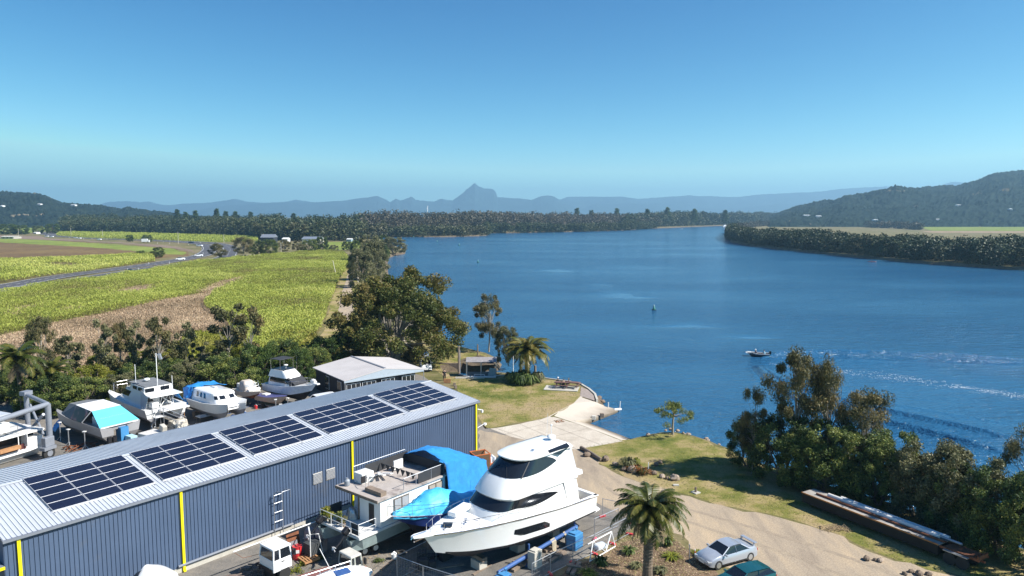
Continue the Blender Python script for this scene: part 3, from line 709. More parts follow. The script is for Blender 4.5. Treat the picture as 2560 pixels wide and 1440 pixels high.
    TPL[key] = (lm, wm); return TPL[key]
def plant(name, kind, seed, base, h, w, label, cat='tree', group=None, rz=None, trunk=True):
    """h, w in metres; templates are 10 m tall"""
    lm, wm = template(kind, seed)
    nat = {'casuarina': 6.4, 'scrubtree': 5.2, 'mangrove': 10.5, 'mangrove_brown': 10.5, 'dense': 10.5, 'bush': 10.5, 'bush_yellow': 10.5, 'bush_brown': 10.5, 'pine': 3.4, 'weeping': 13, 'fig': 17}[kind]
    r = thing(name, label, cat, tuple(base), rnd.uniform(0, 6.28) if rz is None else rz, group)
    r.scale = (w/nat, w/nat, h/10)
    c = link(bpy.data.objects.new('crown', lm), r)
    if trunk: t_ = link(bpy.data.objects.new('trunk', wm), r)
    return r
def ptree(kind, seed, u, vb, vt, wpx, name, label, cat='tree', group=None, z=0, rz=None):
    b_ = P(u, vb, z); D = b_.y; return plant(name, kind, seed, b_, (vb-vt)*D/1790*1.02, wpx*D/1800, label, cat, group, rz)

# the trees of the foreground and the yard
ptree('fig', 1, 985, 905, 672, 375, 'fig_tree', 'huge spreading olive-green tree behind the dark office building', rz=.3)
ptree('dense', 1, 822, 928, 838, 105, 'tree', 'nearly black dense tree left of the huge spreading tree')
ptree('casuarina', 1, 1222, 878, 736, 88, 'casuarina_tree', 'slender feathery tree standing alone at the river behind the boat shelter')
ptree('mangrove_brown', 1, 1268, 905, 815, 62, 'shrub', 'grey-green shrub between slender tree and riverside palm', 'shrub')
ptree('weeping', 1, 1682, 1086, 1001, 118, 'weeping_tree', 'small umbrella-shaped tree on the tip of the grassy point')
rt_ = [('casuarina', 2, 1985, 1192, 872, 175, 'tallest feathery casuarina above the riverbank, water showing through it'),
       ('casuarina', 3, 2068, 1200, 882, 120, 'thin feathery casuarina just right of the tallest one'),
       ('casuarina', 4, 2160, 1212, 975, 165, 'broad brown-green casuarina at the right end of the casuarina group'),
       ('casuarina', 5, 1880, 1185, 972, 90, 'short dark casuarina at the left end of the casuarina group'),
       ('mangrove', 1, 1868, 1165, 1048, 110, 'glossy green bush leaning over the water at the left end of the bank trees'),
       ('mangrove', 2, 1955, 1200, 1035, 170, 'dense green bank tree under the tallest casuarina'),
       ('mangrove', 3, 2055, 1225, 1040, 180, 'dense green bank tree right of the shadow on the lawn'),
       ('mangrove', 1, 2150, 1238, 1060, 170, 'dark green bank tree behind the far end of the long trailer'),
       ('mangrove', 2, 2240, 1262, 1072, 150, 'bright green topped bank tree behind the white pipes'),
       ('mangrove_brown', 2, 2325, 1305, 1095, 185, 'brownish grey bank tree behind the middle of the long trailer'),
       ('mangrove_brown', 3, 2415, 1340, 1108, 190, 'rounded olive bank tree behind the near end of the long trailer'),
       ('mangrove', 3, 2500, 1385, 1150, 190, 'dark bank tree at the right edge beyond the trailer wheels'),
       ('mangrove', 1, 2600, 1430, 1190, 200, 'dark bank tree cut off by the right edge of the picture'),
       ('mangrove', 2, 2195, 1262, 1100, 140, 'dark green filler tree between the bright green topped one and its left neighbour'),
       ('mangrove_brown', 1, 2285, 1290, 1120, 140, 'low olive tree squeezed between the green and the brownish grey bank trees'),
       ('mangrove', 3, 2370, 1328, 1140, 140, 'dark low tree between the brownish grey and the rounded olive bank trees'),
       ('mangrove', 1, 2010, 1218, 1070, 150, 'dark low tree at the edge of the lawn shadow beneath the casuarinas'),
       ('mangrove', 2, 2460, 1368, 1170, 150, 'dark low tree right behind the trailer wheels'),
       ('casuarina', 1, 2575, 1350, 1055, 150, 'dark feathery casuarina cut off by the right edge, above the water')]
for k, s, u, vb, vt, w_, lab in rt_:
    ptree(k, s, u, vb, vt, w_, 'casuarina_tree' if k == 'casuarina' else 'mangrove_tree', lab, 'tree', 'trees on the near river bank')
# row of thin trees and scrub between the yard and the fields
row = [('casuarina', 2, 112, 985, 792, 92, 'tall dark rounded tree behind the leaning palm at the left'),
       ('scrubtree', 1, 172, 975, 828, 85, 'sparse grey tree just right of the tall dark one'),
       ('scrubtree', 3, 268, 985, 793, 62, 'thin tree nearest to the left in the row before the dry field'),
       ('scrubtree', 2, 307, 975, 805, 60, 'second thin tree of the row before the dry field'),
       ('scrubtree', 5, 345, 972, 803, 58, 'third thin tree of the row before the dry field'),
       ('scrubtree', 4, 405, 975, 788, 82, 'forked thin tree above the masts of the white boat'),
       ('scrubtree', 1, 470, 958, 800, 66, 'rounded thin tree right of the masts, pale trunk'),
       ('scrubtree', 3, 507, 940, 853, 48, 'little dark tree in the gap right of the masts'),
       ('scrubtree', 4, 578, 955, 757, 112, 'widest open-crowned tree of the row, white trunk, at the cane edge'),
       ('scrubtree', 2, 628, 950, 768, 78, 'slim tree leaning against the widest open-crowned tree')]
for k, s, u, vb, vt, w_, lab in row: ptree(k, s, u, vb, vt, w_, 'gum_tree', lab, 'tree', 'thin trees between the yard and the cane')
bl = [('bush', 1, 150, 1035, 935, 130, 'dark green bush behind the travel lift'), ('bush', 2, 95, 1030, 925, 120, 'dark bush under the leaning palm'),
      ('bush_yellow', 1, 232, 1000, 915, 120, 'yellow-green bush above the grey boat cover'), ('bush', 3, 215, 1030, 945, 120, 'dark bush close behind the grey boat cover'),
      ('bush_brown', 1, 300, 1015, 930, 90, 'brown shrub behind the bow rail of the white boat'), ('bush', 1, 350, 990, 905, 110, 'dark bush behind the wheelhouse of the white boat'),
      ('bush_yellow', 2, 262, 965, 885, 90, 'bright yellow-green scrub beside the dry grass'), ('bush', 2, 425, 985, 895, 110, 'dark bush left of the thin antenna masts'),
      ('bush_brown', 2, 470, 990, 900, 100, 'brown shrub behind the boat under the blue tarp'), ('bush_yellow', 3, 436, 940, 870, 60, 'small yellow bush between two thin trees'),
      ('bush', 3, 540, 985, 890, 120, 'green bush above the white boat with square windows'), ('bush', 1, 590, 985, 880, 120, 'green bush above the small beige boat'),
      ('bush_yellow', 1, 545, 925, 860, 80, 'yellow-green scrub under the widest open-crowned tree'), ('dense', 2, 652, 965, 855, 110, 'very dark round bush left of the flybridge boat canopy'),
      ('bush', 2, 705, 955, 848, 110, 'green bush right behind the flybridge boat canopy'), ('dense', 3, 742, 962, 868, 90, 'dark bush at the left corner of the office building'),
      ('bush', 3, 785, 945, 862, 90, 'green bush behind the left end of the office roof'), ('bush_yellow', 2, 610, 930, 850, 70, 'pale yellow scrub at the foot of the slim tree'),
      ('bush_brown', 3, 865, 905, 830, 90, 'brown undergrowth left of the huge spreading tree trunk'), ('bush_brown', 1, 1035, 900, 850, 60, 'thin brown undergrowth right of the huge tree trunk'),
      ('bush', 1, 20, 1000, 905, 130, 'green bush at the left edge behind the palm'), ('bush_yellow', 3, 350, 930, 875, 60, 'small yellow-green clump under the third thin tree'),
      ('bush_brown', 2, 400, 930, 860, 80, 'low brown scrub under the forked tree'), ('bush_brown', 3, 500, 955, 890, 80, 'brown twiggy shrub right of the masts')]
for k, s, u, vb, vt, w_, lab in bl: ptree(k, s, u, vb, vt, w_, 'bush', lab, 'bush', 'bushes behind the boat yard')
# riverside and roadside trees further off
far_ = [('mangrove_brown', 1, 905, 718, 622, 70, 'brown riverside tree nearest to the camera beside the track'), ('mangrove_brown', 2, 935, 700, 605, 75, 'tall brown tree on the river edge beside the track'),
        ('bush', 2, 890, 700, 655, 40, 'dark low tree on the left side of the riverside trees'), ('mangrove_brown', 3, 925, 660, 585, 60, 'olive tree where the track disappears'),
        ('mangrove', 2, 953, 655, 612, 45, 'green rounded tree overhanging the river at the bend'), ('mangrove_brown', 1, 985, 634, 593, 62, 'olive round tree at the very tip of the small headland'),
        ('mangrove', 3, 955, 630, 588, 50, 'dark tree behind the tip of the small headland'), ('dense', 1, 893, 640, 600, 35, 'dark tree at the far end of the track'),
        ('casuarina', 3, 548, 652, 608, 52, 'conical dark tree at the bend of the highway'), ('casuarina', 4, 607, 645, 595, 62, 'wider dark tree right of the highway bend'),
        ('bush', 1, 395, 644, 618, 34, 'small dark tree at the end of the brown field'), ('bush', 3, 352, 642, 626, 22, 'tiny bush left of the small tree by the brown field'),
        ('dense', 2, 325, 604, 587, 18, 'small dark tree between highway and far cane'), ('bush', 2, 368, 605, 587, 26, 'bushy dark tree by the parked white truck on the highway'),
        ('dense', 3, 20, 586, 560, 50, 'dark tree at the far left edge'), ('dense', 1, 52, 586, 563, 40, 'second dark tree from the far left edge'),
        ('bush', 3, 95, 584, 564, 26, 'pale tree beside the white shed on the highway'), ('dense', 2, 132, 584, 559, 34, 'dark tree just left of the big woodland'),
        ('bush', 1, 640, 640, 600, 40, 'tree at the left end of the row along the sand lot'), ('bush', 2, 675, 640, 598, 45, 'tree behind the sand lot, below the grey roofed house'),
        ('casuarina', 2, 712, 637, 600, 36, 'slim tree in the middle of the row along the sand lot'), ('casuarina', 5, 745, 636, 603, 34, 'slim tree right of the light pole by the sand lot'),
        ('bush', 3, 775, 634, 598, 40, 'dark tree in front of the large house roof'), ('dense', 1, 805, 632, 592, 36, 'dark tree at the right end of the row by the sand lot'),
        ('bush_brown', 1, 835, 628, 612, 24, 'small brown tree left of the riverside group'), ('bush', 2, 868, 626, 603, 28, 'dark tree between far green lot and riverside group'),
        ('dense', 1, 2428, 563, 547, 13, 'lone dark round tree on the far right fields'), ('dense', 2, 2508, 563, 545, 12, 'second lone dark tree on the far right fields, nearer the right edge'),
        ('dense', 3, 2265, 554, 541, 26, 'dark clump of trees left of the lone round trees'), ('bush', 1, 2345, 548, 536, 12, 'small tree in the far line left of the lone trees')]
for k, s, u, vb, vt, w_, lab in far_: ptree(k, s, u, vb, vt, w_, 'tree' if 'bush' not in lab else 'bush', lab, 'tree')
pn = [(445, 524), (466, 530), (490, 527), (543, 522), (566, 528), (590, 529), (628, 530), (735, 533)]
pl_ = ['leftmost', 'second', 'third, broad topped', 'tallest', 'fifth', 'sixth', 'seventh', 'rightmost, well apart']
for i, (u, vt) in enumerate(pn):
    ptree('pine', 1+i % 3, u, 577, vt+1, 20, 'pine_tree', f'{pl_[i]} of the pines rising above the woodland left of the river', 'tree', 'pines above the left woodland')
pn = [(1442, 519), (1478, 524), (1542, 520), (1618, 521), (1668, 517), (1735, 521), (1812, 524)]
pl_ = ['first pine from the left', 'low second pine', 'third pine from the left', 'fourth pine', 'tallest pine', 'sixth pine', 'last pine before the river bend']
for i, (u, vt) in enumerate(pn):
    ptree('pine', 1+i % 3, u, 566, vt+2.5, 20, 'pine_tree', f'{pl_[i]} standing out of the woodland across the river', 'tree', 'pines above the far bank')

# woodland masses
def strip(name, front, depth, spacing, h, w, nq, lsz, m, label, seed=1, grow=0, tb=.45, lo=.1):
    g = np.random.default_rng(seed); w_ = [P(u, v, 0) for u, v in front]; Cs = []; Ts = []
    for a, b_ in zip(w_[:-1], w_[1:]):
        L_ = (b_-a).length; nrows = int(depth/spacing)+1
        for r in range(nrows):
            for k in range(max(1, int(L_/spacing+g.uniform(0, 1)))):
                t_ = g.uniform(0, 1); p = a.lerp(b_, t_); dep = r*spacing+g.uniform(-.4, .4)*spacing+.25*spacing
                d = Vector((p.x, p.y, 0)).normalized(); p = p+d*dep
                q_ = float(vnoise(np.array([p.x]), np.array([p.y]), 4*spacing, seed+3)[0]); q2 = float(vnoise(np.array([p.x]), np.array([p.y]), 9*spacing, seed+7)[0]); H_ = h*(.72+.5*q_)*g.uniform(.85, 1.12)+grow*dep/max(depth, 1); R_ = w*g.uniform(.7, 1.3)/2
                n_ = int(nq*g.uniform(.7, 1.2)); nc_ = 7; cc = []
                for _ in range(nc_):
                    aa = g.uniform(0, 6.28); zz = g.uniform(lo, .85); rr = R_*math.sqrt(max(0, 1-((zz-.45)/.6)**2))*g.uniform(.2, .75)
                    cc.append((p.x+rr*math.cos(aa), p.y+rr*math.sin(aa), zz*H_))
                cc = np.array(cc)[g.integers(0, nc_, n_)]
                dd = g.normal(size=(n_, 3)); dd /= np.linalg.norm(dd, axis=1)[:, None]
                q = cc+dd*(R_*.5*g.uniform(0, 1, n_)**.5)[:, None]*np.array([1, 1, .75]); q[:, 2] = np.maximum(q[:, 2], .2)
                Cs.append(q); Ts.append(np.full(n_, tb+(q2-.5)*.7+g.uniform(-.14, .14))+.06*g.normal(size=n_))
    C = np.concatenate(Cs); T = np.concatenate(Ts)
    me = quads_mesh(name, leaves(C, lsz, g, .75, hz=.8), T, m); o = link(bpy.data.objects.new(name, me))
    return tag(o, label, 'woodland', None, 'stuff')
strip('mangrove_wood', [(1832, 583), (1826, 592), (1832, 600), (1870, 609), (1960, 619), (2100, 633), (2200, 642), (2300, 651), (2430, 659), (2560, 668), (2900, 691)], 62, 6.0, 11.0, 12, 420, .55, L_wood, 'dense dark olive mangroves along the right river bank', 5, 2)
strip('mangrove_wood', [(1845, 577), (1870, 569), (1930, 563), (1990, 560)], 60, 9, 10, 11, 110, 1.3, L_woodb, 'mangroves behind the tip of the right bank', 6)
strip('mangrove_wood', [(948, 591), (1000, 590), (1100, 590), (1190, 588), (1216, 586), (1222, 581), (1300, 580.5), (1450, 577.5), (1560, 574.5), (1640, 569.5)], 50, 9, 13, 15, 260, .9, L_wood, 'green mangrove fringe along the far river bank', 7, 0, .6)
strip('woodland', [(900, 588), (1000, 584), (1100, 583), (1215, 579), (1300, 575), (1450, 572), (1560, 570), (1640, 568)], 330, 17, 25, 25, 200, 1.3, L_woodb, 'grey-brown bare looking woodland behind the far bank mangroves', 8, 9, .45)
strip('woodland', [(1560, 570.5), (1620, 568), (1700, 565.5), (1780, 563), (1840, 561.3), (1900, 558.5), (1990, 555.5)], 250, 20, 29, 30, 180, 1.7, L_wood, 'dark green woodland where the river disappears', 9, 4, .3)
strip('woodland', [(163, 580), (230, 583), (350, 584.5), (450, 586.5), (560, 591), (640, 595), (700, 600), (800, 604), (905, 602)], 300, 13, 18, 20, 200, 1.05, L_wood, 'dark green woodland across the plain left of the river', 10, 9, .42)
strip('woodland', [(640, 598), (760, 603), (860, 601), (930, 598), (960, 594)], 90, 9, 16, 11, 120, 1.1, L_wood, 'mixed trees around the houses left of the river', 12, 2, .62)
strip('woodland', [(1930, 556), (2060, 554.5), (2150, 553)], 90, 25, 15, 22, 60, 2.8, L_wood, 'trees around the farm sheds beyond the right bank', 13)
strip('woodland', [(2140, 549), (2300, 547), (2420, 546.5), (2900, 546)], 200, 60, 15, 34, 60, 4.5, L_wood, 'far line of trees at the foot of the right hill', 14)
strip('woodland', [(-500, 560), (60, 560), (160, 560), (260, 558)], 250, 60, 17, 34, 60, 4.5, L_wood, 'far line of trees at the foot of the left hill', 15)
strip('woodland', [(2160, 568), (2200, 570), (2250, 572), (2300, 575)], 40, 12, 11, 14, 80, 1.4, L_woodb, 'brown trees rising behind the right mangroves', 16, 2)
# drawn out scrub under the trees behind the yard
strip('undergrowth', [(-120, 1000), (0, 1010), (120, 1030), (250, 1012), (340, 985), (450, 978), (560, 968), (650, 958), (760, 948), (800, 930)], 13, 2.3, 2.2, 3.2, 130, .22, L_mang, 'tangled green undergrowth behind the boat yard', 17, 1, .55)
strip('undergrowth', [(760, 915), (860, 905), (960, 900), (1040, 895)], 8, 2.3, 1.7, 3.0, 100, .22, L_brown, 'brown undergrowth beneath the huge spreading tree', 18)

# cane and grass
def blades(name, poly, n, hgt, ln, m, label, seed=1, holes=None, dens=None, tint=None, wid=.16, cat='cane'):
    g = np.random.default_rng(seed); w_ = [P(u, v, 0) for u, v in poly]
    xs_ = [p.x for p in w_]; ys_ = [p.y for p in w_]
    # sample evenly in view so that the far part is not starved
    X = g.uniform(min(xs_), max(xs_), n*3); Y = g.uniform(min(ys_), max(ys_), n*3)
    ok = inpoly(X, Y, w_)
    for h_ in holes or []:
        ok &= ~inpoly(X+g.normal(size=len(X))*1.5, Y+g.normal(size=len(X))*2.5, [P(u, v, 0) for u, v in h_])
    if dens: ok &= g.uniform(0, 1, len(X)) < dens(X, Y)
    X = X[ok]; Y = Y[ok]
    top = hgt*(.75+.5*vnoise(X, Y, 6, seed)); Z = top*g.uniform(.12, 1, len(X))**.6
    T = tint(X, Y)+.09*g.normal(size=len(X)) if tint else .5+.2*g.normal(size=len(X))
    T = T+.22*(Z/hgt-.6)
    C = np.stack([X, Y, Z], 1)
    n_ = len(X); d = g.normal(size=(n_, 3))*np.array([.55, .55, .2])+np.array([0, 0, .9]); d /= np.linalg.norm(d, axis=1)[:, None]
    b_ = g.normal(size=(n_, 3)); b_ -= (b_*d).sum(1)[:, None]*d; b_ /= np.linalg.norm(b_, axis=1)[:, None]
    s = ln*g.uniform(.6, 1.3, n_); V = np.stack([C-d*(s*.5)[:, None], C+b_*(s*wid)[:, None], C+d*(s*.5)[:, None], C-b_*(s*wid)[:, None]], 1)
    o = link(bpy.data.objects.new(name, quads_mesh(name, V, T, m))); return tag(o, label, cat, None, 'stuff')
dryp = [[(270, 738), (330, 722), (400, 715), (392, 735), (320, 748)], [(205, 734), (290, 718), (330, 712), (300, 724), (220, 742)],
        [(500, 686), (540, 680), (570, 684), (540, 692)], [(0, 790), (60, 772), (115, 776), (60, 796), (0, 804)], [(120, 790), (200, 772), (215, 778), (140, 796)], [(480, 735), (560, 705), (640, 690), (600, 715), (550, 740)]]
for i, q in enumerate(dryp): sheet('dry_patch', q, .05+.004*i, G_dry, .8, 3, seed=i)
ct = lambda X, Y: .12+.5*vnoise(X, Y, 26, 3)+.3*vnoise(X, Y, 7, 5)+.12*vnoise(X, Y, 2.5, 6)
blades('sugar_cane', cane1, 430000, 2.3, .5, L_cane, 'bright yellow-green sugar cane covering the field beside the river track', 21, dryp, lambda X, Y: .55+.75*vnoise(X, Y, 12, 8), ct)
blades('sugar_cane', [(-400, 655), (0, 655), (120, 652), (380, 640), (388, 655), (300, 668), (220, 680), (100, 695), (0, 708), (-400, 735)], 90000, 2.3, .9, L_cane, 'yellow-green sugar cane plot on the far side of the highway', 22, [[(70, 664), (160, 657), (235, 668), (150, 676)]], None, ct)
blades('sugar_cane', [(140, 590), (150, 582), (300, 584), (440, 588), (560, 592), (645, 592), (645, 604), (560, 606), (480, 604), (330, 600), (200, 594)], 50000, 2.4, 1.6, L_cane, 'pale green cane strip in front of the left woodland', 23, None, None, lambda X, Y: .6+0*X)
for i, q in enumerate(dryp): blades('dry_grass', q, 9000, .9, .6, L_dryg, 'dry pinkish cane stubble patch inside the green cane', 40+i, None, None, lambda X, Y: .2+.5*vnoise(X, Y, 9, 4), .2, 'grass')
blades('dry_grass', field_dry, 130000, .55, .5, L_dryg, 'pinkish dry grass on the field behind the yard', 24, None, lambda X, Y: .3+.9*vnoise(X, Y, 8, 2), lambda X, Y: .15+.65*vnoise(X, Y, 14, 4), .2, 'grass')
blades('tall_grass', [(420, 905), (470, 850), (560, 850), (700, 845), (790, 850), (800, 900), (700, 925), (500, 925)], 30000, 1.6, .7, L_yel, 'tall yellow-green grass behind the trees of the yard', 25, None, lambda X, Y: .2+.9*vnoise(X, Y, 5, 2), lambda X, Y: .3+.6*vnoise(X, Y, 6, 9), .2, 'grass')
# ------------------------------------------------------------------ boats: shared builders
def lerp(a, b, t): return a+(b-a)*t
def interp(t, pts):
    return float(np.interp(t, [p[0] for p in pts], [p[1] for p in pts]))
class Hull:
    """x from stern (0) to bow (L), port +y; tables over t = x/L"""
    def __init__(s, L, beam, sheer, chine, keel, chb=None, n=22, kr=.12, flare=.35):
        s.L = L; s.n = n; s.rows = []
        for i in range(n+1):
            t = (i/n); t = 1-(1-t)**1.25
            b = interp(t, beam); zs = interp(t, sheer); zc = interp(t, chine); zk = interp(t, keel); bc = interp(t, chb) if chb else b*.88
            xs_ = L*t; xc = L*t*(1-kr*.55*t**3); xk = L*t*(1-kr*t**3)
            m = (lerp(xc, xs_, .5), lerp(bc, b, flare), lerp(zc, zs, .5))
            s.rows.append(((xk, 0, zk), (xc, bc, zc), m, (xs_, b, zs)))
    def parts(s, root, mt, mb_, deckm=None, deck_from=0, camber=.08, drop=.04, name='hull'):
        a = MB()
        for sg in (1, -1):
            a.loft([[(q[0], q[1]*sg, q[2]) for q in r[1:]] for r in s.rows], flip=sg < 0)
        r = s.rows[0]; a.add([(r[3][0], r[3][1], r[3][2]), (r[2][0], r[2][1], r[2][2]), (r[1][0], r[1][1], r[1][2]), (r[1][0], -r[1][1], r[1][2]), (r[2][0], -r[2][1], r[2][2]), (r[3][0], -r[3][1], r[3][2])], [(0, 1, 2, 3, 4, 5)])
        o1 = a.build(name, mt, root, smooth=True)
        b = MB()
        for sg in (1, -1): b.loft([[(r[0][0], 0, r[0][2]), (r[1][0], r[1][1]*sg, r[1][2])] for r in s.rows])
        r = s.rows[0]; b.add([(r[0][0], 0, r[0][2]), (r[1][0], r[1][1], r[1][2]), (r[1][0], -r[1][1], r[1][2])], [(0, 1, 2)])
        o2 = b.build('hull_bottom', mb_, root, smooth=True)
        if deckm:
            d = MB(); rr = [r for r in s.rows if r[3][0] >= deck_from-1e-6]
            d.loft([[(r[3][0], r[3][1]*k, r[3][2]-drop+camber*(1-k*k)) for k in (1, .6, 0, -.6, -1)] for r in rr])
            d.build('deck', deckm, root, smooth=True)
        g = MB()
        for sg in (1, -1): g.path([Vector((r[3][0], r[3][1]*sg, r[3][2])) for r in s.rows], .04, 5)
        return o1, o2, g
    def side(s, x, f, sg=1, off=.02):
        """point of the topside at length x, f=0 chine, 1 sheer"""
        for a, b in zip(s.rows[:-1], s.rows[1:]):
            pa = [lerp(a[1][k], a[2][k], min(1, f*2)) if f < .5 else lerp(a[2][k], a[3][k], f*2-1) for k in range(3)]
            pb = [lerp(b[1][k], b[2][k], min(1, f*2)) if f < .5 else lerp(b[2][k], b[3][k], f*2-1) for k in range(3)]
            if pa[0] <= x <= pb[0]:
                t = (x-pa[0])/(pb[0]-pa[0]+1e-9); return Vector((x, (lerp(pa[1], pb[1], t)+off)*sg, lerp(pa[2], pb[2], t)))
        return Vector((x, s.rows[-1][2][1]*sg, lerp(s.rows[-1][1][2], s.rows[-1][3][2], f)))
def rail(root, pts, h, posts=None, r=.016, m=None, mid=False, name='rail'):
    """tube rail above a polyline with stanchions"""
    m = m or M_chrome; mb = MB(); pts = [Vector(p) for p in pts]; up = Vector((0, 0, h))
    mb.path([p+up for p in pts], r, 5)
    if mid: mb.path([p+up*.5 for p in pts], r*.8, 5)
    for p in pts: mb.tube(p, p+up, r, 5)
    return mb.build(name, m, root)
class House:
    """cabin as a stack of plan outlines: levels (z, x_aft, x_fwd, half width, front radius)"""
    def __init__(s, lv): s.lv = lv
    def at(s, z):
        L = s.lv
        for a, b in zip(L[:-1], L[1:]):
            if a[0] <= z <= b[0]:
                t = (z-a[0])/(b[0]-a[0]+1e-9); return [lerp(a[k], b[k], t) for k in range(5)]
        return list(L[-1] if z > L[-1][0] else L[0])
    def pt(s, u, z, off=0):
        _, xa, xf, w, r = s.at(z); w += off; xf += off
        if u <= .35: return Vector((lerp(xa, xf-r, u/.35), w, z))
        if u >= .65: return Vector((lerp(xf-r, xa, (u-.65)/.35), -w, z))
        th = math.pi/2-(u-.35)/.3*math.pi; c, sn2 = math.cos(th), math.sin(th); e = .72
        return Vector((xf-r+r*abs(c)**e, w*math.copysign(abs(sn2)**e, sn2), z))
    def ux(s, x, z, port=True):
        _, xa, xf, w, r = s.at(z); u = .35*(x-xa)/(xf-r-xa); u = max(0, min(.35, u)); return u if port else 1-u
    def shell(s, zs=None, nu=44):
        mb = MB(); zs = zs or [l[0] for l in s.lv]
        us = [i/nu for i in range(nu+1)]
        mb.loft([[s.pt(u, z) for u in us] for z in zs])
        for i in range(len(zs)-1):   # aft wall
            pass
        a = [[s.pt(0, z), s.pt(1, z)] for z in zs]; mb.loft(a)
        top = [s.pt(u, zs[-1]) for u in us]; mb.add(top, [tuple(range(len(top)))])
        return mb
    def glass(s, u0, u1, lo, hi, off=.02, n=28):
        """lo, hi: z as functions of k in 0..1 along u0..u1"""
        mb = MB(); rows = []
        for i in range(n+1):
            k = i/n; u = lerp(u0, u1, k); a, b = lo(k), hi(k)
            rows.append([s.pt(u, lerp(a, b, j/3), off) for j in range(4)])
        mb.loft(rows); return mb

# ------------------------------------------------------------------ the big white motor yacht
YO = (4.83, 53.04, 0); YR = R(-136)
y = thing('motor_yacht', 'big white enclosed-flybridge motor yacht with black wraparound windows, propped up on the hardstand', 'yacht', YO, YR)
Hy = Hull(14.4, [(0, 2.15), (.3, 2.25), (.55, 2.15), (.72, 1.75), (.85, 1.2), (.95, .5), (1, .06)], [(0, 2.85), (.25, 3.08), (.6, 3.5), (.8, 3.62), (1, 3.66)],
          [(0, 1.6), (.3, 1.55), (.6, 1.6), (.8, 1.8), (.92, 2.05), (1, 2.3)], [(0, 1.0), (.5, .85), (.75, .95), (.9, 1.5), (1, 2.2)],
          [(0, 2.02), (.4, 2.05), (.6, 1.7), (.75, 1.15), (.88, .6), (1, .03)], n=30, kr=.115)
_, _, gy = Hy.parts(y, M_gel, M_antif, M_gel, 1.75, .1, .02)
gy.build('rub_rail', M_chrome, y)
mb = MB()
for sg in (1, -1):
    mb.loft([[Hy.side(x, .0, sg, .015), Hy.side(x, .085, sg, .015)] for x in np.linspace(.02, 12.9, 26)])
mb.build('boot_stripe', M_black, y)
mb = MB()   # dark recessed hull window
xs_ = np.linspace(5.1, 8.3, 12)
mb.loft([[Hy.side(x, .30+.20*max(0, (x-7.6)), 1, .012), Hy.side(x, .62-.35*max(0, 5.6-x), 1, .012)] for x in xs_])
mb.loft([[Hy.side(x, .30+.20*max(0, (x-7.6)), -1, .012), Hy.side(x, .62-.35*max(0, 5.6-x), -1, .012)] for x in xs_])
mb.build('hull_window', M_glass, y)
mb = MB()   # cockpit: floor, coaming caps, inner walls
mb.box((.85, 0, 2.02), (1.9, 4.0, .06)); mb.build('cockpit_floor', mat('teak_grey', (.42, .38, .33), .8), y)
mb = MB()
for sg in (1, -1):
    mb.box((.85, sg*2.03, 2.9), (1.9, .3, .07)); mb.box((.85, sg*1.9, 2.45), (1.85, .05, .86))
mb.box((.06, 0, 2.9), (.3, 4.2, .07)); mb.box((.2, 0, 2.45), (.06, 3.9, .86))
mb.build('cockpit_coaming', M_gel, y)
mb = MB(); mb.box((.62, -.5, 2.72), (.75, 1.3, .62)); mb.build('bait_station', M_gel, y, bevel=.05)
mb = MB(); mb.prism([(-.0, -1.9, 1.45), (-.0, 1.9, 1.45), (-.85, 1.75, 1.42), (-1.05, 1.2, 1.42), (-1.05, -1.2, 1.42), (-.85, -1.75, 1.42)], (0, 0, .1)); mb.build('swim_platform', M_gel, y, bevel=.03)
# superstructure
low = House([(3.0, 1.75, 10.4, 1.84, 1.9), (3.6, 1.8, 10.05, 1.82, 1.7), (4.1, 1.85, 9.7, 1.8, 1.5), (4.8, 2.0, 9.0, 1.74, 1.4)])
low.shell().build('saloon', M_gel, y, smooth=True)
def lens(k, lo_, hi_, e=.7): return lerp(lo_, hi_, 1)
u_a = low.ux(3.9, 4.1); u_b = 1-u_a
def sidek(k, n=.24):
    q = min(k, 1-k)/n; return min(1, max(0, q))
low.glass(u_a, u_b, lambda k: 4.12-.27*math.sin(math.pi*min(1, sidek(k, .3)))+.02, lambda k: 4.15+.6*math.sin(sidek(k, .36)*math.pi/2)**.8, .025, 48).build('saloon_window', M_glass, y, smooth=True)
up = House([(4.7, 1.9, 9.05, 1.87, 1.5), (4.86, 2.0, 9.2, 1.9, 1.6), (5.4, 2.3, 8.85, 1.8, 1.9), (5.95, 2.45, 8.2, 1.68, 2.1), (6.95, 2.6, 6.95, 1.42, 1.7)])
up.shell().build('flybridge', M_gel, y, smooth=True)
u_a = up.ux(3.9, 6.3); u_b = 1-u_a
up.glass(u_a, u_b, lambda k: 6.34-.38*math.sin(sidek(k, .3)*math.pi/2), lambda k: 6.36+.53*math.sin(sidek(k, .3)*math.pi/2)**.7, .02, 48).build('flybridge_window', M_glass, y, smooth=True)
mb = MB()
for k in (.395, .605):
    mb.path([up.pt(k, 5.9, .03), up.pt(k, 6.9, .03)], .035, 4)
mb.build('window_pillar', M_black, y)
mb = MB()
for k in (.46, .54):
    a_ = up.pt(k, 5.98, .05); mb.path([a_, up.pt(k+(.03 if k < .5 else -.03), 6.5, .05)], .02, 4)
mb.build('wiper', M_black, y)
top = House([(6.93, 2.2, 7.35, 1.58, 2.0), (7.02, 2.15, 7.38, 1.6, 2.0), (7.22, 2.3, 6.7, 1.35, 1.9), (7.3, 2.6, 5.9, .9, 1.6)])
top.shell().build('hardtop', M_gel, y, smooth=True)
mb = MB(); mb.prism([(4.6, 1.5, 7.09), (3.6, 1.66, 6.72), (2.5, 1.56, 7.08)], (0, .03, 0)); mb.prism([(4.6, 1.42, 7.19), (4.6, 1.6, 7.06), (2.5, 1.6, 7.06), (2.5, 1.3, 7.23)], (0, .0, .03)); mb.build('roof_window', M_glass, y)
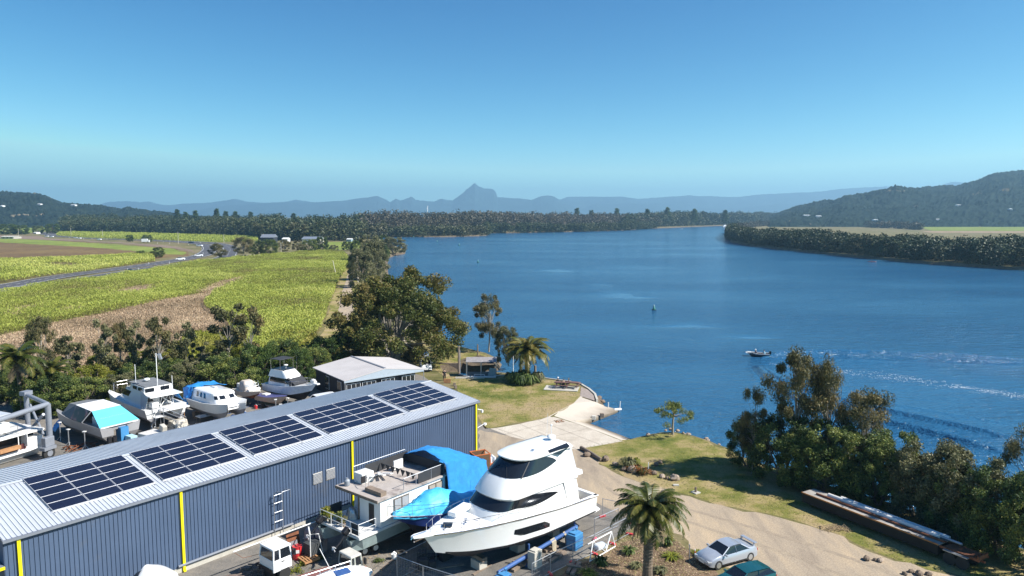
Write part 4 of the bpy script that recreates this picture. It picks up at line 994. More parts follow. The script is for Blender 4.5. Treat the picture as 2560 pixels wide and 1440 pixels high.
mb = MB(); mb.prism([(2.6, 1.75, 4.8), (2.6, -1.75, 4.8), (1.2, -1.72, 4.72), (.75, -1.3, 4.7), (.75, 1.3, 4.7), (1.2, 1.72, 4.72)], (0, 0, .14)); mb.build('aft_overhang', M_gel, y, bevel=.03)
for sg in (1, -1):
    mb = MB(); mb.prism([(2.4, sg*1.8, 4.75), (1.75, sg*1.9, 2.9), (2.9, sg*1.82, 2.9), (3.4, sg*1.8, 4.75)], (0, sg*.05, 0)); mb.build('side_wing', M_gel, y)
m_, t, b, o = base('clear_vinyl'); b.inputs['Base Color'].default_value = (.55, .58, .62, 1); b.inputs['Roughness'].default_value = .2; MATS['vinyl'] = m_
mb = MB(); mb.prism([(2.62, 1.45, 4.95), (2.62, -1.45, 4.95), (1.55, -1.4, 4.95), (1.55, 1.4, 4.95)], (0, 0, .02))
for sg in (1, -1): mb.add([(2.5, sg*1.5, 4.95), (1.5, sg*1.45, 4.95), (2.15, sg*1.4, 6.95), (2.6, sg*1.42, 6.95)], [(0, 1, 2, 3)])
mb.add([(1.5, 1.45, 4.95), (1.5, -1.45, 4.95), (2.15, -1.4, 6.95), (2.15, 1.4, 6.95)], [(0, 1, 2, 3)])
mb.build('clear_curtain', m_, y)
mb = MB(); mb.path([(2.9, .15, 7.3), (2.9, .15, 7.42)], .12, 8); mb.ball((2.9, .15, 7.55), (.33, .33, .15), 14, 6); mb.build('radar_dome', M_gel, y, smooth=True)
mb = MB(); mb.path([(2.4, -.3, 7.25), (2.4, -.3, 8.15)], .025, 5); mb.ball((2.4, -.3, 8.2), .08); mb.build('light_mast', M_white, y)
mb = MB(); mb.path([(2.25, -.9, 7.2), (2.1, -.95, 8.9)], .014, 4); mb.build('whip_aerial', M_white, y)
mb = MB(); mb.box((5.6, .9, 7.3), (.3, .22, .1), rz=.4); mb.build('roof_hatch', M_chrome, y)
mb = MB(); mb.prism([(13.7, .42, 3.6), (13.7, -.42, 3.6), (14.9, -.3, 3.74), (15.25, -.16, 3.76), (15.25, .16, 3.76), (14.9, .3, 3.74)], (0, 0, .13)); mb.build('bow_pulpit', M_gel, y, bevel=.04)
mb = MB(); mb.path([(14.2, 0, 3.9), (15.2, 0, 3.9), (15.32, 0, 3.7)], .04, 6); mb.prism([(15.0, -.22, 3.5), (15.0, .22, 3.5), (14.7, .1, 3.25), (14.7, -.1, 3.25)], (.08, 0, .08)); mb.path([(14.1, 0, 3.55), (15.1, 0, 3.5)], .04, 5); mb.build('anchor', M_chrome, y)
mb = MB(); mb.box((12.45, 0, 3.8), (.62, .62, .05), rz=R(45)); mb.build('deck_hatch', M_glass, y)
for yy_ in (1, -1):
    pts = [Hy.side(x, 1, yy_, -.12) for x in (3.2, 4.8, 6.4, 8.0, 9.6, 11.0, 12.2, 13.2, 14.0)]
    rail(y, pts, .62, mid=False)
mb = MB(); mb.box((10.6, -1.0, 3.95), (1.9, .7, .32), rz=.28); mb.build('deck_box', M_gel, y, bevel=.08)
mb = MB()
for x, yq in ((11.4, .5), (11.0, .1), (10.4, .6), (12.9, .25)): mb.box((x, yq, 3.74), (.3, .07, .08), rz=rnd.uniform(0, 3)); mb.box((x, yq, 3.78), (.07, .26, .05), rz=.5)
mb.build('deck_cleat', M_chrome, y)
mb = MB()
for x in (3.4, 3.9): mb.tube((x, .75, 1.25), (x-.6, .75, .9), .04); mb.tube((x, -.75, 1.25), (x-.6, -.75, .9), .04)
mb.build('propeller_shaft', M_steel, y)
for yq in (.75, -.75):
    mb = MB()
    for k in range(4):
        a_ = k*math.pi/2; mb.add([(1.9, yq, 1.0), (1.95, yq+.32*math.cos(a_-.35), 1.0+.32*math.sin(a_-.35)), (1.85, yq+.36*math.cos(a_+.35), 1.0+.36*math.sin(a_+.35))], [(0, 1, 2)])
    mb.build('propeller', M_rust, y, solid=.02)
# props under the yacht: travelling cradle, blocks
def yl(x, yy, z=0): c, s = math.cos(YR), math.sin(YR); return Vector((YO[0]+x*c-yy*s, YO[1]+x*s+yy*c, z))
for k, (x, lab) in enumerate(((2.6, 'concrete and timber prop under the stern of the big yacht'), (6.2, 'concrete and timber prop under the middle of the big yacht'), (9.8, 'concrete and timber prop under the forefoot of the big yacht'))):
    t_ = thing('keel_block', lab, 'block', yl(x, 0), YR, 'props under the big yacht')
    MB().box((0, 0, .3), (.7, .9, .6)).build('block', M_block, t_, bevel=.02); MB().box((0, 0, .74), (.4, 1.2, .26)).build('timber', M_wood, t_)
cr = thing('boat_cradle', 'blue tubular steel boat cradle lying beside the big yacht with ropes on it', 'cradle')
a_, b_ = Vector((-.9, 44.0, .75)), Vector((4.75, 50.95, .75)); mb = MB(); mb.tube(a_, b_, .14, 10); mb.build('beam', M_bluep, cr, smooth=True)
mb = MB()
for k in (.36, .97):
    p = a_.lerp(b_, k); mb.tube(p+Vector((0, 0, -.7)), p+Vector((0, 0, .75)), .07); mb.box((p.x, p.y, .08), (.5, .5, .12))
mb.build('upright', M_bluep, cr)
for k, w_, lab in ((.66, .32, 'thick pale rope hanging in loops over the blue cradle beam'), (.82, .16, 'thinner pale rope knotted round the blue cradle beam')):
    p = a_.lerp(b_, k); mb = MB(); d_ = (b_-a_).normalized()
    for q in range(9 if w_ > .2 else 4):
        o_ = d_*(q*.055-w_*.7); n_ = Vector((d_.y, -d_.x, 0))
        mb.path([p+o_+n_*-.12+Vector((0, 0, -.25-.05*(q % 3))), p+o_+n_*-.14, p+o_+Vector((0, 0, .16)), p+o_+n_*.17, p+o_+n_*.2+Vector((0, 0, -.45-.08*(q % 4))), p+o_*.6+n_*.22+Vector((0, 0, -.72))], .026, 5)
    tag(mb.build('rope', mat('rope', (.55, .48, .36), .9), smooth=True), lab, 'rope')
def tank(loc, rz, lab, s=(1.0, .8, 1.1)):
    t_ = thing('blue_tank', lab, 'tank', loc, rz)
    MB().box((0, 0, s[2]/2), s).build('body', M_blued, t_, bevel=.05)
    mb = MB(); mb.box((0, 0, s[2]+.05), (s[0]*.7, s[1]*.7, .1)); mb.path([(.3, 0, s[2]), (.3, 0, s[2]+.3), (.1, 0, s[2]+.3)], .05); mb.build('fittings', M_blued, t_)
    mb = MB()
    for z in (.3, .75): mb.box((0, 0, z), (s[0]+.04, s[1]+.04, .05))
    mb.build('band', M_bluep, t_)
tank((4.45, 49.1, 0), .9, 'blue plastic tank standing by the end of the blue beam')
tank((-.55, 43.75, 0), .9, 'blue tank at the near end of the blue beam', (.8, .7, .8))
for u, v, lab in ((1337, 1418, 'pale concrete block standing on end beside the blue beam'),):
    t_ = MB(); t_.box((0, 0, .6), (.85, .6, 1.2)); t_.box((0, 0, 1.24), (.6, .5, .08)); o = t_.build('concrete_block', M_block, bevel=.03, loc=P(u, v), rz=.9); tag(o, lab, 'block')
for i, (u, v, rz_) in enumerate(((1302, 1418, .9), (1385, 1372, .7), (1395, 1395, .9), (1440, 1425, 1.2))):
    mb = MB(); mb.box((0, 0, .12), (1.8, .28, .16)); mb.box((.1, .36, .12), (1.6, .24, .16)); mb.box((0, .15, .26), (.25, 1.0, .1))
    o = mb.build('timber_stack', M_wood, loc=P(u, v), rz=rz_); tag(o, ['sawn timbers at the foot of the pale concrete block', 'sawn timbers behind the thick hanging rope', 'sawn timbers in front of the thick hanging rope', 'sawn timbers nearest the wire fence, in shade'][i], 'timber', 'timbers under the yacht')

# ------------------------------------------------------------------ the old houseboat
HO = (-9.0, 47.41, 0); HR = R(50.8)
M_roofd = mat('dirty_roof', (.40, .36, .33), .9, 0, .15, .6, dirt=((.12, .09, .08), .55, .5))
M_bwall = mat('painted_ply', (.74, .74, .72), .5, 0, .04, .6, dirt=((.5, .44, .36), 1.1, .66))
h = thing('houseboat', 'old white houseboat with dirty flat roof, black screens and plants on its deck', 'houseboat', HO, HR)
MB().box((3.15, 1.1, 3.16), (6.3, 2.2, 1.9)).build('cabin', M_bwall, h)
MB().box((3.75, 3.27, 3.16), (5.1, 2.1, 1.9)).build('cabin', M_bwall, h)
mb = MB(); mb.box((3.1, 2.15, 4.19), (6.9, 4.6, .13)); mb.build('roof', M_roofd, h)
MB().box((-.36, 2.15, 4.16), (.04, 4.62, .2)).build('fascia', M_wood, h)
MB().box((.05, 2.35, 3.15), (.1, .1, 1.9)).build('post', M_wood, h)
for x in (1.9, 5.25):
    w = MB().box((x, -.03, 3.45), (1.42, .05, .86)).build('window', mat('brown_frame', (.10, .075, .055), .5), h)
    for s_ in (-.35, .35):
        MB().box((x+s_, -.07, 3.45), (.6, .02, .74)).build('pane', M_curt if x < 3 else mat('beige_blind', (.36, .31, .25), .5), w)
mb = MB(); mb.box((1.16, 2.9, 2.95), (.06, .8, 1.6)); mb.build('door', M_gelb, h)
mb = MB(); mb.box((-.03, .9, 3.0), (.04, .5, 1.4)); mb.build('door_gap', M_black, h)
mb = MB(); mb.box((2.3, 2.15, 2.1), (8.4, 4.5, .16)); mb.build('deck', M_gelb, h)
mb = MB()
for yq in (.6, 3.7):
    mb.loft([[(x, yq-.6*w_, 2.0), (x+.3*(x < 0), yq-.35*w_, 1.1), (x+.3*(x < 0), yq+.35*w_, 1.1), (x, yq+.6*w_, 2.0)] for x, w_ in ((-2.3, .3), (-1.6, 1), (6.3, 1), (6.5, 1))], caps=True)
mb.build('pontoon', mat('pale_green_hull', (.26, .33, .33), .6), h)
rail(h, [(-1.85, 4.2, 2.2), (-1.85, 3.0, 2.2), (-1.85, 1.8, 2.2), (-1.85, .9, 2.2), (-1.85, .05, 2.2), (-.4, .02, 2.2)], .85, m=M_white, mid=True, name='deck_rail', r=.022)
mb = MB(); mb.box((-1.8, .45, 2.65), (.03, .8, .8)); mb.box((-.9, 4.25, 2.65), (1.8, .03, .8)); mb.build('deck_screen', M_dkc, h)
mb = MB()   # black shade cloth round the aft half of the roof
mb.box((4.9, .05, 4.62), (2.6, .04, .72)); mb.box((4.3, 4.25, 4.7), (4.2, .04, .8)); mb.box((6.25, 2.1, 4.7), (.04, 4.2, .7))
for k in range(7): mb.prism([(3.55, .3+k*.55, 4.92), (3.6, .85+k*.55, 4.92), (3.58, .6+k*.55, 4.45)], (.05, 0, 0))
mb.build('shade_screen', M_dkc, h)
rail(h, [(2.2, .05, 4.25), (3.4, .05, 4.25), (4.9, .05, 4.25), (6.2, .05, 4.25)], .8, m=M_steel, name='roof_rail', r=.025)
rail(h, [(.6, 1.9, 4.25), (.9, 2.6, 4.25)], .8, m=M_steel, name='roof_rail', r=.02)
rail(h, [(1.2, 4.3, 4.25), (3.0, 4.3, 4.25), (6.2, 4.3, 4.25)], 1.0, m=M_steel, name='roof_rail', r=.025)
mb = MB(); mb.box((1.5, 3.55, 4.62), (1.1, .95, .74)); mb.build('roof_locker', M_gelb, h, bevel=.03)
mb = MB(); mb.box((1.1, 3.05, 4.6), (.5, .04, .5)); mb.build('locker_opening', M_black, h)
mb = MB(); mb.box((.5, 1.05, 4.4), (.5, 1.7, .3)); mb.build('roof_trough', M_wood, h)
mb = MB(); mb.box((4.6, 3.3, 4.72), (.9, .1, .7)); mb.build('roof_cabinet', M_gelb, h)
def hb(x, yy, z): c, s = math.cos(HR), math.sin(HR); return Vector((HO[0]+x*c-yy*s, HO[1]+x*s+yy*c, z))
mb = MB()
for k, (x, yy, a_) in enumerate(((2.3, 3.3, .5), (2.6, 2.9, 1.2), (2.9, 2.6, 1.35), (2.4, 2.9, .9))): mb.box((x, yy, 4.5+.08*k), (1.5, .22, .06), rz=a_, ry=.25)
mb.build('loose_plank', M_white, h)
g_ = thing('gas_bottle', 'grey gas bottle standing on the front corner of the houseboat roof', 'gas bottle', hb(.15, 3.75, 4.26))
mb = MB(); mb.path([(0, 0, 0), (0, 0, .05), (0, 0, .38), (0, 0, .48)], [.17, .21, .21, .12], 12); mb.build('cylinder', mat('grey_steel', (.28, .31, .35), .4), g_, smooth=True)
mb = MB(); mb.path([(0, 0, .48), (0, 0, .58)], .09, 8); mb.build('collar', M_steel, g_)
def pot(loc, lab, m1, m2, s=1.0, seed=1):
    t_ = thing('pot_plant', lab, 'pot plant', loc); g = np.random.default_rng(seed)
    mb = MB(); mb.path([(0, 0, 0), (0, 0, .3*s)], [.13*s, .18*s], 10); mb.build('pot', m2, t_)
    me = clumps_mesh('leaves', [((0, 0, .55*s), .34*s, 160, .6), ((.1, 0, .75*s), .2*s, 60, .8)], 0, .09*s, g, m1, .35); link(bpy.data.objects.new('leaves', me), t_)
pot(hb(-1.6, 4.0, 2.18), 'tall green pot plant at the far corner of the houseboat deck', L_yel, M_wood, 1.2, 1)
pot(hb(-1.6, 3.4, 2.18), 'yellow-green pot plant on the houseboat deck', L_yel, M_black, .9, 2)
pot(hb(-1.3, 2.9, 2.18), 'pot plant in a dark pot in the middle of the houseboat deck', L_mang, M_black, 1., 3)
pot(hb(-1.4, 2.2, 2.18), 'brownish pot plant against the houseboat deck rail', L_brown, M_wood, .9, 4)
for k, (x, yy, lab) in enumerate(((-2.3, 1.0, 'black outboard motor tilted up at the near corner of the houseboat deck'), (-2.3, 3.9, 'outboard motor tilted up in the shade behind the upright dinghy'))):
    t_ = thing('outboard_motor', lab, 'outboard motor', hb(x, yy, 1.9), HR, 'outboards of the houseboat')
    MB().box((.15, 0, .55), (.5, .36, .45), ry=-.6).build('cowling', M_black, t_, bevel=.08)
    mb = MB(); mb.path([(.1, 0, .4), (-.35, 0, -.05), (-.75, 0, -.3)], [.1, .08, .06], 8); mb.build('leg', M_black, t_)
    mb = MB()
    for q in range(3):
        a_ = q*2.09; mb.add([(-.85, 0, -.35), (-.88, .2*math.cos(a_-.6), -.35+.2*math.sin(a_-.6)), (-.82, .24*math.cos(a_+.5), -.35+.24*math.sin(a_+.5))], [(0, 1, 2)])
    mb.build('propeller', M_white, t_, solid=.03)
# big blue tarpaulin over the boat behind
def drape(name, grid, m, label, cat='tarpaulin', seed=1, amp=.05, sub=4, parent=None, tfm=None):
    """grid: rows of 3-D control points, refined with folds"""
    G_ = np.array(grid, float); nr, nc = G_.shape[:2]
    U = np.linspace(0, nr-1, (nr-1)*sub+1); V_ = np.linspace(0, nc-1, (nc-1)*sub+1); rows = []; g = np.random.default_rng(seed)
    for u in U:
        i = min(int(u), nr-2); fu = u-i; row = []
        for v in V_:
            j = min(int(v), nc-2); fv = v-j
            p = G_[i, j]*(1-fu)*(1-fv)+G_[i+1, j]*fu*(1-fv)+G_[i, j+1]*(1-fu)*fv+G_[i+1, j+1]*fu*fv
            q = 4*min(fu, 1-fu)*4*min(fv, 1-fv)/4
            p = p+g.normal(size=3)*amp+np.array([0, 0, amp*2*math.sin(u*5+v*9+seed)]); row.append(tuple(tfm(*p)) if tfm else tuple(p))
        rows.append(row)
    mb = MB(); mb.loft(rows); o = mb.build(name, m, parent, smooth=True, solid=.02)
    if not parent: tag(o, label, cat)
    return o
rows = []
for x, zn, zr, zf, zb in ((6.05, 5.2, 5.75, 4.85, 2.4), (7.3, 5.0, 5.55, 4.9, 1.9), (8.7, 4.75, 5.2, 4.9, 1.7), (9.8, 4.45, 4.65, 4.5, 1.8), (10.6, 4.2, 4.25, 4.1, 1.9)):
    w = .0 if x < 6.2 else .1
    rows.append([(x+.1, -.75, zb), (x, -.6, lerp(zb, zn, .35)), (x, -.45, lerp(zb, zn, .7)), (x, -.32, zn), (x, .8, lerp(zn, zr, .55)), (x, 2.0, zr), (x, 3.2, lerp(zr, zf, .5)), (x, 4.4, zf), (x, 4.5, 2.0)])
drape('blue_tarpaulin', rows, M_tarp, 'huge bright blue tarpaulin draped over the boat behind the old houseboat', seed=3, amp=.016, tfm=hb, sub=4)
mb = MB(); mb.box((8.3, 2.0, 1.6), (4.0, 4.6, 2.4)); o = mb.build('hull_under_tarpaulin', M_antif, loc=HO, rz=HR); tag(o, 'dark boat hull beneath the huge blue tarpaulin', 'boat')
tb = thing('covered_boat', 'sailing boat hull wrapped in light blue tarpaulin between houseboat and big yacht', 'boat', tuple(yl(4.4, -4.6)), YR)
Ht = Hull(9.4, [(0, .9), (.35, 1.35), (.65, 1.3), (.85, .75), (1, .05)], [(0, 2.55), (.5, 2.65), (1, 3.35)], [(0, 1.5), (.5, 1.5), (1, 2.6)], [(0, 1.1), (.5, .7), (.85, 1.1), (1, 2.4)], n=18, kr=.2)
Ht.parts(tb, mat('navy_hull', (.02, .04, .16), .3, coat=.3), M_antif, M_gelb, 0)
rows = []
for x, zt, w in ((.2, 2.75, 1.0), (1.6, 2.85, 1.3), (3.0, 3.1, 1.42), (4.2, 3.75, 1.4), (5.2, 4.2, 1.25), (6.3, 4.15, 1.15), (7.2, 3.7, .95), (8.2, 3.55, .6), (9.15, 3.5, .15)):
    zs_ = interp(x/9.4, [(0, 2.2), (.5, 2.4), (1, 3.1)])
    rows.append([(x, -w, zs_), (x, -w*.85, lerp(zs_, zt, .55)), (x, -w*.3, zt-.08), (x, 0, zt), (x, w*.3, zt-.08), (x, w*.85, lerp(zs_, zt, .55)), (x, w, zs_)])
drape('tarpaulin', rows, M_tarpl, '', seed=5, amp=.025, parent=tb, sub=3)
rail(tb, [Ht.side(x, 1, 1, 0) for x in (2, 3.5, 5, 6.5, 8, 9.1)], .75, name='lifeline', r=.014)
rail(tb, [(9.1, .3, 3.3), (9.5, 0, 3.35), (9.1, -.3, 3.3)], .7, name='pulpit_rail')
for x in (2.5, 6): MB().box((x, 0, .35), (.5, .8, .9)).build('keel_support', M_wood, tb)

# things along the shed wall
mb = MB(); s0 = Vector((-19.9, 41.9, 2.3)); 
bt = thing('boom_pole', 'long white pole resting level along the shed wall above the truck cab', 'pole')
pa, pb = P(583, 1380, 2.0), P(838, 1286, 2.2); mb.tube(pa, pb, .045); mb.build('pole', M_white, bt)
mb = MB(); mb.path([pa, pa+Vector((.5, .3, -.55)), pa+Vector((1.4, 1.0, -.6))], .015, 5); mb.build('cable', M_rust, bt)
lf = thing('wall_ladder', 'thin steel ladder frame hooked over and leaning on the shed wall', 'frame')
mb = MB()
wl = lambda x, z, off=-.25: shedpt(x, z, -YW+off)
for xq in (13.6, 14.3): mb.path([wl(xq, .2), wl(xq, 3.3), wl(xq+.1, 3.55, -.5), wl(xq+.2, 3.6, -1.0)], .03, 5)
for z in (1.2, 1.9, 2.6, 3.2): mb.tube(wl(13.6, z), wl(14.3, z), .02, 5)
mb.path([wl(13.6, 3.4), wl(13.8, 3.6, -1.0), wl(14.5, 3.6, -1.0), wl(14.5, 3.0, -1.0)], .025, 5); mb.build('frame', M_steel, lf)
for u, v, h_, rr, lab in ((804, 1375, 1.75, .42, 'pinkish grey gas cylinder, the fuller of the pair by the shed'), (776, 1372, 1.6, .38, 'pinkish grey gas cylinder behind a dark frame, left of its twin')):
    t_ = thing('gas_cylinder', lab, 'gas cylinder', P(u, v), 0, 'tall gas cylinders')
    mb = MB(); mb.path([(0, 0, 0), (0, 0, h_*.82), (0, 0, h_*.93), (0, 0, h_)], [rr, rr, rr*.8, rr*.35], 16); mb.build('body', mat('pink_grey', (.36, .27, .26), .7, 0, .2, 2), t_, smooth=True)
    mb = MB(); mb.path([(0, 0, h_), (0, 0, h_+.14)], .1, 8); mb.box((0, -rr, .95), (rr*2.1, .04, .04)); mb.build('valve', M_steel, t_)
cb_ = thing('wire_crate', 'dark wire crate with white bars standing by the gas cylinders', 'crate', P(783, 1392), .9)
mb = MB(); mb.box((0, 0, .6), (1.0, .8, 1.0)); mb.build('box', mat('dark_mesh', (.05, .055, .06), .8), cb_)
mb = MB(); mb.path([(-.5, -.4, .1), (-.5, -.4, 1.9), (.2, -.4, 1.7), (.5, -.45, .2)], .035, 5); mb.path([(-.5, -.4, 1.9), (-.1, .3, 2.1)], .05, 5); mb.build('bar', M_white, cb_)
dr = thing('oil_drum', 'red steel drum with white label beside the white truck cab', 'drum', P(744, 1396))
mb = MB(); mb.path([(0, 0, 0), (0, 0, .9)], .32, 18); mb.build('drum', M_red, dr, smooth=True)
mb = MB()
for z in (.3, .6, .88): mb.path([(0, 0, z), (0, 0, z+.03)], .335, 18)
mb.build('hoop', M_red, dr)
MB().box((.1, -.31, .62), (.24, .03, .22), rz=.25).build('label_plate', M_white, dr)
for u, v, s_, m_, lab in ((735, 1350, (1.0, .05, 1.5), M_rust, 'rusty red steel sheet leaning on the shed behind the drum'), (722, 1362, (1.5, .06, 1.1), M_steel, 'grey sheet leaning on the shed behind the white truck cab')):
    o = MB().box((0, 0, s_[2]/2), s_, rx=-.2).build('metal_sheet', m_, loc=P(u, v+35), rz=SA); tag(o, lab, 'sheet')
def pallet(loc, rz, lab, m=M_wood2, n=6):
    t_ = thing('pallet', lab, 'pallet', loc, rz, 'wooden pallets')
    mb = MB()
    for k in range(n): mb.box((-.5+k*1.0/(n-1), 0, .13), (.11, 1.1, .025))
    mb.build('slats', m, t_)
    mb = MB()
    for yq in (-.5, 0, .5): mb.box((0, yq, .06), (1.1, .09, .11))
    mb.build('bearer', m, t_)
pallet(P(768, 1392), .5, 'orange-brown pallet in front of the gas cylinders'); pallet(P(772, 1398, .17), .75, 'orange-brown pallet lying askew on the other one')
for i, (u, v, lab) in enumerate(((800, 1398, 'weed clump right of the pallets'), (757, 1412, 'weed clump below the red drum'), (770, 1404, 'weeds growing through the pallets'), (745, 1428, 'weeds at the corner of the white cab'), (950, 1405, 'weeds beside the trailer wheels'), (720, 1436, 'weeds under the flatbed at the bottom edge'))):
    g = np.random.default_rng(i); me = clumps_mesh('weed', [((g.normal()*.12, g.normal()*.12, .1), .26, 60, .5) for _ in range(5)], 0, .07, g, L_yel if i % 2 else L_mang, .35); o = link(bpy.data.objects.new('weed', me)); o.location = P(u, v); tag(o, lab, 'weed', 'weeds on the hardstand')
# aluminium dinghy stood on end
dn = thing('upright_dinghy', 'aluminium dinghy stood upright on its stern against the houseboat deck', 'dinghy', P(878, 1372), R(-30))
mb = MB(); rows = []
for k in range(12):
    t_ = k/11; z = 3.1*t_; w = .72*math.sqrt(max(0, 1-t_**2.4))+.02; d_ = .32+.0*t_
    rows.append([(-w, .0+.25*t_, z), (-w*.8, -d_*.7+.25*t_, z), (-w*.3, -d_+.25*t_, z), (0, -d_*1.1+.25*t_, z), (w*.3, -d_+.25*t_, z), (w*.8, -d_*.7+.25*t_, z), (w, .25*t_, z)])
mb.loft(rows); mb.build('hull', M_alu, dn, smooth=True, solid=.015)
mb = MB()
for xq in (-.4, -.2, 0, .2, .4): mb.path([(xq*(1-.0), -.36, .05), (xq*.9, -.3, 1.6), (xq*.3, -.1+.0, 2.7)], .018, 4)
mb.build('strake', M_alu, dn)
# boat trailer wheels in the shade
tr = thing('boat_trailer', 'double-axle boat trailer in the shade between houseboat and truck cab', 'trailer', P(925, 1384), R(40))
mb = MB(); mb.box((1.6, .2, .55), (5.0, .12, .12)); mb.box((1.6, 1.9, .55), (5.0, .12, .12)); mb.box((0, 1.05, .55), (.12, 1.8, .1)); mb.build('frame', mat('dark_steel', (.05, .05, .06), .6), tr)
for x in (-.42, .42):
    w = MB(); w.path([(x, -.1, .34), (x, .12, .34)], .34, 18); wo_ = w.build('tyre', M_rub, tr, smooth=True)
    w = MB(); w.path([(x, -.13, .34), (x, -.1, .34)], [.17, .2], 14); w.build('rim', M_gelb, tr)
MB().box((-1.0, -.1, .75), (.5, .4, .12), ry=.4).build('blue_cloth', M_bluep, tr)
# ------------------------------------------------------------------ left yard: boats behind the shed
def jack(loc, h, lab):
    t_ = thing('prop_stand', lab, 'prop stand', loc, rnd.uniform(0, 3), 'screw prop stands')
    MB().tube((0, 0, .1), (0, 0, h), .05, 8).build('post', M_steel, t_); MB().box((0, 0, h+.04), (.3, .3, .07)).build('head', M_gelb, t_)
    mb = MB()
    for k in range(3): a_ = k*2.1; mb.tube((0, 0, .45), (.4*math.cos(a_), .4*math.sin(a_), 0), .03, 5)
    mb.build('tripod', M_steel, t_)
# catamaran under grey, white and blue covers
c1 = thing('covered_catamaran', 'grey catamaran under a grey, white and sky-blue tent cover', 'boat', (-40.0, 71.8, 0), R(146))
def cathulls(root, L, half, hw, sheer, keelz, m, mb_, n=14, name='hull'):
    for sg in (1, -1):
        mb = MB(); b2 = MB(); rows = []; rb_ = []
        for i in range(n+1):
            t_ = i/n; w = hw*(1 if t_ < .5 else math.sqrt(max(.0, 1-((t_-.5)/.5)**2.2)))+.02; zs_ = interp(t_, sheer); zk = keelz+.9*max(0, t_-.75)**2*10
            yc = sg*(half-hw*.9); zk = min(zk, zs_-.25)
            out = yc+sg*w; inn = yc-sg*w*.8; zc = lerp(zk, zs_, .38)
            x = L*t_
            rows.append([(x, inn, zc), (x, inn, zs_-.25), (x, out, zs_), (x*(1-.02*t_), yc+sg*w*.72, zc)]); rb_.append([(x*(1-.02*t_), yc+sg*w*.72, zc), (x*(1-.05*t_), yc, zk), (x, inn, zc)])
        mb.loft([[r[1], r[2], r[3]] for r in rows]); mb.loft([[r[0], r[1]] for r in rows]); r = rows[0]; mb.add(r, [(0, 1, 2, 3)])
        b2.loft(rb_); b2.add(rb_[0], [(0, 1, 2)])
        mb.build(name, m, root, smooth=True); b2.build('hull_bottom', mb_, root, smooth=True)
M_ghull = mat('grey_alloy_hull', (.34, .34, .35), .38, .2, .08, .8)
cathulls(c1, 10.6, 1.95, .72, [(0, 2.3), (.6, 2.3), (1, 2.6)], .75, M_ghull, mat('dark_grey_hull', (.13, .125, .125), .6))
MB().box((5.0, 0, 1.95), (9.4, 2.2, .3)).build('bridge_deck', M_ghull, c1)
MB().box((.35, 0, 2.28), (.5, 3.8, .12)).build('aft_beam', M_gel, c1)
def panel(root, pts, m, name, t=.02): return MB().add(pts, [tuple(range(len(pts)))]).build(name, m, root, solid=t)
panel(c1, [(.1, 2.0, 2.32), (.1, -2.0, 2.32), (2.7, -1.45, 3.55), (2.7, 1.45, 3.55)], mat('sky_blue_canvas', (.12, .52, .66), .5, 0, .06, .7), 'blue_cover')
panel(c1, [(2.7, 1.45, 3.57), (2.7, -1.45, 3.57), (6.1, -1.35, 3.7), (6.1, 1.35, 3.7)], mat('white_canvas', (.8, .8, .79), .6), 'white_cover')
mb = MB(); mb.add([(6.1, 1.35, 3.7), (6.1, -1.35, 3.7), (8.6, -.9, 3.4), (8.6, .9, 3.4), (10.4, 0, 2.65)], [(0, 1, 2, 3), (3, 2, 4)])
for sg in (1, -1): mb.add([(6.1, sg*1.35, 3.7), (8.6, sg*.9, 3.4), (8.6, sg*1.75, 2.4), (6.1, sg*2.0, 2.32), (10.4, 0, 2.65)], [(0, 1, 2, 3), (1, 4, 2)])
mb.build('grey_cover', M_grayc, c1, solid=.02)
m_, t, b, o = base('printed_screen'); f = noise(t, .55, 2, .5); c = ramp(t, f, [(.44, (.02, .018, .022)), (.5, (.22, .09, .10)), (.56, (.42, .22, .22)), (.62, (.03, .025, .03))]); t.links.new(c, b.inputs['Base Color']); b.inputs['Roughness'].default_value = .4; MATS['printed'] = m_
for sg in (1, -1): panel(c1, [(3.1, sg*1.47, 3.55), (6.1, sg*1.36, 3.68), (6.1, sg*2.0, 2.33), (3.9, sg*2.02, 2.33)], m_, 'printed_side_screen')
mb = MB()
for sg in (1, -1):
    mb.path([(2.75, sg*1.46, 3.56), (3.7, sg*2.0, 2.35)], .05, 5); mb.path([(2.7, sg*1.46, 3.56), (6.1, sg*1.38, 3.7)], .035, 5)
mb.build('cover_frame', M_white, c1)
mb = MB(); mb.box((2.2, 0, 2.5), (1.6, 2.6, .9)); mb.build('cabin', M_gelb, c1)
mb = MB(); mb.box((.05, 1.2, .95), (.5, .35, .7)); mb.box((.05, .7, .9), (.5, .35, .6)); mb.build('outboard', M_black, c1)
mb = MB(); mb.box((.3, -.3, 1.2), (1.0, .8, 1.5)); mb.build('engine_cover', M_blued, c1)
def c1w(x, yy, z=0): a = R(146); return Vector((-40.0+x*math.cos(a)-yy*math.sin(a), 71.8+x*math.sin(a)+yy*math.cos(a), z))
for i, (x, yy, h_) in enumerate(((2.0, 2.6, 1.8), (4.5, 3.0, 1.7), (7.2, 2.6, 1.9))): jack(c1w(x, yy), h_, f'{["first","middle","last"][i]} thin screw prop in front of the grey covered catamaran, counted from its stern')
o = drape('blue_sheet', [[tuple(c1w(8.5, .5, 2.6)), tuple(c1w(8.5, 1.6, 1.8)), tuple(c1w(8.6, 2.4, .6))], [tuple(c1w(9.6, .6, 2.4)), tuple(c1w(9.8, 1.4, 1.6)), tuple(c1w(10, 2.2, .5))], [tuple(c1w(10.6, .4, 1.9)), tuple(c1w(10.9, 1.0, 1.2)), tuple(c1w(11.2, 1.6, .4))]], M_tarp, 'blue sheet hanging at the bow of the grey covered catamaran', 'sheet', 9, .05)
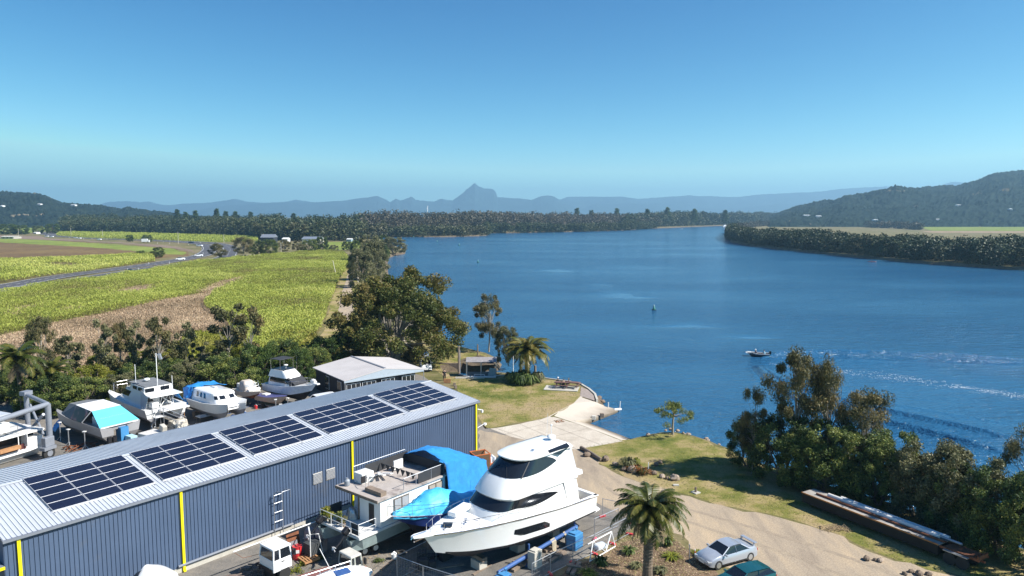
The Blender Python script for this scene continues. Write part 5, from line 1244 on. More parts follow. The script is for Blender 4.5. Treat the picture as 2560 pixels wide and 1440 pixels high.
o = MB().box((0, 0, .55), (1.1, .7, 1.1)).build('chest', mat('pale_blue', (.35, .55, .62), .5), bevel=.03, loc=c1w(-.8, -.6), rz=R(146)); tag(o, 'pale blue upright chest under the stern of the covered catamaran', 'chest')
o = MB().box((0, 0, .5), (2.3, 1.9, 1.0)).build('covered_crate', mat('pale_grey_cover', (.55, .54, .52), .8), bevel=.08, loc=c1w(-1.3, -2.6), rz=R(150)); tag(o, 'big pale grey covered crate beside the pale blue chest', 'crate')
mb = MB()
for k in range(26): a_ = rnd.uniform(0, 3); mb.box((rnd.uniform(-1.4, 1.4), rnd.uniform(-.7, .7), rnd.uniform(.05, .35)), (rnd.uniform(.3, 1.1), .09, .07), rz=a_, ry=rnd.uniform(-.5, .5))
o = mb.build('scrap_pile', M_rust, loc=P(200, 1122), rz=.5); tag(o, 'pile of rusty brackets and scrap near the travel lift wheel', 'scrap pile', None, 'stuff')
# white flybridge catamaran with masts
c2 = thing('flybridge_catamaran', 'large white flybridge catamaran cluttered with poles, masts and curtains', 'boat', (-38.5, 78.4, 0), R(140))
cathulls(c2, 11.6, 2.2, .85, [(0, 2.35), (.5, 2.3), (1, 2.75)], .7, M_gelb, mat('grey_boot', (.25, .25, .27), .6))
MB().box((5.0, 0, 2.1), (10.2, 2.9, .35)).build('deck', M_gel, c2)
h2 = House([(2.2, 2.2, 9.3, 1.75, 2.4), (3.0, 2.2, 8.8, 1.65, 2.2), (3.75, 2.3, 7.6, 1.5, 1.8)])
h2.shell().build('cabin', M_gel, c2, smooth=True)
u_ = h2.ux(5.4, 3.2); h2.glass(u_, 1-u_, lambda k: 2.95, lambda k: 3.6, .02).build('cabin_window', M_glass, c2, smooth=True)
h3 = House([(3.75, 1.6, 6.4, 1.55, 1.2), (4.45, 1.7, 6.0, 1.5, 1.1)])
h3.shell().build('flybridge', M_gel, c2, smooth=True)
MB().box((3.9, 0, 4.52), (4.4, 2.8, .05)).build('flybridge_well', M_grayc, c2)
for x in (2.2, 3.6):
    mb = MB(); mb.add([(x, 1.58, 4.0), (x+1, 1.58, 4.0), (x+1, 1.56, 4.35), (x, 1.56, 4.35)], [(0, 1, 2, 3)]); mb.build('flybridge_window', M_glass, c2, solid=.02); mb = MB(); mb.add([(1.62, -1.2+(x-2.2)*1.2, 3.9), (1.62, -.2+(x-2.2)*1.2, 3.9), (1.66, -.2+(x-2.2)*1.2, 4.35), (1.66, -1.2+(x-2.2)*1.2, 4.35)], [(0, 1, 2, 3)]); mb.build('flybridge_window', M_glass, c2, solid=.02)
MB().box((1.0, 0, 3.7), (2.6, 3.5, .1)).build('cockpit_roof', M_gel, c2)
panel(c2, [(2.1, 1.85, 2.4), (.4, 2.0, 2.35), (.4, 1.75, 3.7), (2.2, 1.7, 4.2)], MATS['vinyl'], 'side_curtain')
MB().box((2.15, -.3, 3.0), (.05, 2.6, 1.3)).build('aft_bulkhead', M_black, c2)
MB().box((2.1, .1, 3.0), (.06, .7, 1.2)).build('door', M_gelb, c2)
rail(c2, [(10.2, 1.4, 2.7), (11.0, 1.2, 2.75), (11.5, .6, 2.75), (11.5, -.6, 2.75), (11.0, -1.2, 2.75), (10.2, -1.4, 2.7)], .8, mid=True, name='bow_rail', r=.025)
for x, yy, h_ in ((4.6, 1.2, 6.7), (3.2, -.6, 7.9), (1.4, .2, 8.2), (.6, -1.1, 5.6)):
    MB().tube((x, yy, 2.4), (x+.05, yy, h_), .035, 6).build('mast', M_white, c2)
mb = MB(); mb.path([(1.4, -.1, 8.1), (1.4, -.3, 7.5)], .2, 8); mb.build('radar_reflector', M_steel, c2)
mb = MB(); mb.ball((4.6, 0, 4.75), (.35, .35, .2), 10, 5); mb.build('radome', M_gel, c2, smooth=True)
mb = MB()
for k in range(9): mb.tube((rnd.uniform(-.2, 1.6), rnd.uniform(-1.5, 1.6), 2.3), (rnd.uniform(-.2, 1.6), rnd.uniform(-1.6, 1.6), rnd.uniform(2.9, 4.0)), .03, 5)
mb.build('fishing_rods', M_gelb, c2)
MB().box((-.2, -.6, 2.2), (2.0, 3.0, .12)).build('swim_deck', M_gel, c2)
MB().box((.5, 1.1, 2.7), (.9, .7, .6)).build('cooler', M_white, c2, bevel=.04)
panel(c2, [(.6, -2.2, 2.6), (3.0, -2.4, 2.6), (2.4, -1.6, 3.8), (.8, -1.6, 3.7)], M_tarp, 'blue_awning')
def c2w(x, yy, z=0): a = R(140); return Vector((-38.5+x*math.cos(a)-yy*math.sin(a), 78.4+x*math.sin(a)+yy*math.cos(a), z))
st_ = thing('boarding_steps', 'metal boarding platform and steps at the stern of the flybridge catamaran', 'steps', c2w(-1.2, 1.0), R(140))
mb = MB()
for k in range(6): mb.box((0, -.2-k*.42, 1.7-k*.28), (.75, .26, .05))
mb.build('tread', M_alu, st_)
mb = MB()
for x in (-.4, .4): mb.path([(x, 0, 2.7), (x, -2.4, 1.2)], .03, 5); mb.path([(x, 0, 2.3), (x, -2.4, .8)], .025, 5); mb.tube((x, 0, 0), (x, 0, 2.7), .035, 5); mb.tube((x, .9, 0), (x, .9, 2.6), .03, 5); mb.tube((x, -2.4, 0), (x, -2.4, 1.2), .03, 5); mb.path([(x, 0, 2.65), (x, .9, 2.6)], .03, 5)
mb.build('handrail', M_alu, st_)
MB().box((0, .45, 1.75), (.85, .95, .06)).build('platform', M_gelb, st_)
# junk on the ground behind the roof edge
it = [((445, 1060), (1.9, 1.0, .75), M_cream, 'sheeted table with cream cloth in front of the boarding steps', 'covered_table', 'table', 0), ((408, 1095), (.55, .9, 1.7), M_block, 'tall pale box leaning in front of the flybridge catamaran', 'tall_box', 'box', .25), ((428, 1090), (1.5, 1.0, 1.0), M_dkc, 'dark tarpaulin heap behind the roof edge', 'tarpaulin_heap', 'tarpaulin', .2)]
for (u, v), s_, m, lab, nm, cat, tl in it:
    mb = MB(); mb.box((0, 0, s_[2]/2), s_, rx=tl, taper=.9); o = mb.build(nm, m, bevel=.06, loc=P(u, v+6), rz=R(50)); tag(o, lab, cat)
o = drape('cloth', [[tuple(P(425, 1075, .1)), tuple(P(430, 1055, 1.2)), tuple(P(450, 1050, 1.5)), tuple(P(465, 1058, .4))], [tuple(P(433, 1085, .1)), tuple(P(440, 1065, 1.3)), tuple(P(458, 1058, 1.6)), tuple(P(475, 1070, .4))], [tuple(P(440, 1092, .1)), tuple(P(452, 1076, .9)), tuple(P(466, 1070, 1.)), tuple(P(478, 1080, .1))]], M_cream, 'cream cloth thrown over a frame in front of the boarding steps', 'cloth', 4, .06)
bd = thing('upturned_dinghy', 'black covered dinghy lying upside down at the roof edge', 'dinghy', P(478, 1085), R(50))
mb = MB(); rows = []
for k in range(13):
    x = -2.4+4.8*k/12; w = .95*math.sqrt(max(0, 1-(x/2.45)**2))**.7+.02
    rows.append([(x, w*math.cos(q), .15+.85*w*abs(math.sin(q))**.8) for q in np.linspace(0, math.pi, 9)])
mb.loft(rows); mb.build('hull', mat('black_gloss', (.008, .009, .014), .25), bd, smooth=True)
MB().box((0, 0, .1), (3.8, 1.5, .12)).build('base', M_wood, bd)
ch = thing('cane_chair', 'orange-brown cane chair below the flybridge catamaran stern', 'chair', P(455, 1052), R(200))
MB().box((0, 0, .45), (.6, .6, .07)).build('seat', M_white, ch)
mb = MB(); mb.path([(-.3, .3, .45), (-.3, .3, 1.0), (0, .35, 1.2), (.3, .3, 1.0), (.3, .3, .45)], .04, 6); mb.build('backrest', M_wood2, ch)
for sx_, sy_ in ((-.27, -.27), (.27, -.27), (-.27, .27), (.27, .27)): MB().tube((sx_, sy_, 0), (sx_, sy_, .45), .03, 6).build('leg', M_wood2, ch)
rk = thing('work_table', 'low slatted work table covered with junk between the two catamarans', 'table', P(520, 1052), R(50))
mb = MB(); mb.box((0, 0, .7), (2.4, 1.1, .08))
for k in range(10): mb.box((rnd.uniform(-1, 1), rnd.uniform(-.4, .4), .8), (.25, .18, .14), rz=rnd.uniform(0, 3))
mb.build('top', M_gelb, rk)
for sx_, sy_ in ((-1.1, -.45), (1.1, -.45), (-1.1, .45), (1.1, .45)): MB().tube((sx_, sy_, 0), (sx_, sy_, .7), .04, 6).build('leg', M_wood, rk)
# white catamaran with square windows and blue tarp at the stern
c3 = thing('window_catamaran', 'white catamaran cruiser with a row of square windows and blue tarp over its stern', 'boat', (-37.3, 84.2, 0), R(-40))
cathulls(c3, 8.6, 1.85, .85, [(0, 2.3), (.5, 2.35), (1, 2.75)], .75, M_gelb, mat('grey_boot', (.25, .25, .27), .6))
MB().box((4.0, 0, 2.05), (7.6, 2.6, .4)).build('deck', M_gel, c3)
h4 = House([(2.2, .4, 8.0, 1.5, 2.0), (2.75, .5, 6.9, 1.42, 1.2), (3.45, .6, 6.2, 1.3, .8), (3.6, .7, 5.9, 1.1, .7)])
h4.shell().build('cabin', M_gel, c3, smooth=True)
for k in range(4):
    u0 = .385+.062*k; h4.glass(u0, u0+.044, lambda q: 2.92, lambda q: 3.28, .02, 3).build('window', M_glass, c3)
for x0_ in (2.2, 3.0, 3.8):
    a_ = h4.ux(x0_, 3); h4.glass(1-a_-.0, 1-h4.ux(x0_+.45, 3), lambda q: 2.75, lambda q: 3.3, .02, 3).build('window', M_glass, c3)
MB().box((3.2, .2, 3.66), (1.0, .3, .12)).build('roof_hatch', M_gel, c3, bevel=.03)
drape('tarpaulin', [[(-.5, -1.8, 1.0), (-.3, -1.9, 2.0), (-.3, -1.7, 3.4), (-.2, 0, 3.7), (-.2, 1.7, 3.5)], [(.8, -1.85, 1.2), (.7, -1.9, 2.2), (.7, -1.55, 3.55), (.8, 0, 3.85), (.8, 1.7, 3.6)], [(1.1, -1.6, 2.2), (1.3, -1.55, 2.8), (1.4, -1.4, 3.6), (2.6, .9, 3.8), (3.6, 1.6, 3.7)]], M_tarp, '', seed=6, amp=.05, parent=c3)
for x, yy in ((1.5, 1.2), (1.5, -1.2), (6.5, 1.2), (6.5, -1.2)): MB().box((x, yy, .38), (.5, .7, .76)).build('support_block', M_wood, c3)
mb = MB(); mb.ball((7.2, .3, .55), (.6, .5, .5), 10, 6, .1); o = mb.build('blue_bag', M_bluep, c3, smooth=True)
# small beige cabin boat
def smallboat(name, lab, loc, rz, L, B, h0, m, mdeck, hull_args=None, bottom=None):
    t_ = thing(name, lab, 'boat', loc, rz)
    H_ = Hull(L, [(0, B*.42), (.4, B*.5), (.7, B*.42), (.9, B*.2), (1, .03)], [(0, h0+.95), (.5, h0+1.0), (1, h0+1.3)], [(0, h0+.35), (.6, h0+.4), (1, h0+.9)], [(0, h0+.05), (.6, h0), (.85, h0+.25), (1, h0+.8)], n=14, kr=.15)
    H_.parts(t_, m, bottom or m, mdeck, 0); return t_, H_
bb_, Hb = smallboat('cabin_boat', 'small weathered beige cabin boat with rounded hood, next to the bushes', (-34.9, 90.2, 0), R(-42), 5.4, 2.2, .75, mat('weathered_beige', (.42, .37, .33), .6, 0, .12, 1.5), M_cream, bottom=M_rust)
hbb = House([(1.7, 1.6, 3.6, .85, .7), (2.15, 1.6, 3.4, .8, .5), (2.75, 1.7, 2.9, .7, .3), (2.95, 1.8, 2.7, .5, .3)])
hbb.shell().build('hood', mat('beige_canvas', (.55, .48, .42), .7), bb_, smooth=True)
for u0 in (.39, .52): hbb.glass(u0, u0+.09, lambda q: 2.3, lambda q: 2.6, .02, 3).build('window', M_curt, bb_)
MB().box((3.75, 0, 1.95), (.7, 1.5, .3), ry=-.5).build('windscreen', MATS['vinyl'], bb_)
MB().box((.6, 0, 2.1), (.6, .8, .5)).build('engine_box', M_gelb, bb_)
ra_, Hr = smallboat('runabout', 'small open boat with tan hull and navy cockpit cover on a trailer', (-31.5, 88.0, 0), R(-30), 4.9, 2.0, .45, mat('tan_hull', (.42, .33, .27), .4), mat('navy_cover', (.07, .075, .20), .6))
MB().box((4.0, 0, .3), (2.6, .1, .1)).build('drawbar', M_steel, ra_); MB().box((1.9, 0, .3), (2.8, 1.4, .08)).build('trailer_frame', M_steel, ra_)
for yy in (.85, -.85): w = MB().path([(1.6, yy-.08, .28), (1.6, yy+.08, .28)], .28, 14).build('wheel', M_rub, ra_, smooth=True)
MB().box((1.2, 0, 1.5), (.8, .8, .2)).build('seat', M_gelb, ra_, bevel=.05)
# flybridge cruiser with black covers
fb = thing('flybridge_cruiser', 'white and pale blue flybridge cruiser with black windscreen cover and canopy', 'boat', (-31.0, 90.6, 0), R(-33))
Hf = Hull(8.6, [(0, 1.35), (.4, 1.5), (.65, 1.35), (.85, .8), (1, .05)], [(0, 2.35), (.5, 2.5), (1, 3.1)], [(0, 1.45), (.6, 1.55), (1, 2.2)], [(0, .8), (.6, .7), (.85, .95), (1, 2.0)], n=20, kr=.17)
_, _, gf = Hf.parts(fb, mat('pale_hull', (.55, .62, .70), .3), M_antif, M_gel, 0); gf.build('rub_rail', M_white, fb)
hf = House([(2.4, 1.2, 6.2, 1.25, 1.2), (3.05, 1.3, 5.4, 1.18, .9), (3.5, 1.4, 4.6, 1.1, .6)])
hf.shell().build('cabin', mat('pale_hull', (.5, .6, .7), .3), fb, smooth=True)
u_ = hf.ux(1.5, 3.2); hf.glass(1-u_, .62, lambda k: 2.85, lambda k: 3.42, .015).build('side_window', M_glass, fb, smooth=True); hf.glass(u_, .38, lambda k: 2.85, lambda k: 3.42, .015).build('side_window', M_glass, fb, smooth=True)
hf.glass(.37, .63, lambda k: 2.62, lambda k: 3.52, .05).build('windscreen_cover', M_dkc, fb, smooth=True)
panel(fb, [(5.9, 1.0, 2.85), (5.9, -1.0, 2.85), (4.7, -1.12, 3.56), (4.7, 1.12, 3.56)], M_dkc, 'windscreen_cover')
hg = House([(3.5, 1.2, 4.9, 1.2, .7), (3.7, 1.3, 4.8, 1.15, .7), (4.35, 1.5, 3.9, 1.0, .5)])
hg.shell().build('flybridge', M_gel, fb, smooth=True)
MB().box((2.7, 0, 4.37), (2.2, 1.8, .06)).build('flybridge_well', M_black, fb)
MB().box((2.4, 0, 5.65), (1.9, 2.1, .07)).build('canopy', M_dkc, fb, bevel=.03)
for x in (1.55, 3.3):
    for yy in (-1.0, 1.0): MB().tube((x, yy, 4.2), (x, yy*1.02, 5.65), .028, 5).build('canopy_pole', M_chrome, fb)
MB().path([(3.9, 1.1, 4.3), (3.8, 1.15, 5.9)], .02, 5).build('aerial', M_chrome, fb)
mb = MB(); mb.tube((2.9, .2, 4.35), (2.9, .2, 4.75), .03); mb.ball((2.9, .2, 4.8), (.28, .28, .1), 10, 5); mb.build('radar', M_gel, fb, smooth=True)
for sg in (1, -1): rail(fb, [Hf.side(x, 1, sg, -.05) for x in (4.6, 5.6, 6.6, 7.5, 8.3)], .6, name='bow_rail', r=.02)
MB().box((8.5, 0, 3.15), (1.0, .5, .16)).build('bowsprit', M_gel, fb, bevel=.04)
mb = MB(); mb.ball((8.0, .1, 3.4), (.45, .3, .25), 8, 5, .2); mb.build('rope_bundle', M_white, fb)
mb = MB(); mb.box((4.8, -1.25, 2.72), (1.4, .08, .26)); mb.box((4.8, 1.25, 2.72), (1.4, .08, .26))
for x in (2, 5.5): MB().box((x, 0, .38), (.6, 1.0, .76)).build('support_block', M_wood, fb)
for u, v, h_, lab in ((690, 1028, 1.4, 'screw prop stand right of the tan open boat'), (720, 1022, 1.3, 'screw prop stand below the flybridge cruiser hull'), (702, 1032, 1.0, 'short pale stand between the two prop stands')): jack(P(u, v), h_, lab)

# travel lift
M_lift = mat('lift_grey', (.24, .26, .30), .45, .15, .1, 1.5)
tl = thing('travel_lift', 'grey tubular steel travel lift with a big rubber wheel', 'boat lift', (-44.9, 68.0, 0), R(74))
def wT(v): return Vector(v)-Vector((-44.9, 68.0, 0))
Rz = Matrix.Rotation(-R(74), 3, 'Z')
def T_(x, yy, z): return Rz @ wT((x, yy, z))
pf = T_(-45.2, 68.6, 5.25); MB().tube(T_(-45.2, 68.6, 1.5), pf, .27, 12).build('post', M_lift, tl, smooth=True)
MB().tube(T_(-49.3, 71.6, .9), T_(-49.3, 71.6, 5.5), .24, 12).build('post', M_lift, tl, smooth=True)
MB().tube(pf, T_(-47.8, 56, 5.0), .25, 12).build('side_beam', M_lift, tl, smooth=True)
MB().tube(pf, T_(-49.8, 71.9, 5.5), .2, 12).build('cross_beam', M_lift, tl, smooth=True)
MB().box(T_(-49.3, 71.6, 5.6), (.9, .7, .4)).build('winch_box', M_lift, tl)
MB().tube(T_(-49.2, 71.4, 1.6), T_(-46.2, 69.4, 4.0), .14, 8).build('brace', M_lift, tl)
MB().tube(T_(-48.5, 70.9, 4.6), T_(-46.2, 69.2, 2.0), .12, 8).build('brace', M_lift, tl)
MB().tube(T_(-49.2, 71.6, 1.4), T_(-45.2, 68.6, 1.4), .12, 8).build('sill_beam', M_lift, tl)
MB().box(T_(-44.95, 67.9, 1.75), (1.0, .55, .9)).build('wheel_leg', M_lift, tl, bevel=.05)
mb = MB(); mb.box(T_(-44.9, 67.75, 1.15), (1.3, .7, .3)); mb.build('wheel_fork', M_lift, tl)
c_ = T_(-44.9, 67.8, .62); MB().path([c_+Vector((0, -.2, 0)), c_+Vector((0, -.14, 0)), c_+Vector((0, .14, 0)), c_+Vector((0, .2, 0))], [.5, .62, .62, .5], 20).build('tyre', M_rub, tl, smooth=True)
MB().path([c_+Vector((0, -.23, 0)), c_+Vector((0, .23, 0))], .3, 16).build('rim', M_lift, tl, smooth=True)
# houseboat hanging in the lift
lh = thing('lifted_houseboat', 'white two-deck houseboat at the left edge, held inside the travel lift', 'houseboat', (-46.2, 69.0, 0), R(66))
# local x away from camera along its side, y to the left
def bxl(x, yy, z, d, m, nm, **k): return MB().box((x, yy, z), d).build(nm, m, lh, **k)
bxl(-6.5, 2.6, 2.62, (13.5, 5.2, .16), M_gel, 'upper_deck')
bxl(-6.5, 2.6, .95, (13.2, 5.0, .35), M_gel, 'lower_deck')
bxl(-6.5, 2.9, 1.8, (12.5, 3.9, 1.5), M_black, 'saloon')
bxl(-.7, .6, 1.55, (1.6, 1.0, 1.0), M_gel, 'bow_locker'); bxl(-6.0, .2, 1.35, (9, .05, .6), mat('maroon_panel', (.10, .03, .03), .5), 'bulwark')
bxl(-3.2, -.1, 1.55, (1.9, .5, .3), M_wood2, 'deck_seat')
bxl(-4.6, 2.9, 3.15, (5.5, 2.2, .9), M_gelb, 'roof_cabin', bevel=.1)
bxl(-7.2, 3.0, 3.7, (7.5, 3.4, 1.5), M_glass, 'upper_saloon'); bxl(-6.6, 3.0, 4.62, (8.8, 4.1, .14), M_roof, 'top_roof')
mb = MB()
for x in np.arange(-11, -2.5, .85): mb.box((x, 1.27, 3.75), (.08, .06, 1.5))
mb.box((-7.2, 1.26, 3.9), (7.6, .05, .06)); mb.build('window_frame', M_white, lh)
for x in (-2.2, -4.4, -6.6, -8.8): bxl(x, .12, 1.85, (.07, .07, 1.5), M_white, 'deck_post')
rail(lh, [(x, .08, 2.7) for x in (-.2, -2.2, -4.4, -6.6, -9, -12)], .9, mid=True, name='deck_rail', r=.018)
mb = MB()
for x in (-1.4, -2.4, -3.0): mb.box((x, 1.2, 2.73), (.8, .7, .04))
mb.build('roof_panel', M_cream, lh)
for yy in (1.2, 4.0): mb = MB(); mb.path([(-13, yy, .45), (0, yy, .45), (1.2, yy, .7)], [.5, .5, .1], 12); mb.build('float', M_gelb, lh, smooth=True)
bxl(-1.6, .15, 2.0, (.06, .9, 1.2), M_gelb, 'ladder')
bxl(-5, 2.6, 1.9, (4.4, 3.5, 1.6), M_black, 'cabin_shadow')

# ------------------------------------------------------------------ office building
ob = thing('office_building', 'dark single-storey office with low-pitched pale roof, glazed front and veranda post', 'building', (-20.9, 88.62, 0), math.atan2(95.21-88.62, -12.31+20.9))
OL = math.hypot(8.59, 6.59); OD = 9.6; OE = 2.9; ORZ = 3.75
M_odark = mat('dark_cladding', (.030, .034, .045), .6, 0, .1, 1)
M_opal = mat('pale_cladding', (.36, .42, .48), .5, 0, .05)
MB().box((OL/2-.2, OD/2+.3, OE/2-.05), (OL-.6, OD-.6, OE-.1)).build('walls', M_odark, ob)
M_oroof = mat('pale_roof', (.50, .475, .465), .7, 0, .08, .5, dirt=((.34, .30, .28), .5, .62))
for a_, b_ in (((-.3, 0), (OL/2, 1)), ((OL/2, 1), (OL+.5, 0))):
    mb = MB(); xa, xb = a_[0], b_[0]; za, zb = (OE if a_[1] == 0 else ORZ), (OE if b_[1] == 0 else ORZ)
    mb.prism([(xa, -.35, za), (xb, -.35, zb), (xb, OD+.2, zb), (xa, OD+.2, za)], (0, 0, .09)); mb.build('roof', M_oroof, ob)
MB().box((OL/2, OD/2, ORZ+.12), (.3, OD+.5, .05)).build('ridge_cap', M_trim, ob)
panel(ob, [(-.2, -.3, OE-.02), (OL+.4, -.3, OE-.02), (OL/2, -.3, ORZ-.02)], M_opal, 'gable', .06)
MB().box((OL/2, -.32, OE-.1), (OL+.6, .12, .22)).build('fascia', M_opal, ob)
for x in (.75, 2.9, 5.6, 8.6):
    w = MB(); w.box((x+.35, -.02, 1.35), (1.9, .06, 2.1)); w_ = w.build('window', M_white, ob)
    for q in (-.62, 0, .62): MB().box((x+.35+q, -.06, 1.35), (.55, .03, 1.98)).build('pane', M_glass, w_)
for yy in (2.0, 5.8):
    w_ = MB().box((-.12+.2, yy, 1.6), (.06, 1.2, 1.7)).build('window', M_white, ob); 
    for q in (-.29, .29): MB().box((-.12+.16, yy+q, 1.6), (.03, .5, 1.6)).build('pane', M_glass, w_)
for x in (OL+.35, -.15): MB().box((x, -.25, OE/2), (.07, .07, OE)).build('veranda_post', M_steel, ob)
MB().box((OL*.5, -1.2, .35), (OL, 2.0, .1)).build('veranda_deck', M_gelb, ob)
mb = MB(); mb.path([(-1.2, -.6, 0), (-.3, -.6, 1.0), (.6, -.6, 1.0)], .03, 5); mb.path([(.4, -2.0, 1.0), (OL-1, -2.0, 1.0)], .04, 5); mb.build('handrail', M_white, ob)
for k, (u, v, lab) in enumerate(((945, 962, 'small potted plant in front of the office windows'), (982, 955, 'yellow-green potted plant at the office veranda'))): pot(P(u, v+12, .4), lab, L_yel, M_wood, 1.3, 20+k)

# ------------------------------------------------------------------ vehicles
M_silver = mat('silver_car_paint', (.42, .46, .52), .28, .35, .03, coat=.7)
M_teal = mat('teal_car_paint', (.008, .085, .095), .25, .2, .05, coat=.8)
M_lamp = mat('lamp_glass', (.6, .62, .62), .12, .3)
M_redl = mat('tail_lamp', (.4, .01, .01), .2)
def car(name, lab, loc, rz, L, Wd, Ht, paint, roofp=(.30, .42, .72, .86), hood=.66, boot=.72, spoiler=False, detail=True, group=None, cat='car', glass=M_glass, van=False):
    """x to the front; roofp: base of rear screen, roof rear, roof front, base of windscreen as fractions from the tail"""
    c = thing(name, lab, cat, loc, rz, group); b = Wd/2
    def X(f): return -L/2+L*f
    prof = [(0, .40, .86, boot*Ht*.80), (.02, .28, .94, boot*Ht*.93), (.08, .24, 1, boot*Ht), (roofp[0], .22, 1, boot*Ht*1.02), (.5, .22, 1, .66*Ht), (roofp[3], .22, 1, hood*Ht*1.03), (.93, .24, .97, hood*Ht*.90), (.985, .3, .88, hood*Ht*.74), (1, .38, .78, hood*Ht*.6)]
    rows = [[(X(f), -b*w, zb), (X(f), -b*w*1.0, lerp(zb, zt, .45)), (X(f), -b*w*.97, lerp(zb, zt, .8)), (X(f), -b*w*.86, zt), (X(f), 0, zt+.035), (X(f), b*w*.86, zt), (X(f), b*w*.97, lerp(zb, zt, .8)), (X(f), b*w, lerp(zb, zt, .45)), (X(f), b*w, zb)] for f, zb, w, zt in prof]
    mb = MB(); mb.loft(rows, caps=True); mb.build('body', paint, c, smooth=True)
    zb = .66*Ht; x0, x1, x2, x3 = [X(f) for f in roofp]
    bw, rw = b*.90, b*.70; zr = Ht-.05
    z0 = boot*Ht*.98 if boot < .9 else zb; z3 = hood*Ht*.99
    lo = [(x0, -bw, min(z0, zr-.1)), (x3, -bw, z3), (x3, bw, z3), (x0, bw, min(z0, zr-.1))]; hi = [(x1, -rw, zr), (x2, -rw, zr), (x2, rw, zr), (x1, rw, zr)]
    mb = MB(); mb.loft([lo, hi], closed=True); mb.build('windows', glass, c)
    mb = MB(); e = .035
    mb.loft([[(x1-e, y_*rw, zr), (x1+.2, y_*rw, zr+.05), (x2-.3, y_*rw, zr+.05), (x2+e, y_*rw, zr)] for y_ in (-1.03, -.6, .6, 1.03)]); mb.loft([[(x1-e, y_*rw, zr-.02), (x2+e, y_*rw, zr-.02)] for y_ in (-1.03, 1.03)]); mb.build('roof', paint, c, smooth=True)
    for sg in (-1, 1) if detail else ():
        for p, q in ((lo[0], hi[0]), (lo[1], hi[1]), ((lerp(x0, x3, .47), bw, zb), ((x1+x2)/2, rw*1.01, zr))):
            MB().path([(p[0], abs(p[1])*sg*1.01, p[2]), (q[0], abs(q[1])*sg*1.01, q[2])], .04, 4).build('pillar', paint, c)
    wr = .31
    for fx in (.17, .82):
        for sg in (-1, 1):
            xq = X(fx); mb = MB(); mb.path([(xq, sg*(b-.17), wr), (xq, sg*(b+.005), wr)], wr, 16); w = mb.build('wheel', M_rub, c, smooth=True)
            if detail:
                mb = MB(); mb.path([(xq, sg*(b-.0), wr), (xq, sg*(b+.02), wr)], [.2, .19], 12); mb.build('rim', M_alu, w, smooth=True)
    if detail:
        for sg in (-1, 1):
            mb = MB(); mb.box((X(.965), sg*b*.66, hood*Ht*.68), (.28, .38, .13), rz=-sg*.35); mb.build('headlight', M_lamp, c, bevel=.03)
            mb = MB(); mb.box((X(.015), sg*b*.68, boot*Ht*.74), (.1, .36, .16)); mb.build('tail_light', M_redl, c)
            mb = MB(); mb.box((X(roofp[3]-.05), sg*(b+.08), zb+.05), (.12, .2, .13)); mb.build('mirror', paint, c, bevel=.03)
        mb = MB(); mb.box((X(1.0), 0, .42), (.04, .5, .12)); mb.build('number_plate', M_white, c)
        mb = MB(); mb.box((X(.995), 0, .3), (.05, b*1.2, .14)); mb.build('grille', M_black, c)
        mb = MB()
        for sg in (-1, 1): mb.box((0, sg*(b*1.0), .26), (L*.5, .04, .1))
        mb.build('sill', M_black, c)
    if spoiler:
        mb = MB(); mb.box((X(.03), 0, boot*Ht+.2), (.26, Wd*.82, .04)); mb.box((X(.05), Wd*.36, boot*Ht+.08), (.16, .05, .2)); mb.box((X(.05), -Wd*.36, boot*Ht+.08), (.16, .05, .2)); mb.build('spoiler', paint, c)
    return c
car('silver_car', 'silver sedan with rear spoiler parked on the dirt road', (14.65, 47.2, 0), R(206), 4.3, 1.66, 1.32, M_silver, (.18, .33, .57, .74), .64, .70, True)
g0_ = P(1853, 1452, .5); car('teal_car', 'dark teal hatchback cut off by the bottom edge, in front of the silver sedan', (g0_.x+.15, g0_.y-.05, 0), R(202), 4.0, 1.62, 1.38, M_teal, (.03, .12, .56, .74), .66, .80)
vn = car('white_van', 'white people carrier with its rear door raised on the track by the office', (-13.3, 108.9, 0), R(-80), 4.4, 1.75, 1.85, mat('white_car_paint', (.75, .76, .77), .3, 0, .03, coat=.5), (.0, .06, .62, .82), .56, .95)
panel(vn, [(-2.2, -.7, 1.85), (-2.2, .7, 1.85), (-3.1, .7, 2.1), (-3.1, -.7, 2.1)], mat('blue_glass', (.10, .2, .36), .1), 'raised_tailgate', .05)
car('white_ute', 'white vehicle with dark rear window between flybridge cruiser and office', (-22.6, 86.9, 0), R(40), 4.4, 1.75, 1.75, mat('white_car_paint', (.75, .76, .77), .3), (.02, .1, .68, .84), .6, .78)
car('blue_white_car', 'small car with blue bonnet just showing over the shed roof', (-21.9, 84.3, 0), R(5), 3.9, 1.65, 1.4, mat('blue_car_paint', (.05, .09, .35), .3, .2, coat=.5), (.1, .22, .6, .78), .64, .75)
hwc = [(327, 682, 'dark', 'dark blue car nearest on the highway'), (451, 650, 'white', 'white car behind the nearest one, left of the highway bend'), (497, 641, 'white', 'white car right inside the highway bend'), (499, 616, 'white', 'white car on the far side of the highway bend'),
       (478, 608, 'dark', 'dark car beyond the highway bend'), (248, 600, 'white', 'white car in the middle of the distant highway'), (198, 597, 'white', 'pair of headlights car left of the middle white car'), (117, 592, 'white', 'white car near the far end of the highway'), (129, 593, 'white', 'second white car near the far end of the highway'), (190, 596, 'white', 'white car closely behind another on the far highway')]
M_dcar = mat('dark_car_paint', (.03, .05, .09), .3, .2); M_wcar = mat('white_car_paint', (.75, .76, .77), .3)
for u, v, k, lab in hwc:
    p = P(u, v, .25); d = 180+20 if v > 630 else 170
    car('highway_car', lab, (p.x, p.y, .24), R(d), 4.6, 1.9, 1.5, M_dcar if k == 'dark' else M_wcar, detail=False, group='cars on the highway')
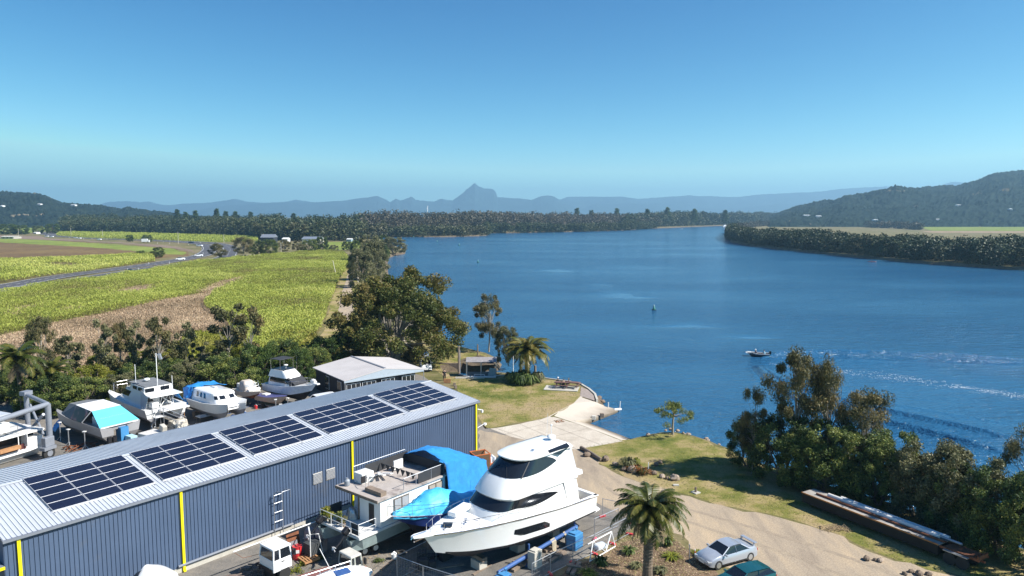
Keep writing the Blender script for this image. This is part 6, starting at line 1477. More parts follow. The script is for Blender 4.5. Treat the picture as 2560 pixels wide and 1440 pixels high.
p = P(365, 606, .1); t_ = thing('box_truck', 'white box truck parked beside the highway trees', 'truck', (p.x, p.y, .1), R(10))
MB().box((-1, 0, 1.9), (4.6, 2.3, 2.6)).build('box_body', M_wcar, t_); MB().box((2.2, 0, 1.3), (1.6, 2.1, 1.9)).build('cab', M_wcar, t_)
for x in (-2, 1.8): MB().path([(x, -1.1, .45), (x, 1.1, .45)], .45, 12).build('wheel', M_rub, t_)

def truckcab(name, lab, A, B, C, zb, zt, paint, roofm, doorside=True):
    """A near top corner, B right top corner, C left top corner (world, z ignored)"""
    ex = (B-A); ey = (C-A); Lx, Ly = ex.length, ey.length
    t_ = thing(name, lab, 'truck cab', (A.x, A.y, 0), math.atan2(ex.y, ex.x)); hz_ = zt-zb
    mb = MB(); mb.prism([(0, 0, zb), (Lx, 0, zb), (Lx, Ly, zb), (0, Ly, zb)], (0, 0, hz_*.52)); mb.build('body', paint, t_, bevel=.05)
    mb = MB(); i = .07
    mb.loft([[(i*.3, i*.3, zb+hz_*.5), (Lx-i*.3, i*.3, zb+hz_*.5), (Lx-i*.3, Ly-i*.3, zb+hz_*.5), (i*.3, Ly-i*.3, zb+hz_*.5)], [(i*2, i*2, zt-.1), (Lx-i*2, i*2, zt-.1), (Lx-i*2, Ly-i*2, zt-.1), (i*2, Ly-i*2, zt-.1)]], closed=True); mb.build('windows', M_glass, t_)
    mb = MB(); mb.prism([(.02, .02, zt-.14), (Lx-.02, .02, zt-.14), (Lx-.02, Ly-.02, zt-.14), (.02, Ly-.02, zt-.14)], (0, 0, .16)); mb.build('roof', roofm, t_, bevel=.12)
    for x, yy in ((.03, .03), (Lx-.03, .03), (Lx-.03, Ly-.03), (.03, Ly-.03), (Lx*.36, .02)):
        mb = MB(); mb.tube((x, yy, zb+hz_*.45), (lerp(x, Lx/2, .12), lerp(yy, Ly/2, .1), zt-.1), .06, 5); mb.build('pillar', paint, t_)
    MB().box((Lx*.68, -.015, zb+hz_*.26), (Lx*.56, .03, hz_*.42)).build('door', paint, t_)
    MB().box((Lx*.5, -.04, zb+hz_*.4), (.2, .03, .05)).build('handle', M_black, t_)
    mb = MB(); mb.path([(Lx*.6, -.02, .42), (Lx*.6, .25, .42)], .42, 16); mb.build('wheel', M_rub, t_, smooth=True)
    MB().box((Lx+.08, -.15, zb+hz_*.65), (.1, .22, .4)).build('mirror', M_black, t_)
    MB().box((-.03, Ly/2, zb+.12), (.08, Ly*.9, .2)).build('bumper', M_black, t_)
    MB().box((Lx/2, Ly/2, zb*.6), (Lx*.9, Ly*.5, zb*.6)).build('chassis', M_black, t_)
    return t_
truckcab('white_truck_cab', 'white truck cab standing against the shed beside the red drum', P(682, 1379, 2.2), P(729, 1360, 2.2), P(648, 1360, 2.2), .7, 2.25, M_gel, M_gel)
truckcab('rusty_truck_cab', 'old pale truck cab with orange rust patch on its roof', P(877, 1397, 1.9), P(906, 1385, 1.9), P(841, 1381, 1.9), .55, 1.95, mat('faded_green_paint', (.36, .37, .33), .7, 0, .1, 2, dirt=(( .22, .12, .07), 2.5, .6)), mat('rust_spotted_roof', (.55, .53, .47), .7, 0, .1, 2, dirt=((.36, .10, .03), .9, .56)))
fl = thing('flatbed_tray', 'reddish brown truck tray with steel side rails at the bottom edge', 'truck tray', P(775, 1440, .9), R(38))
MB().box((0, -.9, 0), (4.2, 2.6, .14)).build('tray', mat('red_brown_deck', (.20, .085, .075), .7, 0, .15, 2), fl)
mb = MB()
for x in (-2, -1, 0, 1, 2): mb.tube((x, -1.6, 0), (x, -1.6, 1.0), .03, 5)
for z in (.35, .7, 1.0): mb.tube((-2, -1.6, z), (2, -1.6, z), .022, 5)
mb.build('side_rail', M_alu, fl)
MB().tube((1.2, -.6, .1), (.6, -.2, 1.7), .025, 5).build('pole', M_white, fl)
bw_ = thing('boat_cabin_top', 'curved white boat deck with a blue patterned hatch at the bottom edge', 'boat', P(845, 1452, 1.0), R(35))
mb = MB(); rows = []
for k in range(11):
    x = -2.2+4.4*k/10; w = 1.15*math.sqrt(max(.01, 1-(x/2.25)**2))
    rows.append([(x, w*math.cos(q), .55*math.sin(q)*w) for q in np.linspace(0, math.pi, 11)])
mb.loft(rows); mb.build('deck', M_gel, bw_, smooth=True)
MB().box((.2, -.2, .62), (.9, .7, .05)).build('hatch', M_bluep, bw_)
ww = thing('boat_wheelhouse', 'white curved cabin top with dark window poking up at the bottom left', 'boat', P(395, 1446, 1.6), R(-35))
mb = MB(); rows = []
for k in range(9):
    x = -1.3+2.6*k/8; w = .9*math.sqrt(max(.01, 1-(x/1.35)**4)); rows.append([(x, w*math.cos(q), .5*math.sin(q)**.7) for q in np.linspace(0, math.pi, 9)])
mb.loft(rows); mb.build('roof', M_gel, ww, smooth=True); MB().box((-1.1, -.3, .05), (.7, .9, .4), ry=-.7).build('window', M_glass, ww)
mb = MB()
for k in range(40): mb.box((rnd.uniform(-1.8, 1.8), rnd.uniform(-.6, .6), rnd.uniform(.05, .45)), (rnd.uniform(.4, 1.3), .1, .06), rz=rnd.uniform(-.6, .6), ry=rnd.uniform(-.35, .35))
o = mb.build('scrap_pile', mat('grey_brown_scrap', (.16, .12, .10), .9, 0, .3, 3), loc=P(600, 1448), rz=SA); tag(o, 'heap of broken grey-brown timber and pipe by the shed at the bottom edge', 'scrap pile', None, 'stuff')
rc = MB(); rc.box((0, 0, .25), (.5, .3, .5)); o = rc.build('red_can', M_red, bevel=.05, loc=P(908, 1437), rz=.5); tag(o, 'red fuel can beside the rusty truck cab', 'can')
for i, (u, v) in enumerate(((1055, 1405), (1058, 1425), (1110, 1400))):
    mb = MB(); mb.box((0, 0, .4), (.6, .5, .8)); mb.box((.6, .1, .25), (.5, .5, .5)); mb.box((.1, .6, .2), (.9, .3, .2)); o = mb.build('machinery', M_dkc, bevel=.04, loc=P(u, v), rz=.4*i); tag(o, ['dark machine part in the shade nearest the bow', 'dark machine part in the shade behind the wire fence', 'dark machine part in the shade under the yacht bow, right of the others'][i], 'machine part')

# rusty cage with bottles
cg = thing('storage_cage', 'rusty open-topped steel crate with orange rails at the corner of the shed', 'cage', P(1200, 1172), R(25))
mb = MB(); mb.box((-.75, 0, .75), (.05, 1.3, 1.5)); mb.box((0, .65, .75), (1.5, .05, 1.5)); mb.box((0, -.65, .75), (1.5, .05, 1.5)); mb.build('side', mat('brown_mesh', (.13, .075, .04), .9), cg)
mb = MB()
for x, yy in ((-.75, -.65), (.75, -.65), (.75, .65), (-.75, .65)): mb.box((x, yy, .78), (.07, .07, 1.56))
for z in (1.55, .1): mb.box((0, -.65, z), (1.6, .07, .07)); mb.box((0, .65, z), (1.6, .07, .07)); mb.box((-.75, 0, z), (.07, 1.3, .07)); mb.box((.75, 0, z), (.07, 1.3, .07))
mb.build('frame', M_orange, cg)
ck = thing('bottle_rack', 'orange rack full of plastic bottles between cage and yacht', 'rack', P(1224, 1165), R(25))
mb = MB(); mb.box((0, 0, .3), (1.3, 1.0, .25)); mb.build('tray', M_orange, ck)
for k in range(9): mb = MB(); x, yy = (k % 3-1)*.38, (k//3-1)*.3; mb.path([(x, yy, .42), (x, yy, .85), (x, yy, .95)], [.14, .14, .06], 8); mb.build('bottle', mat('milky_plastic', (.6, .66, .72), .3), ck, smooth=True)
# ------------------------------------------------------------------ palms
def palm(name, lab, loc, H, Lf, nf, tr, seed=1, dead=10, lean=(0, 0), rz=0, skirt=True, m=L_palm, lw=.30):
    g = np.random.default_rng(seed); root = thing(name, lab, 'palm tree', loc, rz)
    top = Vector((lean[0], lean[1], H))
    mb = MB(); mb.path([(0, 0, -.05), top*.25+Vector((0, 0, 0)), top*.6, top], [tr*1.25, tr, tr, tr*1.25], 12)
    for k in range(int(H/.22)):
        z = .15+k*.22; c = top*(z/H); mb.path([c, c+Vector((0, 0, .06))], [tr*1.13, tr*1.02], 10)
    mb.build('trunk', mat('palm_bark', (.14, .11, .08), .95, 0, .35, 5, bmp=.6), root)
    def fronds(n, e0, e1, L, tint, droop, nm, mt, stiff=1.0):
        Q = []; T = []
        for i in range(n):
            az = i*2.39996+g.uniform(-.2, .2); k = (i+.5)/n; el = lerp(e1, e0, k)+g.uniform(-.08, .08); l = L*g.uniform(.85, 1.1)*(1-.18*k)
            ns = 22; p = np.array([top.x, top.y, top.z])+np.array([math.cos(az), math.sin(az), 0])*tr*.5; h = np.array([math.cos(az), math.sin(az), 0]); side = np.array([-math.sin(az), math.cos(az), 0]); e = el; t0 = tint+g.uniform(-.15, .15)
            for j in range(ns):
                s_ = l/ns; d = h*math.cos(e)+np.array([0, 0, 1])*math.sin(e); p2 = p+d*s_; e -= droop*(.5+1.4*j/ns)/ns
                nrm = np.cross(side, d); u = (j+.5)/ns; ll = L*lw*math.sin(math.pi*min(1, .1+u*.9))**.6*(1-.25*u)
                Q.append([p+side*.03, p2+side*.025, p2-side*.025, p-side*.03]); T.append(t0+.3)
                for sg in (-1, 1):
                    for _ in range(3):
                        o = p+(p2-p)*g.uniform(0, 1); tip = o+(side*sg*.8+d*.55+nrm*(.25*stiff)+np.array([0, 0, -.12*(2-stiff)]))*ll*g.uniform(.85, 1.1)
                        wv = d*.036*(L/2.5)+g.normal(size=3)*.004
                        Q.append([o-wv, o+wv, tip+wv*.15, tip-wv*.15]); T.append(t0+.1*g.normal()+.1*(sg > 0))
                p = p2
        me = quads_mesh(nm, np.array(Q), np.array(T), mt); link(bpy.data.objects.new(nm, me), root)
    fronds(nf, 1.3, -.1, Lf, .5, 1.5, 'fronds', m)
    if dead: fronds(dead, -.5, -1.15, Lf*.75, .5, .5, 'dead_fronds', mat_dead, .4)
    if skirt:
        C = g.normal(size=(900, 3))*np.array([tr*1.0, tr*1.0, H*.09])+np.array([top.x*.9, top.y*.9, H*.86])
        link(bpy.data.objects.new('frond_bases', quads_mesh('frond_bases', leaves(C, .11, g, .3, droop=(0, 0, 1)), .4+.3*g.normal(size=900), m)), root)
    return root
L_lawnb = leafmat('leaf_lawn', [(.10, .13, .025), (.19, .20, .05), (.28, .24, .10), (.36, .29, .16)], .2)
mat_dead = leafmat('leaf_dead', [(.07, .05, .025), (.13, .095, .05), (.2, .15, .085), (.26, .2, .12)], .1)
b_ = P(1618, 1452); palm('date_palm', 'date palm with a thick trunk standing in the garden bed beside the wire fence', b_, 4.75, 3.0, 58, .30, 2, 16, (.1, .1), lw=.2)
b_ = P(1318, 950); palm('date_palm', 'date palm on the lawn beside the water, shrubs round its foot', b_, 4.3, 4.4, 52, .36, 3, 5, lw=.2)
b_ = P(60, 1040); palm('queen_palm', 'feathery palm with drooping fronds at the left edge behind the travel lift', b_, 6.8, 4.4, 26, .2, 5, 6, (-.9, .6), skirt=False, lw=.22)
b_ = P(118, 1025); palm('queen_palm', 'second feathery palm, lower, right of the one at the left edge', b_, 4.8, 3.6, 20, .17, 6, 5, (.5, .3), skirt=False, lw=.22)
# plants of the garden beds
def tuft(loc, r, h, n, m, lab, name='plant', cat='plant', seed=1, arch=.9, wid=.05, group=None):
    g = np.random.default_rng(seed); Q = []
    for _ in range(n):
        a = g.uniform(0, 6.28); o = np.array([math.cos(a), math.sin(a), 0])*g.uniform(0, r*.35); h_ = np.array([math.cos(a), math.sin(a), 0]); s = np.array([-math.sin(a), math.cos(a), 0])*wid
        k = g.uniform(.3, 1); p1 = o+h_*r*.4*k+np.array([0, 0, h*g.uniform(.6, 1)]); p2 = o+h_*r*k+np.array([0, 0, h*g.uniform(.2, 1)*arch])
        Q.append([o-s, o+s, p1+s, p1-s]); Q.append([p1-s, p1+s, p2+s*.2, p2-s*.2])
    me = quads_mesh(name, np.array(Q), np.repeat(g.uniform(.2, .8, n), 2), m); o = link(bpy.data.objects.new(name, me)); o.location = loc; return tag(o, lab, cat, group)
for i, (u, v, r, h, m, lab) in enumerate(((1572, 1385, .6, .5, L_mang, 'spiky green plant left of the garden bed palm'), (1502, 1415, .75, .6, L_dark, 'dark spiky plant in the shade of the wire fence'), (1470, 1442, .7, .45, L_yel, 'grassy clump at the bottom edge left of the palm'), (1668, 1365, .6, .6, L_mang, 'leafy shrub right of the palm trunk'), (1680, 1395, .7, .25, L_yel, 'fallen yellowing fronds right of the palm trunk'),
                                       (1745, 1385, .5, .2, L_yel, 'low yellow-green weeds behind the silver car nose'), (1650, 1432, .6, .35, L_brown, 'dry brown clump beside the palm trunk'), (1590, 1420, .5, .35, L_brown, 'dry clump between dark spiky plant and palm trunk'))):
    tuft(P(u, v), r, h, 90, m, lab, 'garden_plant', 'plant', i)
for i, (u, v, r, h, m, lab) in enumerate(((1568, 1170, 1.0, .95, L_brown, 'bushy green-brown bromeliad in the rock garden'), (1588, 1178, .8, .6, L_red, 'orange bromeliad right of the bushy one in the rock garden'), (1608, 1186, .8, .55, L_red, 'red and orange bromeliad at the right end of the rock garden'), (1592, 1168, .45, .9, L_yel, 'upright yellow plant in the middle of the rock garden'))):
    tuft(P(u, v), r, h, 150, m, lab, 'bromeliad', 'plant', 30+i, wid=.045)
for i, (du, dv, r, m) in enumerate(((-30, 6, 1.3, L_mang), (-10, 12, 1.4, L_dark), (14, 12, 1.4, L_mang), (34, 6, 1.3, L_brown), (0, 0, 1.5, L_mang))):
    tuft(P(1310+du, 950+dv), r, 1.5, 260, m, ['leafy shrub left of the riverside palm foot', 'dark shrub in front of the riverside palm trunk', 'green shrub in front and right of the riverside palm trunk', 'brownish dry shrub right of the riverside palm foot', 'tall shrub hugging the riverside palm trunk'][i], 'shrub', 'shrub', 50+i, wid=.07, arch=.6)
M_rock = mat('brown_rock', (.20, .15, .11), .9, 0, .3, 2, bmp=.6)
M_rockl = mat('pale_rock', (.34, .27, .21), .9, 0, .2, 2, bmp=.5)
def rock(u, v, s, m, lab, i, z=0, grp='rocks of the lawn edges'):
    mb = MB(); mb.ball((0, 0, s*.28), (s*.62, s*.5, s*.42), 9, 6, .16, i, zmin=-.6); o = mb.build('rock', m, loc=P(u, v, z), rz=i*1.3); o.data.shade_flat(); return tag(o, lab, 'rock', grp)
rk_ = [(1467, 1141, .8, M_rock, 'brown rock under the long log'), (1514, 1152, .9, M_rock, 'dark brown rock at the near end of the long log'), (1538, 1164, .65, M_rockl, 'pale rock between the log and the rock garden'), (1560, 1176, .6, M_rock, 'rock in front of the bushy bromeliad'),
       (1581, 1180, 1.05, M_rockl, 'largest pale rock of the rock garden'), (1602, 1176, .7, M_rockl, 'rock between the two orange bromeliads'), (1618, 1184, .7, M_rock, 'rock below the white stake'), (1634, 1186, .65, M_rock, 'rock at the lower right end of the rock garden'),
       (1640, 1164, .6, M_rock, 'dark rock behind the red bromeliad'), (1650, 1158, .55, M_rock, 'small rock at the upper right of the rock garden'), (1655, 1194, .6, M_rockl, 'flat pale rock left in the row along the dirt road'), (1668, 1198, .45, M_rock, 'small rock in the middle of the row along the dirt road'),
       (1687, 1200, .95, M_rockl, 'broad flat rock at the right end of the row along the dirt road'), (2166, 1400, .55, M_rock, 'dark rock on the grass in front of the long trailer'), (2188, 1402, .35, M_rock, 'small rock between two bigger ones on the grass'), (2201, 1404, .5, M_rockl, 'pale rock on the grass in front of the long trailer'),
       (2262, 1437, .4, M_rock, 'leftmost stone of the pile at the bottom right edge'), (2278, 1431, .4, M_rock, 'upper stone of the pile at the bottom right edge'), (2298, 1438, .6, M_rock, 'biggest stone of the pile at the bottom right edge'), (2322, 1438, .45, M_rock, 'rightmost stone of the pile at the bottom right edge'),
       (1664, 1078, .4, M_rockl, 'pale rock at the foot of the umbrella-shaped tree'), (1676, 1076, .5, M_rockl, 'second pale rock behind the umbrella-shaped tree'), (1694, 1079, .5, M_rockl, 'pale rock right of the umbrella-shaped tree'), (1708, 1084, .35, M_rockl, 'small pale rock furthest right of the umbrella-shaped tree')]
for i, (u, v, s, m, lab) in enumerate(rk_): rock(u, v, s*.8, m, lab, i)
g1 = random.Random(5)
mb = MB()
pl = [P(u, v, -.35) for u, v in near_bank]
for a, b in zip(pl[8:-1], pl[9:]):
    n_ = int((b-a).length/.45)
    for k in range(n_):
        p = a.lerp(b, (k+g1.random())/n_); s = g1.uniform(.12, .3); mb.ball((p.x+g1.uniform(-.5, .4), p.y+g1.uniform(0, .9), p.z-g1.uniform(0, .5)), (s, s*.8, s*.6), 6, 4, .2, k)
o = mb.build('bank_stones', M_rockl); tag(o, 'small pale stones lining the water edge of the grassy point', 'stones', None, 'stuff')
lg = MB(); a_, b_ = P(1453, 1119, .2), P(1503, 1149, .2); lg.path([a_, a_.lerp(b_, .5)+Vector((.05, 0, .03)), b_], [.2, .17, .16], 10); o = lg.build('log', M_wood, smooth=True); tag(o, 'long weathered log lying between concrete ramp and rock garden', 'log')
o = MB().box((0, 0, .45), (.07, .05, .95)).build('stake', M_white, loc=P(1621, 1180)); tag(o, 'white stake standing among the bromeliads', 'stake')
bo = thing('bollard', 'small brown bollard on a square pad beside the dirt road', 'bollard', P(1739, 1232), .6)
MB().box((0, 0, .04), (.6, .6, .08)).build('pad', M_block, bo); MB().path([(0, 0, .08), (0, 0, .5)], [.1, .09], 8).build('post', M_wood, bo)
o = MB().box((0, 0, .05), (.5, .3, .1)).build('pit_cover', M_block, loc=P(1690, 1214)); tag(o, 'small pale cover slab in the grass at the end of the rock row', 'slab')
sp = thing('sign_post', 'grey metal post beside the garden bed, left of the silver car', 'post', P(1723, 1402))
MB().path([(0, 0, 0), (0, 0, 1.15)], .035, 6).build('post', M_steel, sp); MB().box((0, 0, 1.1), (.05, .2, .12)).build('plate', M_steel, sp)
mk_ = thing('marker_post', 'short white post with red band right of the grey metal post', 'post', P(1737, 1392))
MB().path([(0, 0, 0), (0, 0, .55)], .04, 6).build('post', M_white, mk_); MB().path([(0, 0, .3), (0, 0, .42)], .045, 6).build('band', M_red, mk_)
mb = MB()
for k in range(60): mb.box((g1.uniform(-1, 1), g1.uniform(-.5, .5), .05+g1.random()*.12), (g1.uniform(.3, .9), .02, .02), rz=g1.uniform(0, 3), ry=g1.uniform(-.3, .3))
o = mb.build('twig_heap', mat('dry_twigs', (.34, .25, .15), .9), loc=P(2085, 1322)); tag(o, 'heap of dry twigs on the grass in front of the trailer', 'twigs', None, 'stuff')
# leaf litter and pale specks on the lawns
def litter(name, poly, n, s, m, lab, seed):
    g = np.random.default_rng(seed); w_ = [P(u, v) for u, v in poly]; X = g.uniform(min(p.x for p in w_), max(p.x for p in w_), n*3); Y = g.uniform(min(p.y for p in w_), max(p.y for p in w_), n*3); k = inpoly(X, Y, w_); C = np.stack([X[k], Y[k], .02+g.uniform(0, .03, k.sum())], 1)[:n]
    a = g.normal(size=(len(C), 3)); a[:, 2] *= .3; V = leaves(C, s, g, .6); V[:, :, 2] = C[:, None, 2]+(V[:, :, 2]-C[:, None, 2])*.35
    o = link(bpy.data.objects.new(name, quads_mesh(name, V, g.uniform(0, 1, len(C)), m))); return tag(o, lab, 'ground litter', None, 'stuff')
litter('leaf_litter', [(1950, 1240), (2100, 1290), (2400, 1400), (2560, 1440), (2450, 1445), (2100, 1340), (1850, 1250)], 900, .05, L_dryg, 'pale fallen leaves scattered on the grass in front of the trailer', 1)
litter('garden_mulch', [(1560, 1340), (1680, 1340), (1780, 1430), (1700, 1500), (1420, 1500), (1440, 1430)], 6000, .07, L_dryg, 'dry leaf mulch covering the garden bed round the palm', 2)
litter('short_grass', lawn_b, 9000, .06, L_lawnb, 'short grass blades on the grassy point', 3)
litter('short_grass', lawn_a, 9000, .08, L_lawnb, 'short grass blades on the lawn beside the shed', 4)
litter('yard_rubble', [(930, 1360), (1000, 1380), (1060, 1440), (900, 1440), (700, 1440), (760, 1390)], 700, .07, L_dryg, 'small rubble on the hardstand between truck cabs and yacht', 6)

# ------------------------------------------------------------------ temporary wire fence
M_wire = mat('fence_wire', (.34, .35, .36), .5, .4)
def fence(a, b, h, lab):
    t_ = thing('wire_fence', lab, 'fence', a, math.atan2(b.y-a.y, b.x-a.x), 'temporary wire fence panels'); L = (b-a).length
    mb = MB(); mb.tube((0, 0, 0), (0, 0, h), .025, 6); mb.tube((L, 0, 0), (L, 0, h), .025, 6); mb.tube((0, 0, h-.02), (L, 0, h-.02), .022, 6); mb.tube((0, 0, .12), (L, 0, .12), .02, 6); mb.build('frame', M_steel, t_)
    mb = MB(); x = .12
    while x < L: mb.tube((x, 0, .12), (x, 0, h), .0035, 3); x += .14
    z = .35
    while z < h: mb.tube((0, 0, z), (L, 0, z), .0035, 3); z += .3
    mb.build('wire_mesh', M_wire, t_)
def foot(p, rz, lab, m=None):
    t_ = MB(); t_.box((0, 0, .07), (.62, .2, .14), taper=.85); o = t_.build('ballast_block', m or mat('red_plastic', (.62, .04, .05), .5), bevel=.02, loc=p, rz=rz); tag(o, lab, 'ballast block', 'red feet of the wire fence')
fp = [P(1330, 1462), P(1376, 1437), P(1432, 1410), P(1485, 1386), P(1530, 1361), P(1574, 1337)]
for i, (a, b) in enumerate(zip(fp[:-1], fp[1:])): fence(a, b, 1.45, f'wire fence panel {["at the bottom edge below the blue beam","beside the blue beam and hanging rope","next to the blue tank by the yacht","behind the white triangular frame","running up to the palm"][i]}')
for i, p in enumerate(fp[1:]): foot(p, 1.9+.2*i, f'red fence foot {["nearest the bottom edge","below the blue tank","left of the white triangular frame","inside the white triangular frame","nearest the palm trunk"][i]}')
f2 = [P(1506, 1292), P(1578, 1308)]; fence(f2[0], f2[1], 1.5, 'wire fence panel behind the yacht stern'); foot(f2[0], .4, 'red fence foot on the gravel behind the yacht stern'); foot(f2[1], .8, 'orange-red fence foot behind the palm fronds')
fence(P(1486, 1345), P(1545, 1318), 1.5, 'wire fence panel standing in the gravel beyond the triangular frame'); foot(P(1487, 1350), 1.2, 'pinkish red fence foot in the gravel beyond the triangular frame', mat('pink_plastic', (.6, .12, .18), .5))
fence(P(993, 1452), P(1058, 1478), 1.7, 'wire fence panel in the shade left of the yacht bow'); fence(P(1058, 1478), P(1140, 1505), 1.7, 'wire fence panel in the shade under the yacht bow'); fence(P(993, 1452), P(1090, 1400), 1.7, 'wire fence panel leading under the bow of the yacht')
tf = thing('triangular_frame', 'white welded triangular frame lying against the wire fence', 'frame')
A1, A2 = P(1474, 1404, .05), P(1538, 1366, .05); T1, T2 = P(1469, 1361, 1.05), P(1529, 1329, 1.05); M1 = A1.lerp(A2, .62)
mb = MB()
for a, b, r in ((A1, A2, .04), (T1, T2, .045), (A1, T1.lerp(T2, .22), .035), (T1.lerp(T2, .22), M1, .03), (M1, T2, .035), (T2, A2, .03), (T2, P(1518, 1372, .05)+Vector((0, .5, 0)), .025)): mb.tube(a, b, r, 6)
mb.build('frame', M_white, tf)
o = MB().box((0, 0, .2), (.9, .6, .4)).build('plastic_drum', mat('milky_plastic', (.6, .66, .72), .3), bevel=.12, loc=P(1500, 1372), rz=.6); tag(o, 'milky plastic container lying behind the triangular frame', 'container')

# ------------------------------------------------------------------ long trailer with pipes
ta, tbp = Vector((23.6, 56.6, 0)), Vector((29.15, 47.3, 0)); td = (tbp-ta).normalized(); tL = (tbp-ta).length
tr2 = thing('flat_trailer', 'very long low steel trailer with rusty orange edge beside the bank trees', 'trailer', ta, math.atan2(td.y, td.x))
MB().box((tL/2, .95, .68), (tL, 1.8, .7)).build('side_beam', mat('shaded_brown_steel', (.014, .012, .011), .8, 0, .3, 2), tr2)  # steel made near black: the shade on this side is in the colour
MB().box((tL/2, .95, 1.07), (tL+.1, 1.9, .07)).build('deck', mat('grey_deck', (.33, .31, .28), .85, 0, .2, 1.5, dirt=((.2, .14, .1), 1.5, .62)), tr2)
MB().box((tL/2, .0, 1.09), (tL+.1, .06, .09)).build('edge_rail', mat('orange_rust', (.36, .16, .05), .8, 0, .3, 3), tr2)
MB().box((tL+1.3, 1.0, .75), (2.7, .12, .16)).build('drawbar', M_rust, tr2); MB().box((tL+1.2, .95, .95), (1.9, 1.5, .08)).build('gooseneck_deck', M_rust, tr2)
mb = MB()
for yy in (.25, 1.65): mb.box((tL+1.3, yy, .95), (2.6, .08, .16))
mb.box((tL+2.5, .95, 1.05), (.08, 1.5, .3)); mb.build('rear_frame', M_rust, tr2)
for x in (tL+.8, tL+1.6):
    for yy in (.1, 1.8): w = MB().path([(x, yy-.14, .42), (x, yy+.14, .42)], .42, 16).build('wheel', M_rub, tr2, smooth=True)
MB().box((tL+1.2, .0, .92), (1.6, .3, .06)).build('mudguard', M_steel, tr2)
tr2.scale = (1, .82, 1)
def tl2(x, yy, z): return ta+td*x+Vector((-td.y, td.x, 0))*(yy*.82)+Vector((0, 0, z))
for (x0, x1, yy, z, r, m, lab) in ((1.7, 10.4, 1.2, 1.26, .17, M_gelb, 'thick white pipe, the nearer of two on the long trailer'), (2.6, 10.9, 1.6, 1.26, .16, M_gelb, 'thick white pipe on the water side of the long trailer'), (.9, tL+.1, .72, 1.19, .08, M_rust, 'thin rusty pipe lying on the long trailer deck'), (1.6, tL+.2, .9, 1.17, .06, M_rust, 'second thin rusty pipe close beside the first on the trailer'), (7.5, tL+1.0, 1.42, 1.22, .1, M_steel, 'grey pipe sticking out at the wheel end of the trailer')):
    mb = MB(); mb.path([tl2(x0, yy, z), tl2(x1, yy, z)], r, 10); o = mb.build('pipe', m, smooth=True); tag(o, lab, 'pipe', 'pipes on the long trailer')
litter('trailer_debris', [(1985, 1210), (2020, 1205), (2120, 1240), (2100, 1260)], 10, .05, L_dryg, 'leaf debris near the far end of the trailer', 9)

